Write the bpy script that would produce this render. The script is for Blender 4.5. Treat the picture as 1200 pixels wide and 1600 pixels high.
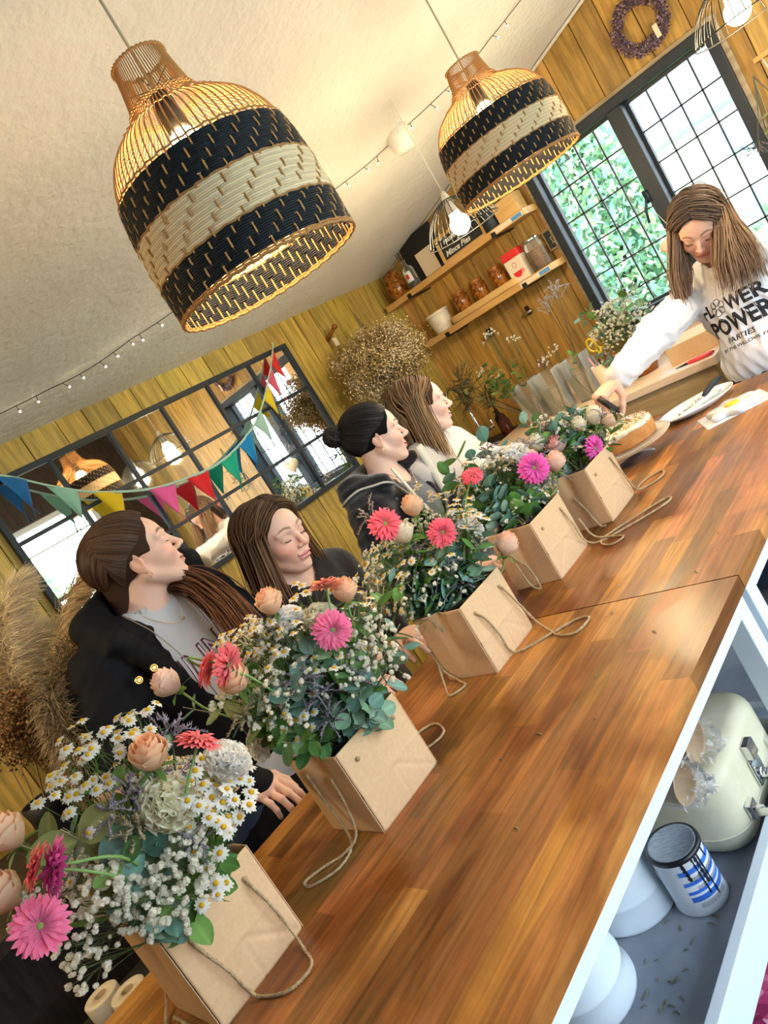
import bpy, math, random
import numpy as np
from mathutils import Vector, Matrix
random.seed(7); RNG = np.random.RandomState(11)
SC = bpy.context.scene
COL = SC.collection
for o in list(bpy.data.objects): bpy.data.objects.remove(o)

# ---------------------------------------------------------------- camera
cam_d = bpy.data.cameras.new('camera'); cam = bpy.data.objects.new('camera', cam_d); COL.objects.link(cam)
RX = ((0.637445049267368, 0.5690841751512714, -0.5194295050889196),
      (-0.2708460601016237, -0.46562401785750074, -0.8425180625492046),
      (-0.721322549829097, 0.6777444028441953, -0.14267551829734018))   # rows: right, down, forward
cam.matrix_world = Matrix(((RX[0][0], -RX[1][0], -RX[2][0], 0.0), (RX[0][1], -RX[1][1], -RX[2][1], 0.0),
                           (RX[0][2], -RX[1][2], -RX[2][2], 1.55), (0, 0, 0, 1)))
cam_d.sensor_fit = 'VERTICAL'; cam_d.sensor_height = 36.0; cam_d.lens = 36.0 * 1156.0 / 1600.0
cam_d.clip_start = 0.02; cam_d.clip_end = 200
SC.camera = cam

# ---------------------------------------------------------------- world, sun, exposure
world = bpy.data.worlds.new('sky'); SC.world = world; world.use_nodes = True
wn = world.node_tree.nodes; wl = world.node_tree.links; wn.clear()
bg = wn.new('ShaderNodeBackground'); wo = wn.new('ShaderNodeOutputWorld')
tc = wn.new('ShaderNodeTexCoord'); sep = wn.new('ShaderNodeSeparateXYZ'); cr = wn.new('ShaderNodeValToRGB')
wl.new(tc.outputs['Generated'], sep.inputs[0]); wl.new(sep.outputs['Z'], cr.inputs[0])
cr.color_ramp.elements[0].position = 0.0; cr.color_ramp.elements[0].color = (0.86, 0.93, 1.0, 1)
cr.color_ramp.elements[1].position = 0.7; cr.color_ramp.elements[1].color = (0.62, 0.80, 1.0, 1)
wl.new(cr.outputs[0], bg.inputs[0]); bg.inputs[1].default_value = 5.5
wl.new(bg.outputs[0], wo.inputs[0])
SC.view_settings.view_transform = 'Standard'; SC.view_settings.look = 'None'
SC.view_settings.exposure = 0.85; SC.view_settings.gamma = 1.0
try: SC.view_settings.use_curve_mapping = False
except Exception: pass

def area(name, loc, size, power, color, rot):
    d = bpy.data.lights.new(name, 'AREA'); d.shape = 'RECTANGLE'; d.size, d.size_y = size
    d.energy = power; d.color = color
    o = bpy.data.objects.new(name, d); COL.objects.link(o); o.location = loc; o.rotation_euler = rot
    return o
def portal(name, loc, size, rot):
    o = area(name, loc, size, 1.0, (1, 1, 1), rot); o.data.cycles.is_portal = True
    return o
PI = math.pi
portal('window_portal', (-1.28, 3.86, 1.63), (1.0, 1.0), (-PI/2, 0, 0))
portal('glazing_portal', (1.12, 1.55, 1.40), (1.55, 3.35), (0, PI/2, 0))

# ---------------------------------------------------------------- materials
MAT = {}
def nmat(name):
    m = bpy.data.materials.new(name); m.use_nodes = True; MAT[name] = m
    nt = m.node_tree; b = nt.nodes['Principled BSDF']
    return m, nt, b
def mat(name, col, rough=0.6, metal=0.0, col2=None, scale=8.0, stretch=(1, 1, 1), bump=0.0, bscale=None, detail=6.0,
        trans=0.0, ior=1.45, emit=None, estr=0.0, alpha=1.0, sub=0.0, coat=0.0, lo=0.35, hi=0.65, sheen=0.0):
    m, nt, b = nmat(name); N = nt.nodes; L = nt.links
    b.inputs['Base Color'].default_value = (*col, 1); b.inputs['Roughness'].default_value = rough
    b.inputs['Metallic'].default_value = metal; b.inputs['IOR'].default_value = ior
    b.inputs['Transmission Weight'].default_value = trans
    b.inputs['Alpha'].default_value = alpha; b.inputs['Coat Weight'].default_value = coat
    if sheen: b.inputs['Sheen Weight'].default_value = sheen
    if sub:
        b.inputs['Subsurface Weight'].default_value = sub; b.inputs['Subsurface Radius'].default_value = (0.01, 0.004, 0.002)
        b.inputs['Subsurface Scale'].default_value = 1.0
    if emit: b.inputs['Emission Color'].default_value = (*emit, 1); b.inputs['Emission Strength'].default_value = estr
    if col2 is not None or bump:
        t = N.new('ShaderNodeTexCoord'); mp = N.new('ShaderNodeMapping'); mp.inputs['Scale'].default_value = stretch
        L.new(t.outputs['Object'], mp.inputs[0])
    if col2 is not None:
        n = N.new('ShaderNodeTexNoise'); n.inputs['Scale'].default_value = scale; n.inputs['Detail'].default_value = detail
        L.new(mp.outputs[0], n.inputs['Vector'])
        r = N.new('ShaderNodeValToRGB'); r.color_ramp.elements[0].position = lo; r.color_ramp.elements[1].position = hi
        r.color_ramp.elements[0].color = (*col, 1); r.color_ramp.elements[1].color = (*col2, 1)
        L.new(n.outputs['Fac'], r.inputs[0]); L.new(r.outputs[0], b.inputs['Base Color'])
    if bump:
        n2 = N.new('ShaderNodeTexNoise'); n2.inputs['Scale'].default_value = bscale or scale; n2.inputs['Detail'].default_value = detail
        L.new(mp.outputs[0], n2.inputs['Vector'])
        bp = N.new('ShaderNodeBump'); bp.inputs['Strength'].default_value = min(1.0, bump); bp.inputs['Distance'].default_value = 0.004 * max(1, bump)
        L.new(n2.outputs['Fac'], bp.inputs['Height']); L.new(bp.outputs[0], b.inputs['Normal'])
    return m
def attr_mat(name, rough=0.6, sub=0.0, trl=0.0, bump=0.0, bscale=80, stretch=(1, 1, 1), spec=0.5, grain=0.0, gscale=30, sheen=0.0):
    """colour comes from the mesh's own 'Col' attribute (the thing's own colours)"""
    m, nt, b = nmat(name); N = nt.nodes; L = nt.links
    a = N.new('ShaderNodeAttribute'); a.attribute_name = 'Col'
    src = a.outputs['Color']
    b.inputs['Roughness'].default_value = rough; b.inputs['Specular IOR Level'].default_value = spec
    if sheen: b.inputs['Sheen Weight'].default_value = sheen
    t = N.new('ShaderNodeTexCoord'); mp = N.new('ShaderNodeMapping'); mp.inputs['Scale'].default_value = stretch
    L.new(t.outputs['Object'], mp.inputs[0])
    if grain:
        n = N.new('ShaderNodeTexNoise'); n.inputs['Scale'].default_value = gscale; n.inputs['Detail'].default_value = 8; n.inputs['Distortion'].default_value = 0.6
        L.new(mp.outputs[0], n.inputs['Vector'])
        r = N.new('ShaderNodeMapRange'); r.inputs[1].default_value = 0.3; r.inputs[2].default_value = 0.7
        r.inputs[3].default_value = 1 - grain; r.inputs[4].default_value = 1 + grain * 0.6
        L.new(n.outputs['Fac'], r.inputs[0])
        v = N.new('ShaderNodeVectorMath'); v.operation = 'SCALE'; L.new(src, v.inputs[0]); L.new(r.outputs[0], v.inputs['Scale'])
        src = v.outputs[0]
    L.new(src, b.inputs['Base Color'])
    if sub:
        b.inputs['Subsurface Weight'].default_value = sub; b.inputs['Subsurface Radius'].default_value = (0.012, 0.004, 0.002); b.inputs['Subsurface Scale'].default_value = 1.0
    if bump:
        n2 = N.new('ShaderNodeTexNoise'); n2.inputs['Scale'].default_value = bscale; n2.inputs['Detail'].default_value = 5
        L.new(mp.outputs[0], n2.inputs['Vector'])
        bp = N.new('ShaderNodeBump'); bp.inputs['Strength'].default_value = bump; bp.inputs['Distance'].default_value = 0.002
        L.new(n2.outputs['Fac'], bp.inputs['Height']); L.new(bp.outputs[0], b.inputs['Normal'])
    if trl:
        tr = N.new('ShaderNodeBsdfTranslucent'); mx = N.new('ShaderNodeMixShader'); mx.inputs[0].default_value = trl
        L.new(src, tr.inputs[0]); out = N['Material Output']
        L.new(b.outputs[0], mx.inputs[1]); L.new(tr.outputs[0], mx.inputs[2]); L.new(mx.outputs[0], out.inputs[0])
    return m

# ---------------------------------------------------------------- mesh building
def V3(*a): return np.array(a, float)
def unit(v):
    v = np.asarray(v, float); return v / (np.linalg.norm(v) + 1e-12)
def frame(z, up=(0, 0, 1), roll=0.0):
    """3x3 with columns x, y, z ; z along the given direction"""
    z = unit(z); up = np.asarray(up, float)
    if abs(np.dot(z, unit(up))) > 0.97: up = np.array((1.0, 0.2, 0))
    x = unit(np.cross(up, z)); y = np.cross(z, x)
    if roll:
        c, s = math.cos(roll), math.sin(roll); x, y = c * x + s * y, -s * x + c * y
    return np.stack([x, y, z], 1)
def rotz(a):
    c, s = math.cos(a), math.sin(a); return np.array(((c, -s, 0), (s, c, 0), (0, 0, 1.0)))
def rotx(a):
    c, s = math.cos(a), math.sin(a); return np.array(((1, 0, 0), (0, c, -s), (0, s, c)))
def roty(a):
    c, s = math.cos(a), math.sin(a); return np.array(((c, 0, s), (0, 1, 0), (-s, 0, c)))

class MB:
    def __init__(s): s.v = []; s.f = []; s.m = []; s.c = []; s.n = 0
    def add(s, v, f, mat=0, col=None):
        v = np.asarray(v, float).reshape(-1, 3); f = np.asarray(f, int)
        s.v.append(v); s.f.append(f + s.n); s.m.append(np.full(len(f), mat, int))
        c = np.ones((len(v), 3)) if col is None else np.broadcast_to(np.asarray(col, float), (len(v), 3))
        s.c.append(c); s.n += len(v)
        return s
    def merge(s, o, R=None, T=None, S=1.0):
        for v, m in ((np.concatenate(o.v), 0),):
            v = v * S
            if R is not None: v = v @ np.asarray(R).T
            if T is not None: v = v + np.asarray(T)
        base = s.n; s.v.append(v); s.c.append(np.concatenate(o.c))
        for f, mm in zip(o.f, o.m): s.f.append(f + base); s.m.append(mm)
        s.n += len(v)
        return s
    def box(s, lo, hi, mat=0, col=None, R=None, T=None):
        x0, y0, z0 = lo; x1, y1, z1 = hi
        v = np.array([(x0, y0, z0), (x1, y0, z0), (x1, y1, z0), (x0, y1, z0), (x0, y0, z1), (x1, y0, z1), (x1, y1, z1), (x0, y1, z1)], float)
        if R is not None: v = v @ np.asarray(R).T
        if T is not None: v = v + np.asarray(T)
        return s.add(v, [(0, 3, 2, 1), (4, 5, 6, 7), (0, 1, 5, 4), (1, 2, 6, 5), (2, 3, 7, 6), (3, 0, 4, 7)], mat, col)
    def bar(s, a, b, w, h=None, mat=0, col=None, up=(0, 0, 1)):
        a = np.asarray(a, float); b = np.asarray(b, float); h = h or w
        R = frame(b - a, up); L = np.linalg.norm(b - a)
        return s.box((-w/2, -h/2, 0), (w/2, h/2, L), mat, col, R, a)
    def tube(s, pts, rad, k=6, mat=0, col=None, cap=True, closed=False):
        p = np.asarray(pts, float); n = len(p)
        r = np.broadcast_to(np.asarray(rad, float), (n,))
        if closed: t = np.roll(p, -1, 0) - np.roll(p, 1, 0)
        else: t = np.gradient(p, axis=0)
        t /= (np.linalg.norm(t, axis=1, keepdims=True) + 1e-12)
        u = np.empty_like(p); u[0] = frame(t[0])[:, 0]
        for i in range(1, n):
            w = u[i-1] - t[i] * np.dot(u[i-1], t[i]); u[i] = w / (np.linalg.norm(w) + 1e-12)
        w = np.cross(t, u); a = np.arange(k) * 2 * PI / k
        V = p[:, None] + r[:, None, None] * (np.cos(a)[None, :, None] * u[:, None] + np.sin(a)[None, :, None] * w[:, None])
        i = np.arange(n if closed else n - 1)[:, None]; j = np.arange(k)[None]
        i2 = (i + 1) % n; j2 = (j + 1) % k
        F = np.stack([i*k + j, i*k + j2, i2*k + j2, i2*k + j], -1).reshape(-1, 4)
        c = col
        if col is not None and np.ndim(col) == 2: c = np.repeat(np.asarray(col), k, 0)
        s.add(V, F, mat, c)
        if cap and not closed:
            b = s.n - n*k
            s.f.append(np.array([[b + (k - 1 - q) for q in range(k)]])); s.m.append(np.array([mat]))
            s.f.append(np.array([[b + (n-1)*k + q for q in range(k)]])); s.m.append(np.array([mat]))
        return s
    def lathe(s, prof, k=32, mat=0, col=None, R=None, T=None, closed=False, sx=1.0, sy=1.0):
        pr = np.asarray(prof, float); n = len(pr); a = np.arange(k) * 2 * PI / k
        V = np.stack([pr[:, :1] * np.cos(a) * sx, pr[:, :1] * np.sin(a) * sy, np.repeat(pr[:, 1:2], k, 1)], -1).reshape(-1, 3)
        if R is not None: V = V @ np.asarray(R).T
        if T is not None: V = V + np.asarray(T)
        i = np.arange(n if closed else n-1)[:, None]; j = np.arange(k)[None]; i2 = (i+1) % n
        F = np.stack([i*k + j, i*k + (j+1) % k, i2*k + (j+1) % k, i2*k + j], -1).reshape(-1, 4)
        c = col
        if col is not None and np.ndim(col) == 2: c = np.repeat(np.asarray(col), k, 0)
        return s.add(V, F, mat, c)
    def grid(s, P, mat=0, col=None, close_u=False):
        P = np.asarray(P, float); n, m = P.shape[:2]
        i = np.arange(n if close_u else n-1)[:, None]; j = np.arange(m-1)[None]; i2 = (i+1) % n
        F = np.stack([i*m + j, i2*m + j, i2*m + j + 1, i*m + j + 1], -1).reshape(-1, 4)
        c = None if col is None else (np.asarray(col).reshape(-1, 3) if np.ndim(col) > 1 else col)
        return s.add(P.reshape(-1, 3), F, mat, c)
    def sphere(s, c, r, k=12, n=8, mat=0, col=None, R=None, sc=(1, 1, 1)):
        t = np.linspace(0, PI, n + 1)[1:-1]
        v = [np.array((0, 0, 1.0))]
        a = np.arange(k) * 2 * PI / k
        ring = np.stack([np.sin(t)[:, None] * np.cos(a), np.sin(t)[:, None] * np.sin(a), np.repeat(np.cos(t)[:, None], k, 1)], -1).reshape(-1, 3)
        v = np.concatenate([[(0, 0, 1.0)], ring, [(0, 0, -1.0)]]) * r * np.asarray(sc)
        if R is not None: v = v @ np.asarray(R).T
        v = v + np.asarray(c)
        b = s.n; m = n - 1
        s.v.append(v); s.c.append(np.ones((len(v), 3)) if col is None else np.broadcast_to(np.asarray(col, float), (len(v), 3))); s.n += len(v)
        j = np.arange(k); j2 = (j+1) % k
        s.f.append(b + np.stack([np.zeros(k, int), 1 + j, 1 + j2], 1)); s.m.append(np.full(k, mat))
        if m > 1:
            i = np.arange(m-1)[:, None]
            s.f.append(b + np.stack([1 + i*k + j, 1 + (i+1)*k + j, 1 + (i+1)*k + j2, 1 + i*k + j2], -1).reshape(-1, 4)); s.m.append(np.full((m-1)*k, mat))
        e = len(v) - 1
        s.f.append(b + np.stack([np.full(k, e), 1 + (m-1)*k + j2, 1 + (m-1)*k + j], 1)); s.m.append(np.full(k, mat))
        return s

def mesh_from(name, mb, mats, smooth=True):
    me = bpy.data.meshes.new(name)
    v = np.concatenate(mb.v).astype(np.float32)
    idx = np.concatenate([f.ravel() for f in mb.f]).astype(np.int32)
    cnt = np.concatenate([np.full(len(f), f.shape[1]) for f in mb.f]).astype(np.int32)
    me.vertices.add(len(v)); me.vertices.foreach_set('co', v.ravel())
    me.loops.add(len(idx)); me.loops.foreach_set('vertex_index', idx)
    me.polygons.add(len(cnt)); st = np.concatenate([[0], np.cumsum(cnt)[:-1]]).astype(np.int32)
    me.polygons.foreach_set('loop_start', st)
    try: me.polygons.foreach_set('loop_total', cnt)
    except Exception: pass
    me.polygons.foreach_set('material_index', np.concatenate(mb.m).astype(np.int32))
    me.polygons.foreach_set('use_smooth', np.full(len(cnt), bool(smooth)))
    for m in mats: me.materials.append(MAT[m] if isinstance(m, str) else m)
    ca = me.color_attributes.new('Col', 'FLOAT_COLOR', 'POINT')
    c = np.concatenate([np.concatenate(mb.c), np.ones((len(v), 1))], 1).astype(np.float32)
    ca.data.foreach_set('color', c.ravel())
    me.update(calc_edges=True); me.validate()
    return me
def obj(name, mb, mats, parent=None, smooth=True, loc=None, bevel=0.0, solid=0.0, sub=0):
    if isinstance(mats, str): mats = [mats]
    me = mb if isinstance(mb, bpy.types.Mesh) else mesh_from(name, mb, mats, smooth)
    o = bpy.data.objects.new(name, me); COL.objects.link(o)
    if parent is not None: o.parent = parent
    if loc is not None: o.location = loc
    if solid:
        m = o.modifiers.new('solid', 'SOLIDIFY'); m.thickness = solid; m.offset = 0
    if bevel:
        m = o.modifiers.new('bevel', 'BEVEL'); m.width = bevel; m.segments = 2; m.limit_method = 'ANGLE'; m.angle_limit = math.radians(40)
    if sub:
        m = o.modifiers.new('sub', 'SUBSURF'); m.levels = sub; m.render_levels = sub
    return o
def tag(o, label, cat, group=None, kind=None):
    o['label'] = label; o['category'] = cat
    if group: o['group'] = group
    if kind: o['kind'] = kind
    return o
def thing(name, label, cat, loc=(0, 0, 0), group=None, rz=0.0):
    o = bpy.data.objects.new(name, None); COL.objects.link(o); o.location = loc; o.rotation_euler = (0, 0, rz)
    o.empty_display_size = 0.05
    return tag(o, label, cat, group)
def struct(o):
    o['kind'] = 'structure'; return o
def copy_tree(o, parent=None):
    c = o.copy(); COL.objects.link(c); c.parent = parent
    for ch in list(o.children): copy_tree(ch, c)
    return c
def smoothpath(pts, n=40):
    """Catmull-Rom through pts"""
    p = np.asarray(pts, float)
    if len(p) < 3: return np.array([p[0] + (p[-1] - p[0]) * t for t in np.linspace(0, 1, n)])
    q = np.concatenate([[2*p[0] - p[1]], p, [2*p[-1] - p[-2]]])
    out = []
    m = len(p) - 1
    for t in np.linspace(0, m - 1e-9, n):
        i = int(t); f = t - i; a, b, c, d = q[i], q[i+1], q[i+2], q[i+3]
        out.append(0.5 * ((2*b) + (-a + c)*f + (2*a - 5*b + 4*c - d)*f*f + (-a + 3*b - 3*c + d)*f**3))
    return np.array(out)
# ================================================================ ROOM
XA, YB, XR, YF = -2.884, 3.75, 1.05, -2.3      # left wall, far wall, right wall, near wall planes
def ceil_z(x): return 2.12 + 0.245 * (x - XA)
attr_mat('plank_left', 0.55, grain=0.42, gscale=5, stretch=(9, 9, 0.9), bump=0.25, bscale=20)
attr_mat('plank_far', 0.5, grain=0.45, gscale=5, stretch=(9, 9, 0.8), bump=0.25, bscale=20)
attr_mat('board', 0.5, grain=0.3, gscale=6, stretch=(1, 8, 8), bump=0.15, bscale=20)
mat('plaster', (0.74, 0.72, 0.69), 0.9, col2=(0.82, 0.80, 0.77), scale=3, bump=2.2, bscale=34, detail=4)
mat('black_frame', (0.012, 0.02, 0.032), 0.5)
mat('lead', (0.03, 0.033, 0.04), 0.5)
mat('glass', (1, 1, 1), 0.0, trans=1.0, ior=1.01)
mat('mirror', (0.93, 0.95, 0.96), 0.02, metal=1.0)
mat('dark_board', (0.022, 0.016, 0.014), 0.7, col2=(0.05, 0.035, 0.028), scale=9, stretch=(1, 6, 1))
mat('concrete', (0.11, 0.10, 0.095), 0.85, col2=(0.17, 0.16, 0.15), scale=5)
mat('pale_bounce_paving', (.66, .64, .60), 0.9, col2=(.56, .54, .50), scale=2)
mat('white_paint', (0.66, 0.76, 0.84), 0.4)
mat('skirt', (0.45, 0.36, 0.24), 0.6, col2=(0.3, 0.22, 0.13), scale=6, stretch=(1, 1, 8))

def plank_wall(name, holes, horiz0, horiz1, ztop, place, material, base, var, width, seed, z0=0.0):
    """vertical boards from h0 to h1; place(h, z, d) gives a world point, d = depth towards the room"""
    r = random.Random(seed); mb = MB(); h = horiz0
    while h < horiz1 - 1e-6:
        w = width * r.uniform(0.82, 1.18); h2 = min(horiz1, h + w)
        k = r.uniform(-1, 1); c = np.array(base) * (1 + var * k) * np.array((1 + r.uniform(-.06, .06), 1, 1 + r.uniform(-.15, .15)))
        g = 0.0022
        zz = [z0, min(ztop(h), ztop(h2))]
        spans = [(zz[0], None)]
        segs = []
        hit = [q for q in holes if q[0] < h2 and q[1] > h]
        # split board horizontally where a hole edge cuts it
        cuts = sorted({h, h2} | {e for q in hit for e in q[:2] if h < e < h2})
        for c0, c1 in zip(cuts[:-1], cuts[1:]):
            hh = [q for q in hit if q[0] <= c0 + 1e-6 and q[1] >= c1 - 1e-6]
            a = z0; parts = []
            for q in sorted(hh, key=lambda q: q[2]): parts.append((a, q[2])); a = q[3]
            parts.append((a, None))
            for (za, zb) in parts:
                l = c0 + (g if c0 == h else 0); rr = c1 - (g if c1 == h2 else 0)
                zl, zr = (ztop(l), ztop(rr)) if zb is None else (zb, zb)
                v = []
                for d in (0.0, 0.018):
                    v += [place(l, za, d), place(rr, za, d), place(rr, zr, d), place(l, zl, d)]
                mb.add(v, [(4, 5, 6, 7), (0, 1, 5, 4), (1, 2, 6, 5), (2, 3, 7, 6), (3, 0, 4, 7)], 0, c)
        h = h2
    # backing board
    cuts = sorted({horiz0, horiz1} | {e for q in holes for e in q[:2]})
    for c0, c1 in zip(cuts[:-1], cuts[1:]):
        hh = [q for q in holes if q[0] <= c0 + 1e-6 and q[1] >= c1 - 1e-6]; a = z0; parts = []
        for q in sorted(hh, key=lambda q: q[2]): parts.append((a, q[2])); a = q[3]
        parts.append((a, None))
        for za, zb in parts:
            zl, zr = (ztop(c0), ztop(c1)) if zb is None else (zb, zb)
            v = []
            for d in (-0.06, 0.001): v += [place(c0, za, d), place(c1, za, d), place(c1, zr, d), place(c0, zl, d)]
            mb.add(v, [(4, 5, 6, 7), (0, 3, 2, 1), (0, 1, 5, 4), (1, 2, 6, 5), (2, 3, 7, 6), (3, 0, 4, 7)], 1, np.array(base) * 0.3)
    return struct(obj(name, mb, [material, 'dark_board'], smooth=False))
plank_wall('wall_left', [], YF, YB+.06, lambda h: 2.12, lambda h, z, d: (XA - 0.0 + d - 0.018, h, z), 'plank_left', (0.56, 0.39, 0.085), 0.30, 0.135, 3)
WX0, WX1, WZ0, WZ1 = -1.785, -0.785, 1.16, 2.115
plank_wall('wall_far', [(WX0, WX1, WZ0, WZ1)], XA-.06, XR, ceil_z, lambda h, z, d: (h, YB + 0.018 - d, z), 'plank_far', (0.50, 0.285, 0.068), 0.28, 0.15, 5)
# right wall: dark boards with a long glazed opening
GY0, GY1, GZ0, GZ1 = -0.10, 3.2, 0.62, 2.15
mb = MB()
zt = ceil_z(XR)
for lo, hi in (((XR, YF, 0), (XR+.06, YB, GZ0)), ((XR, YF, GZ1), (XR+.06, YB, zt)), ((XR, YF, GZ0), (XR+.06, GY0, GZ1)), ((XR, GY1, GZ0), (XR+.06, YB, GZ1))):
    mb.box(lo, hi)
struct(obj('wall_right', mb, 'dark_board', smooth=False))
mb = MB(); c0 = (0.001, 0)
z1, z2 = ceil_z(XA), ceil_z(XR)
mb.add([(XA, YF-.06, 0), (XR, YF-.06, 0), (XR, YF-.06, z2), (XA, YF-.06, z1), (XA, YF, 0), (XR, YF, 0), (XR, YF, z2), (XA, YF, z1)],
       [(0, 1, 2, 3), (4, 7, 6, 5), (0, 4, 5, 1), (3, 2, 6, 7), (0, 3, 7, 4), (1, 5, 6, 2)])
struct(obj('wall_near', mb, 'dark_board', smooth=False))
mb = MB().box((XA-.1, YF-.1, -0.06), (XR+.1, YB+.1, 0))
struct(obj('floor', mb, 'concrete', smooth=False))
mb = MB()
a, b = XA - 0.08, XR + 0.08
mb.add([(a, YF-.1, ceil_z(a)), (b, YF-.1, ceil_z(b)), (b, YB+.08, ceil_z(b)), (a, YB+.08, ceil_z(a)),
        (a, YF-.1, ceil_z(a)+.08), (b, YF-.1, ceil_z(b)+.08), (b, YB+.08, ceil_z(b)+.08), (a, YB+.08, ceil_z(a)+.08)],
       [(0, 3, 2, 1), (4, 5, 6, 7), (0, 1, 5, 4), (1, 2, 6, 5), (2, 3, 7, 6), (3, 0, 4, 7)])
struct(obj('ceiling', mb, 'plaster', smooth=False))
# thin plaster bead where the ceiling meets the far wall
mb = MB(); mb.tube([(XA+.02, YB-.012, ceil_z(XA)-.012), (XR-.02, YB-.012, ceil_z(XR)-.012)], 0.008, 6)
struct(obj('trim_1', mb, 'plaster'))

# window in the far wall -----------------------------------------------------
def win_frame(mb, x0, x1, z0, z1, y0, y1, w):
    for lo, hi in (((x0, y0, z0), (x0+w, y1, z1)), ((x1-w, y0, z0), (x1, y1, z1)), ((x0+w, y0, z1-w), (x1-w, y1, z1)), ((x0+w, y0, z0), (x1-w, y1, z0+w))):
        mb.box(lo, hi)
mb = MB(); win_frame(mb, WX0, WX1, WZ0, WZ1, 3.70, 3.83, 0.045)
mb.box((-1.30, 3.70, WZ0+.045), (-1.226, 3.83, WZ1-.045))
w1 = struct(obj('window_1', mb, 'black_frame', smooth=False, bevel=0.004))
for x0, x1 in ((-1.74, -1.30), (-1.226, -0.83)):
    mb = MB(); win_frame(mb, x0, x1, WZ0+.045, WZ1-.045, 3.765, 3.79, 0.014)
    for i in range(1, 4):
        x = x0 + (x1-x0)*i/4; mb.box((x-.0035, 3.776, WZ0+.05), (x+.0035, 3.786, WZ1-.05))
    for i in range(1, 6):
        z = WZ1-.05 - 0.1515*i
        if z > WZ0+.07: mb.box((x0+.01, 3.776, z-.0035), (x1-.01, 3.786, z+.0035))
    obj('leaded_casement', mb, 'lead', w1, smooth=False)
    obj('pane', MB().box((x0+.005, 3.779, WZ0+.05), (x1-.005, 3.783, WZ1-.05)), 'glass', w1, smooth=False)
h = MB(); h.tube([(-1.30, 3.695, 1.66), (-1.30, 3.675, 1.655), (-1.325, 3.672, 1.60), (-1.335, 3.672, 1.55)], 0.006, 8)
h.box((-1.312, 3.69, 1.63), (-1.288, 3.70, 1.69)); obj('window_handle', h, 'black_frame', w1)
mb = MB().box((WX0-.03, 3.66, WZ0-.03), (WX1+.03, 3.80, WZ0)); struct(obj('trim_2', mb, 'black_frame', smooth=False, bevel=0.004))
mb = MB()
for lo, hi in (((WX0-.022, 3.722, WZ0), (WX0, 3.735, WZ1+.02)), ((WX1, 3.722, WZ0), (WX1+.022, 3.735, WZ1+.02)), ((WX0, 3.722, WZ1), (WX1, 3.735, WZ1+.02))): mb.box(lo, hi)
struct(obj('trim_3', mb, 'skirt', smooth=False))

# glazing in the right wall -----------------------------------------------------
mb = MB()
n = 4
mb.box((XR-.02, GY0, GZ0), (XR+.07, GY1, GZ0+.05)); mb.box((XR-.02, GY0, GZ1-.05), (XR+.07, GY1, GZ1))
for i in range(n+1):
    y = GY0 + (GY1-GY0-.05)*i/n; mb.box((XR-.02, y, GZ0+.05), (XR+.07, y+.05, GZ1-.05))
mb.box((XR-.0, GY0, 1.88), (XR+.05, GY1, 1.905))
struct(obj('window_2', mb, 'white_paint', smooth=False))
# outdoors -----------------------------------------------------
attr_mat('outdoor_leaf', 0.7, trl=0.35)
mat('grass', (0.10, 0.2, 0.05), 0.9, col2=(0.2, 0.3, 0.09), scale=3)
mat('render_wall', (0.62, 0.62, 0.6), 0.9); mat('slate', (0.30, 0.33, 0.38), 0.8); mat('blue_pane', (0.22, 0.42, 0.6), 0.2)
mat('bark', (0.10, 0.07, 0.05), 0.9)
g = MB().box((-14, -14, -0.35), (14, 22, -0.25)); struct(obj('ground', g, 'grass', smooth=False))
for i, (lo, hi) in enumerate((((XR+.1, -4, -.25), (4.6, 6, -.06)), ((-4, -6, -.25), (XR+.1, YF-.1, -.06)))): struct(obj('bounce_paving', MB().box(lo, hi), 'pale_bounce_paving', smooth=False))  # pale slabs added outdoors to bounce daylight up to the ceiling
def leaf_cloud(mb, c, rad, n, size, cols, seed):
    r = np.random.RandomState(seed)
    d = r.normal(size=(n, 3)); d /= np.linalg.norm(d, axis=1, keepdims=True)
    p = np.asarray(c) + d * (0.55 + 0.45*r.rand(n, 1)) * np.asarray(rad)
    a = r.normal(size=(n, 3)); a /= np.linalg.norm(a, axis=1, keepdims=True)
    b = np.cross(a, r.normal(size=(n, 3))); b /= np.linalg.norm(b, axis=1, keepdims=True)
    s = size * (0.6 + 0.8*r.rand(n, 1))
    v = np.stack([p - a*s, p + b*s*0.55, p + a*s, p - b*s*0.55], 1).reshape(-1, 3)
    f = np.arange(4*n).reshape(n, 4)
    cc = np.asarray(cols)[r.randint(0, len(cols), n)] * (0.7 + 0.6*r.rand(n, 1))
    mb.add(v, f, 0, np.repeat(cc, 4, 0))
GREENS = [(0.34, 0.56, 0.34), (0.44, 0.66, 0.34), (0.34, 0.58, 0.46), (0.66, 0.74, 0.42), (0.42, 0.66, 0.56), (.6, .68, .6)]
def shrub(name, c, rad, n, seed, label, size=0.07, cols=GREENS, trunk=True):
    t = thing(name, label, 'shrub' if 'tree' not in name else 'tree', (c[0], c[1], -0.25))
    m = MB(); leaf_cloud(m, (0, 0, c[2]+.25), rad, n, size, cols, seed); obj('foliage', m, 'outdoor_leaf', t, smooth=False)
    if trunk:
        m = MB()
        for k in range(5):
            aa = k*1.3; m.tube(smoothpath([(0.05*math.cos(aa), 0.05*math.sin(aa), 0), (0.15*math.cos(aa), .1*math.sin(aa), c[2]*.5), (rad[0]*.6*math.cos(aa), rad[1]*.6*math.sin(aa), c[2]+.25+rad[2]*.5)], 8), [0.04*(1-.1*q) for q in range(8)], 5)
        obj('trunk', m, 'bark', t)
    return t
shrub('ivy_hedge', (-2.72, 6.3, 1.6), (.68, .40, 1.7), 15000, 1, 'tall leafy green hedge outside behind the left leaded window panel', size=.042)
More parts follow.
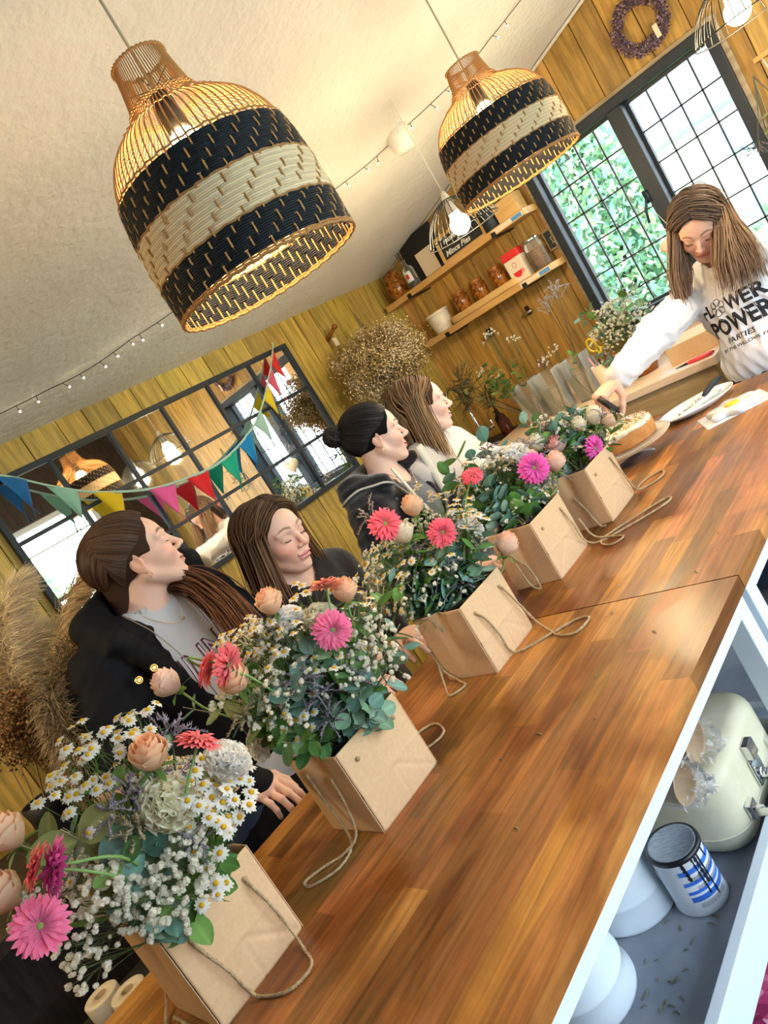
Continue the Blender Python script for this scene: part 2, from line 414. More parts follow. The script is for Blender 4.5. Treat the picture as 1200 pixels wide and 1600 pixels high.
shrub('ivy_hedge', (-4.4, 6.6, 1.5), (.85, .5, 1.7), 5000, 2, 'green hedge standing outside past the left edge of the far window')
shrub('garden_shrub', (-1.35, 8.2, 0.6), (1.0, .5, .7), 3500, 4, 'low pale green shrub outside below the right leaded window panel', cols=[(0.35, 0.5, 0.3), (0.45, 0.55, 0.4), (0.6, 0.6, 0.5)])
shrub('garden_shrub', (5.2, 2.6, 1.3), (.8, 1.6, 1.4), 7000, 8, 'green garden hedge outside the glazed right wall, seen only in the mirror', cols=[(0.4, 0.6, 0.25), (0.3, 0.5, 0.3), (.5, .62, .4)])
t = thing('cottage', 'white cottage with blue-grey windows outside beyond the right leaded panes', 'building', (-1.2, 15.0, -0.25))
obj('wall', MB().box((-4, 0, 0), (4.5, 4, 2.9)), 'render_wall', t, smooth=False)
m = MB(); m.add([(-4.2, -.2, 2.85), (4.7, -.2, 2.85), (4.7, 2, 4.4), (-4.2, 2, 4.4), (4.7, 4.2, 2.85), (-4.2, 4.2, 2.85)], [(0, 1, 2, 3), (3, 2, 4, 5)]); obj('roof', m, 'slate', t, smooth=False, solid=.08)
for i, x in enumerate((-2.6, -1.0, 0.6, 2.2)):
    for z in (0.7, 1.9):
        f = obj('window', MB().box((x, -.06, z), (x+.8, 0.0, z+.75)), 'white_paint', t, smooth=False)
        obj('pane', MB().box((x+.07, -.08, z+.07), (x+.36, -.06, z+.68)).box((x+.44, -.08, z+.07), (x+.73, -.06, z+.68)), 'blue_pane', f, smooth=False)
t = thing('bare_tree', 'bare leafless tree outside between hedge and cottage', 'tree', (-1.0, 9.0, -0.25))
m = MB(); rr = random.Random(5)
def branch(p, d, L, r, dep):
    q = [p]; dd = np.array(d, float)
    for i in range(5):
        dd = unit(dd + np.array([rr.uniform(-.22, .22) for _ in range(3)])); q.append(q[-1] + dd*L/5)
    m.tube(q, np.linspace(r, r*.5, 6), 5)
    if dep:
        for k in range(3):
            i = rr.randint(2, 5); branch(q[i], unit(dd + np.array([rr.uniform(-.9, .9), rr.uniform(-.9, .9), rr.uniform(-.1, .6)])), L*.66, r*.5, dep-1)
branch(np.zeros(3), (0, 0, 1), 1.9, .05, 4); obj('branches', m, 'bark', t)

# ---------------------------------------------------------------- mirror on the left wall
MY0, MY1, MZ0, MZ1 = 1.005, 2.715, 1.258, 2.008
t = thing('wall_mirror', 'large black-framed gridded mirror on the left plank wall reflecting the room', 'mirror', (XA, (MY0+MY1)/2, MZ0))
fx, fy, fz = t.location
obj('mirror_glass', MB().box((0.010, MY0-fy+.01, .01), (0.016, MY1-fy-.01, MZ1-MZ0-.01)), 'mirror', t, smooth=False)
mb = MB(); W = 0.024
for lo, hi in (((0.002, MY0-fy, 0), (.03, MY1-fy, W)), ((0.002, MY0-fy, MZ1-fz-W), (.03, MY1-fy, MZ1-fz)), ((0.002, MY0-fy, W), (.03, MY0-fy+W, MZ1-fz-W)), ((0.002, MY1-fy-W, W), (.03, MY1-fy, MZ1-fz-W))): mb.box(lo, hi)
obj('mirror_frame', mb, 'black_frame', t, smooth=False, bevel=0.002)
mb = MB()
for y in (1.31, 1.592, 1.873, 2.148, 2.427): mb.box((0.014, y-fy-.008, .02), (.026, y-fy+.008, MZ1-fz-.02))
for z in (1.506, 1.757): mb.box((0.0145, MY0-fy+.02, z-fz-.008), (.0255, MY1-fy-.02, z-fz+.008))
obj('glazing_bars', mb, 'black_frame', t, smooth=False)
# ================================================================ TABLES
ZT = 0.91; TX0, TX1 = -1.392, -0.607
def wood_top_mat():
    m, nt, b = nmat('oiled_wood'); N = nt.nodes; L = nt.links
    a = N.new('ShaderNodeAttribute'); a.attribute_name = 'Col'
    t = N.new('ShaderNodeTexCoord'); mp = N.new('ShaderNodeMapping'); mp.inputs['Scale'].default_value = (26, 1.6, 20)
    L.new(t.outputs['Object'], mp.inputs[0])
    n = N.new('ShaderNodeTexNoise'); n.inputs['Scale'].default_value = 3.2; n.inputs['Detail'].default_value = 9; n.inputs['Distortion'].default_value = 0.9
    L.new(mp.outputs[0], n.inputs['Vector'])
    r = N.new('ShaderNodeMapRange'); r.inputs[1].default_value = 0.33; r.inputs[2].default_value = 0.68; r.inputs[3].default_value = 0.66; r.inputs[4].default_value = 1.25
    L.new(n.outputs['Fac'], r.inputs[0])
    v = N.new('ShaderNodeVectorMath'); v.operation = 'SCALE'; L.new(a.outputs['Color'], v.inputs[0]); L.new(r.outputs[0], v.inputs['Scale'])
    # old oil and water stains
    n2 = N.new('ShaderNodeTexNoise'); n2.inputs['Scale'].default_value = 4.0; n2.inputs['Detail'].default_value = 5; n2.inputs['Distortion'].default_value = 0.5
    mp2 = N.new('ShaderNodeMapping'); mp2.inputs['Scale'].default_value = (1.6, .9, 1); L.new(t.outputs['Object'], mp2.inputs[0]); L.new(mp2.outputs[0], n2.inputs['Vector'])
    cr = N.new('ShaderNodeValToRGB'); e = cr.color_ramp.elements; e[0].position = 0.43; e[0].color = (0, 0, 0, 1); e[1].position = 0.60; e[1].color = (1, 1, 1, 1)
    L.new(n2.outputs['Fac'], cr.inputs[0])
    mx = N.new('ShaderNodeMixRGB'); mx.blend_type = 'MULTIPLY'; L.new(cr.outputs[0], mx.inputs[0]); L.new(v.outputs[0], mx.inputs[1]); mx.inputs[2].default_value = (0.56, 0.44, 0.33, 1)
    L.new(mx.outputs[0], b.inputs['Base Color'])
    r2 = N.new('ShaderNodeMapRange'); r2.inputs[3].default_value = 0.46; r2.inputs[4].default_value = 0.33; L.new(cr.outputs[0], r2.inputs[0]); L.new(r2.outputs[0], b.inputs['Roughness'])
    bp = N.new('ShaderNodeBump'); bp.inputs['Strength'].default_value = 0.12; bp.inputs['Distance'].default_value = 0.001; L.new(n.outputs['Fac'], bp.inputs['Height']); L.new(bp.outputs[0], b.inputs['Normal'])
wood_top_mat()
mat('shelf_grey', (0.19, 0.22, 0.27), 0.5, col2=(0.34, 0.36, 0.40), scale=7)
def stave_top(y0, y1, seed, z=ZT, x0=TX0, x1=TX1, th=0.030, base=(0.41, 0.172, 0.040)):
    r = random.Random(seed); mb = MB(); n = 15; w = (x1-x0)/n
    for i in range(n):
        y = y0; off = r.uniform(0.1, 0.5); first = True
        while y < y1 - 1e-6:
            y2 = min(y1, y + (off if first else r.uniform(0.28, 0.62))); first = False
            if y1 - y2 < 0.08: y2 = y1
            c = np.array(base) * r.uniform(0.50, 1.30) * np.array((1, r.uniform(.88, 1.14), r.uniform(.8, 1.2)))
            mb.box((x0+i*w, y, z-th), (x0+(i+1)*w, y2, z), 0, c); y = y2
    return mb
def work_table(y0, y1, seed, label):
    t = thing('work_table', label, 'table', ((TX0+TX1)/2, (y0+y1)/2, 0))
    ox, oy = t.location[0], t.location[1]
    mb = stave_top(y0, y1, seed); 
    for i in range(len(mb.v)): mb.v[i] = mb.v[i] - np.array((ox, oy, 0))
    obj('tabletop', mb, 'oiled_wood', t, smooth=False)
    fx0, fx1 = TX0+.05-ox, -0.612-ox; fy0, fy1 = y0+.012-oy, y1-.012-oy; P = 0.045
    for x in (fx0, fx1-P):
        for y in (fy0, fy1-P): obj('leg', MB().box((x, y, 0), (x+P, y+P, ZT-.0305)), 'white_paint', t, smooth=False, bevel=.002)
    mb = MB()
    for lo, hi in (((fx0+P, fy0+.01, .852), (fx1-P, fy0+.035, ZT-.0305)), ((fx0+P, fy1-.035, .852), (fx1-P, fy1-.01, ZT-.0305)),
                   ((fx0+.01, fy0+P, .852), (fx0+.035, fy1-P, ZT-.0305)), ((fx1-.03, fy0+P, .852), (fx1, fy1-P, ZT-.0305))): mb.box(lo, hi)
    obj('apron', mb, 'white_paint', t, smooth=False)
    obj('shelf', MB().box((fx0+.02, fy0+.02, .532), (fx1-.02, fy1-.02, .5495)), 'shelf_grey', t, smooth=False)
    mb = MB()
    for lo, hi in (((fx1-.02, fy0+P, .530), (fx1, fy1-P, .603)), ((fx0, fy0+P, .530), (fx0+.02, fy1-P, .603)), ((fx0+P, fy0, .530), (fx1-P, fy0+.02, .603)), ((fx0+P, fy1-.02, .530), (fx1-P, fy1, .603))): mb.box(lo, hi)
    obj('shelf_rail', mb, 'white_paint', t, smooth=False, bevel=.002)
    return t
T1 = work_table(-0.35, 1.256, 2, 'nearer wooden work table on a white frame, carrying the first three kraft bags')
T2 = work_table(1.260, 2.70, 9, 'farther wooden work table on a white frame, carrying the cake and the plate')

# ---------------------------------------------------------------- things on the shelf below
mat('enamel', (0.70, 0.78, 0.84), 0.18, coat=0.4); mat('suitcase_hide', (0.56, 0.52, 0.36), 0.5, col2=(0.64, 0.60, 0.45), scale=14, bump=.2, bscale=60)
mat('chrome', (0.75, 0.76, 0.78), 0.15, metal=1.0); mat('card', (0.47, 0.33, 0.21), 0.75, col2=(0.55, 0.40, 0.26), scale=30)
mat('card_inside', (0.62, 0.47, 0.30), 0.7); mat('tin_grey', (0.36, 0.41, 0.46), 0.6, col2=(0.24, 0.28, 0.32), scale=90, stretch=(1, 3, 1))
mat('tin_white', (0.72, 0.75, 0.80), 0.4); mat('tin_blue', (0.04, 0.16, 0.62), 0.4); mat('black_paint', (0.012, 0.013, 0.016), 0.35)
m, nt, b = nmat('cellophane'); N = nt.nodes; L = nt.links
b.inputs['Base Color'].default_value = (.95, .97, 1, 1); b.inputs['Roughness'].default_value = 0.08
tr = N.new('ShaderNodeBsdfTransparent'); mx = N.new('ShaderNodeMixShader'); fr = N.new('ShaderNodeFresnel'); fr.inputs[0].default_value = 1.5
ad = N.new('ShaderNodeMath'); ad.operation = 'ADD'; ad.operation = 'MULTIPLY'; ad.inputs[1].default_value = 0.42; L.new(fr.outputs[0], ad.inputs[0])
L.new(ad.outputs[0], mx.inputs[0]); L.new(tr.outputs[0], mx.inputs[1]); L.new(b.outputs[0], mx.inputs[2]); L.new(mx.outputs[0], N['Material Output'].inputs[0])
SH = 0.550
def bucket(x, y, label):
    t = thing('enamel_bucket', label, 'bucket', (x, y, SH), group='upturned enamel buckets on the shelf')
    pr = [(.088, 0), (.091, .003), (.091, .008), (.087, .012), (.0845, .045), (.0865, .048), (.0845, .051), (.083, .08), (.076, .17), (.072, .205), (.066, .212), (.0, .214)]
    obj('bucket_body', MB().lathe(pr, 48), 'enamel', t)
    m = MB(); m.tube([(.0865*math.cos(a), .0865*math.sin(a)*1.0, .03 + .02*math.sin(3*a)*0) for a in np.linspace(2.2, 4.0, 20)], .0025, 6); obj('wire_handle', m, 'chrome', t)
    return t
bucket(-0.865, 0.832, 'upturned pale enamel bucket on the shelf, right behind the paint tin')
bucket(-0.872, 0.640, 'upturned pale enamel bucket on the shelf, nearest the bottom edge')
# paint tin
t = thing('paint_tin', 'paint tin with blue-striped label and black drips on the white shelf', 'tin', (-0.733, 0.850, SH), rz=0.35)
R0 = 0.0455
obj('tin_body', MB().lathe([(0, 0), (R0-.001, 0), (R0+.0015, .002), (R0, .005), (R0, .106), (R0+.0012, .108), (R0, .111), (R0-.004, .110)], 48), 'tin_white', t)
obj('lid', MB().lathe([(R0-.001, .109), (R0-.003, .1125), (R0-.007, .1125), (R0-.010, .110), (0, .1105)], 48).lathe([(R0+.0006, .104), (R0+.0024, .106), (R0+.001, .112), (R0-.003, .113)], 48, 1), ['tin_grey', 'black_paint'], t)
def patch(mb, a0, a1, z0, z1, r, mat=0, n=14):
    P = [[(r*math.cos(a), r*math.sin(a), z) for z in (z0, z1)] for a in np.linspace(a0, a1, n)]
    mb.grid(P, mat); return mb
m = MB()
for z, h in ((.082, .009), (.062, .007), (.045, .006), (.030, .010)): patch(m, -1.6, 0.9, z, z+h, R0+.0006)
for k in range(9): patch(m, -1.2, 0.4, .0745+.0008*0 - k*.0012 + .0, .0749 - k*.0012, R0+.0006, 1)
for k in range(5): patch(m, -1.2, 0.2, .0565-k*.0013, .0569-k*.0013, R0+.0006, 1)
for k in range(5): patch(m, -1.4, -.2, .0255-k*.002, .0261-k*.002, R0+.0006, 1)
def on_tin(a, z): return (math.cos(a)*(R0+.0009), math.sin(a)*(R0+.0009), z)
q = [on_tin(.35, .030), on_tin(.47, .036), on_tin(.35, .042), on_tin(.23, .036)]
m.add(q, [(0, 1, 2, 3)], 2); q = [(x*1.0006, y*1.0006, z) for x, y, z in (on_tin(.35, .0318), on_tin(.435, .036), on_tin(.35, .0402), on_tin(.265, .036))]
m.add(q, [(0, 1, 2, 3)], 3); patch(m, .345, .365, .0345, .0385, R0+.0014, 1, 3); patch(m, .345, .365, .0330, .0338, R0+.0014, 1, 3)
obj('label', m, ['tin_blue', 'black_paint', 'black_paint', 'tin_white'], t)
for a, z0, w in ((-.9, .035, .05), (-.75, .052, .09), (-.62, .022, .06), (-.3, .085, .05), (.1, .09, .08), (.6, .012, .05), (.68, .02, .04), (-1.3, .07, .1)):
    m = MB()
    for k in range(10):
        zz = np.linspace(.107 if a < .5 else .03, z0, 11); ww = w*(.5+.5*abs(math.sin(k*1.7+a*9)))
        patch(m, a-ww+.02*k*.3, a+ww*.4+.02*k*.3, zz[k+1], zz[k], R0+.001, 0, 4)
    obj('paint_drip', m, 'black_paint', t)
m = MB(); m.tube([(R0*1.03*math.cos(a), R0*1.03*math.sin(a), .09-.075*math.sin((a-1.2)/2.6*PI)) for a in np.linspace(1.2, 3.8, 24)], .0012, 5); obj('wire_handle', m, 'chrome', t)

def rounded_box(sx, sy, sz, r, n=6):
    """box with rounded vertical and horizontal edges as a superellipse-like grid"""
    mb = MB(); k = 48; aa = np.linspace(0, 2*PI, k, endpoint=False)
    def outline(ins):
        pts = []
        hx, hy = sx/2-ins, sy/2-ins; rr = max(.001, r-ins)
        for qx, qy, s in ((1, 1, 0), (-1, 1, 1), (-1, -1, 2), (1, -1, 3)):
            for j in range(n+1):
                a = s*PI/2 + j/n*PI/2
                pts.append((qx*(hx-rr) + rr*math.cos(a), qy*(hy-rr) + rr*math.sin(a)))
        return np.array(pts)
    e = min(r*.5, sz*.3); rows = []
    for j in range(6):
        a = j/5*PI/2; rows.append((e-e*math.sin(a), e-e*math.cos(a)))
    rows = [(a, b) for a, b in rows]
    prof = [(ins, z) for ins, z in rows] + [(ins, sz-z) for ins, z in rows[::-1]]
    P = [np.c_[outline(ins), np.full((n+1)*4, z)] for ins, z in prof]
    P = np.array(P); m = P.shape[1]
    mb.add(P.reshape(-1, 3), [(i*m+j, i*m+(j+1) % m, (i+1)*m+(j+1) % m, (i+1)*m+j) for i in range(len(P)-1) for j in range(m)])
    mb.f.append(np.array([[j for j in range(m)][::-1]])); mb.m.append(np.array([0]))
    mb.f.append(np.array([[(len(P)-1)*m + j for j in range(m)]])); mb.m.append(np.array([0]))
    return mb
t = thing('suitcase', 'cream vintage suitcase with chrome latch lying on the white shelf', 'suitcase', (-0.845, 1.065, SH), rz=0.03)
obj('case_shell', rounded_box(.37, .285, .155, .06), 'suitcase_hide', t)
m = MB()
for z in (.042, .132):
    rb = rounded_box(.343, .373, .2, .061); ring = np.concatenate(rb.v)[5*28:6*28].copy() if False else None
    pts = []
    ins = 0 if z < .1 else .014
    for qx, qy, s in ((1, 1, 0), (-1, 1, 1), (-1, -1, 2), (1, -1, 3)):
        for j in range(7):
            a = s*PI/2 + j/6*PI/2; pts.append((qx*(.1855-ins-.06)+.06*math.cos(a), qy*(.143-ins-.06)+.06*math.sin(a), z))
    m.tube(pts, .0022, 5, closed=True)
obj('piping', m, 'suitcase_hide', t)
m = MB(); LX = .0145; m.box((.1705, -.02, .048), (.178, .02, .10)); m.box((.170, -.015, .10), (.186, .015, .132)); m.tube([(.178, 0, .062), (.190, 0, .062)], .011, 14); m.box((.1780, -.003, .09), (.1835, .003, .12))
obj('latch', m, 'chrome', t, loc=(.0145, 0, 0), bevel=.003, smooth=False)
for y in (-.085, .085):
    m = MB().box((.170, y-.012, .045), (.182, y+.012, .075)); m.tube([(.18, y, .06), (.197, y, .06)], .007, 8); obj('handle_mount', m, 'chrome', t, loc=(.0145, 0, 0), bevel=.002, smooth=False)
m = MB(); m.tube(smoothpath([(.187, -.095, .06), (.215, -.08, .055), (.232, -.03, .05), (.232, .03, .05), (.215, .08, .055), (.187, .095, .06)], 24), .0065, 8); obj('carry_handle', m, 'suitcase_hide', t, loc=(.0145, 0, 0))
# paper cups in cellophane
def cup_stack(name, p, d, n, r, L, step, label):
    t = thing(name, label, 'cups', p, group='paper cups on the suitcase'); R = frame(d)
    for k in range(n):
        z = -k*step; m = MB(); a = 1.0
        m.lathe([(r*.72, z-L), (r*.97, z-.002), (r*1.0, z), (r*1.03, z+.001), (r*1.0, z+.003), (r*.95, z-.001)], 32, 0, R=R)
        m.lathe([(r*.95, z-.001), (r*.70, z-L+.006), (0, z-L+.006)], 32, 1, R=R)
        obj('cup', m, ['card', 'card_inside'], t)
    m = MB(); rr = np.random.RandomState(n*7); k = 40; rows = 22
    zs = np.linspace(-L*.9 - n*step, .05, rows); P = []
    for i, z in enumerate(zs):
        a = np.arange(k)*2*PI/k; rad = r*1.08 + .004*rr.rand(k)
        if z > .004: rad = rad*(1 - .12*(i % 2)) * (1 - 0.8*((z)/.05)**1.5) + .006*rr.randn(k)
        P.append(np.c_[rad*np.cos(a), rad*np.sin(a), z + .004*rr.randn(k)])
    P = np.array(P) @ R.T
    m.add(P.reshape(-1, 3), [(i*k+j, i*k+(j+1) % k, (i+1)*k+(j+1) % k, (i+1)*k+j) for i in range(rows-1) for j in range(k)]); obj('cellophane_wrap', m, 'cellophane', t, smooth=False)
    return t
SZ = SH + .155
cup_stack('paper_cup_stack', (-0.700, 1.005, SZ+.038), (0.86, -.02, -.10), 4, .040, .085, .012, 'stack of kraft paper cups in crumpled cellophane, upper one on the suitcase')
cup_stack('paper_cup_stack', (-0.690, 0.905, SZ+.032), (0.86, -.05, -.05), 1, .035, .085, .01, 'single kraft paper cup in cellophane sleeve, lower one on the suitcase')
# leaf clippings on shelf and tables
mat('clipping', (0.16, 0.17, 0.08), 0.8, col2=(0.3, 0.24, 0.14), scale=40)
def clippings(pts, z, seed, label, nm='leaf_clippings'):
    r = random.Random(seed); m = MB()
    for (x, y) in pts:
        a = r.uniform(0, PI); L = r.uniform(.006, .016)
        m.tube(smoothpath([(x, y, z+.0012), (x+L*.5*math.cos(a), y+L*.5*math.sin(a)+.002, z+.0025), (x+L*math.cos(a), y+L*math.sin(a), z+.0012)], 5), [.0004, .0012, .0016, .0012, .0004], 4)
    return tag(obj(nm, m, 'clipping'), label, 'leaf debris', kind='stuff')
rr = random.Random(3)
clippings([(rr.uniform(-.80, -.69), rr.uniform(.62, 1.02)) for _ in range(46)], SH, 1, 'small dry leaf clippings scattered on the grey shelf board')
clippings([(-.84, .83), (-.90, .77), (-.72, 1.10), (-.66, 1.42), (-.70, 1.46), (-.68, 1.38), (-.86, 1.2), (-.70, 1.30), (-.77, .62), (-.80, .98), (-.75, .86), (-.69, 1.62)], ZT, 2, 'tiny leaf scraps lying on the wooden tabletops')
# crumpled bags on the floor behind the table frame
def crumple(name, c, rad, col, seed, label, cat='bag'):
    r = np.random.RandomState(seed); mb = MB(); mb.sphere((0, 0, 0), 1.0, 28, 18); v = mb.v[0]
    for s in range(10):
        d = unit(r.normal(size=3)); v += np.outer(np.abs(v @ d - r.uniform(-.3, .6)) * .22, -d*.6)
    v *= np.asarray(rad)*(1 + .06*r.randn(len(v), 1)); v[:, 2] -= v[:, 2].min(); mb.v[0] = v
    mat('plastic_'+name+str(seed), col, 0.25, col2=tuple(x*.6 for x in col), scale=6)
    return tag(obj(name, mb, 'plastic_'+name+str(seed), loc=(c[0], c[1], 0), smooth=False), label, cat)
crumple('plastic_bag', (-0.93, 1.31), (.16, .12, .16), (0.01, 0.10, 0.08), 2, 'dark green crumpled plastic bag on the floor under the table')
crumple('plastic_bag', (-0.96, 0.99), (.16, .14, .12), (0.55, 0.05, 0.16), 3, 'crumpled pink and magenta bag on the floor, lowest at right')
crumple('denim_bag', (-0.74, 0.72), (.14, .12, .13), (0.10, 0.16, 0.24), 5, 'blue-grey crumpled cloth bag on the floor beside the pink one')
# black stool under the far table
mat('black_seat', (0.015, 0.022, 0.035), 0.3, bump=.1, bscale=30)
t = thing('bar_stool', 'black round stool tucked under the right edge of the far table', 'stool', (-0.80, 1.88, 0))
obj('seat', MB().lathe([(0, .66), (.15, .66), (.168, .652), (.172, .64), (.168, .625), (.15, .615), (.0, .615)], 40), 'black_seat', t)
for a in (.4, 1.97, 3.54, 5.11):
    obj('leg', MB().tube([(.12*math.cos(a), .12*math.sin(a), .61), (.19*math.cos(a), .19*math.sin(a), 0.0)], .013, 10), 'black_seat', t)
obj('foot_ring', MB().tube([(.178*math.cos(a), .178*math.sin(a), .22) for a in np.linspace(0, 2*PI, 40, endpoint=False)], .008, 8, closed=True), 'black_seat', t)

# ---------------------------------------------------------------- kraft bags
mat('kraft', (0.62, 0.405, 0.225), 0.75, col2=(0.66, 0.44, 0.25), scale=120, bump=.05, bscale=200)
mat('pail', (0.012, 0.012, 0.014), 0.2); mat('jute', (0.50, 0.38, 0.22), 0.9, col2=(0.36, 0.25, 0.13), scale=90, bump=.4, bscale=300)
def rope(mb, pts, r=0.0021, n=110):
    p = smoothpath(pts, n); t = np.gradient(p, axis=0); t /= np.linalg.norm(t, axis=1, keepdims=True)
    L = np.concatenate([[0], np.cumsum(np.linalg.norm(np.diff(p, axis=0), axis=1))])
    F = np.array([frame(q, (0.3, .2, 1)) for q in t])
    for ph in (0, 2*PI/3, 4*PI/3):
        a = L/.0052*1.0*PI + ph
        mb.tube(p + F[:, :, 0]*(np.cos(a)*r*.75)[:, None] + F[:, :, 1]*(np.sin(a)*r*.75)[:, None], r*.85, 5)
def gift_bag(y, x1, h, label, front, back, tilt=0.0, w=.168, d=.145):
    t = thing('gift_bag', label, 'paper bag', (x1-d/2, y, ZT), group='kraft bags in a row on the tables')
    t.rotation_euler = (0, 0, tilt)
    m = MB(); th = .0012
    # folded front/back panels with a diamond crease, slightly bowed sides
    def panel(o, u, v, W, H, nrm, crease):
        n = 41; P = []
        for i in range(n):
            row = []
            for j in range(n):
                a, b = i/(n-1), j/(n-1)
                dx = abs(a-.5)*2; k = 0
                if crease:
                    e = (abs(dx*.5 - (.45-b)*1.1) if b < .45 else 9, abs(b-.45) + (.0 if dx < 2 else 9), abs(dx) if b < .45 else 9)
                    k = -.0030*math.exp(-(e[0]/.020)**2) + .0016*math.exp(-(e[1]/.018)**2) - .0016*math.exp(-(e[2]/.03)**2) + .005*math.sin(PI*a)*math.sin(PI*b) + .004*(b < .45)*(dx*.5 < (.45-b)*1.1)*((.45-b)*1.1 - dx*.5)
                else: k = -.010*math.exp(-((a-.5)/.12)**2)*(b**1.2) + .002
                row.append(np.array(o) + np.array(u)*a*W + np.array(v)*b*H + np.array(nrm)*k)
            P.append(row)
        m.grid(P)
    hd, hw = d/2, w/2
    panel((hd, -hw, 0), (0, 1, 0), (0, 0, 1), w, h, (1, 0, 0), True)
    panel((-hd, hw, 0), (0, -1, 0), (0, 0, 1), w, h, (-1, 0, 0), True)
    panel((-hd, -hw, 0), (1, 0, 0), (0, 0, 1), d, h, (0, -1, 0), False)
    panel((hd, hw, 0), (-1, 0, 0), (0, 0, 1), d, h, (0, 1, 0), False)
    m.box((-hd+.001, -hw+.001, .0003), (hd-.001, hw-.001, .002))
    obj('bag_body', m, 'kraft', t, smooth=True, solid=.0012)
    for k in (-.32, .32): obj('eyelet', MB().tube([(hd+.0042, w*k, h*.80), (hd+.0062, w*k, h*.80)], .0042, 12), 'jute', t)
    for pts in (front, back):
        if pts:
            m = MB(); rope(m, pts); obj('rope_handle', m, 'jute', t)
    obj('inner_pail', MB().lathe([(0, .012), (.052, .012), (.062, .08), (.066, h-.012), (.069, h-.002), (.066, h-.004), (.060, .08), (0, .03)], 40), 'pail', t)
    return t
F = lambda *p: [tuple(q) for q in p]
z = .0035
# local coordinates: +x towards the camera side of the table, origin at bag centre on the tabletop
B1 = gift_bag(.321, -1.081, .162, 'kraft bag nearest the camera at the bottom of the photo, twine handle hanging in front',
   F((.077, -.054, .130), (.083, -.052, .11), (.088, -.040, .06), (.083, -.034, .02), (.10, -.03, z), (.15, -.01, z), (.16, .03, z), (.12, .05, z), (.088, .062, .03), (.09, .058, .08), (.083, .054, .115), (.077, .054, .130)),
   F((-.077, -.054, .13), (-.09, -.055, .09), (-.10, -.08, .02), (-.05, -.12, z), (.02, -.13, z), (.03, -.105, z), (-.03, -.10, z), (-.06, -.10, z)))
B2 = gift_bag(.686, -1.055, .162, 'second kraft bag from the camera, twine trailing from its shaded side',
   None, F((-.04, -.088, .13), (-.03, -.093, .08), (-.01, -.10, .02), (.02, -.125, z), (.03, -.17, z), (-.005, -.21, z), (-.03, -.205, z), (-.01, -.17, z), (.015, -.14, z), (.035, -.112, .02), (.03, -.095, .07), (.025, -.088, .12)))
m = MB(); rope(m, F((-.077, .04, .12), (-.085, .07, .05), (-.08, .10, z), (-.04, .13, z), (-.05, .17, z), (-.02, .20, z), (.03, .17, z), (.02, .13, z), (-.02, .11, z), (-.05, .10, .006), (-.072, .088, .03))); obj('rope_handle', m, 'jute', B2)
B3 = gift_bag(1.132, -1.074, .166, 'third kraft bag from the camera with a looped twine handle lying on the wood',
   F((.077, -.054, .132), (.085, -.045, .11), (.087, -.035, .06), (.083, -.03, .02), (.095, -.015, z), (.15, .03, z), (.20, .075, z), (.235, .07, z), (.225, .02, z), (.18, .02, .004), (.14, .05, z), (.098, .075, .02), (.088, .065, .08), (.083, .056, .12), (.077, .054, .132)),
   F((-.077, -.054, .132), (-.085, -.07, .07), (-.05, -.13, z), (-.02, -.15, z), (.0, -.12, z), (-.03, -.10, z), (-.07, -.09, .03), (-.08, -.085, .08)))
B4 = gift_bag(1.522, -1.102, .166, 'fourth kraft bag from the camera, its twine loop stretched across the wood',
   F((.077, .054, .132), (.086, .056, .08), (.088, .06, .03), (.11, .08, z), (.18, .13, z), (.26, .21, z), (.25, .25, z), (.18, .18, .004), (.12, .10, z), (.13, .06, z), (.17, .04, z), (.19, .07, z), (.15, .09, .004), (.10, .09, .02), (.088, .086, .08)),
   F((-.03, -.088, .15), (-.02, -.096, .10), (.01, -.10, .06), (.02, -.11, z), (.0, -.115, .02), (-.02, -.10, .08)))
B5 = gift_bag(1.812, -1.072, .168, 'kraft bag farthest from the camera, next to the cake stand',
   F((.077, .054, .132), (.084, .06, .08), (.088, .075, .02), (.10, .10, z), (.14, .15, z), (.12, .20, z), (.08, .17, z), (.07, .12, z)),
   F((.0, -.088, .10), (.02, -.095, .06), (.04, -.105, .01), (.06, -.11, z)))
# ================================================================ LAMPS, LIGHTS, BUNTING
attr_mat('rattan', 0.6, bump=.1, bscale=200, spec=.25)
mat('bulb_glow', (1, .9, .7), 0.4, emit=(1.0, 0.72, 0.36), estr=14.0)
mat('bulb_white', (1, .95, .85), 0.4, emit=(1.0, 0.86, 0.62), estr=9.0)
mat('cord', (0.50, 0.42, 0.30), 0.7); mat('white_plastic', (0.8, 0.79, 0.76), 0.35); mat('black_wire', (0.014, 0.014, 0.014), 0.4)
RP = [(0, .047), (.02, .050), (.05, .055), (.075, .060), (.092, .070), (.108, .092), (.125, .118), (.145, .138), (.175, .154), (.21, .164), (.25, .170), (.30, .173), (.35, .1735), (.415, .1725)]
_s, _r = zip(*RP)
def prof(s): return np.interp(s, _s, _r)
_S = np.linspace(0, .415, 90); _R = prof(_S)
for _ in range(3): _R[1:-1] = (_R[:-2] + 2*_R[1:-1] + _R[2:]) / 4
def RR(s): return np.interp(s, _S, _R)
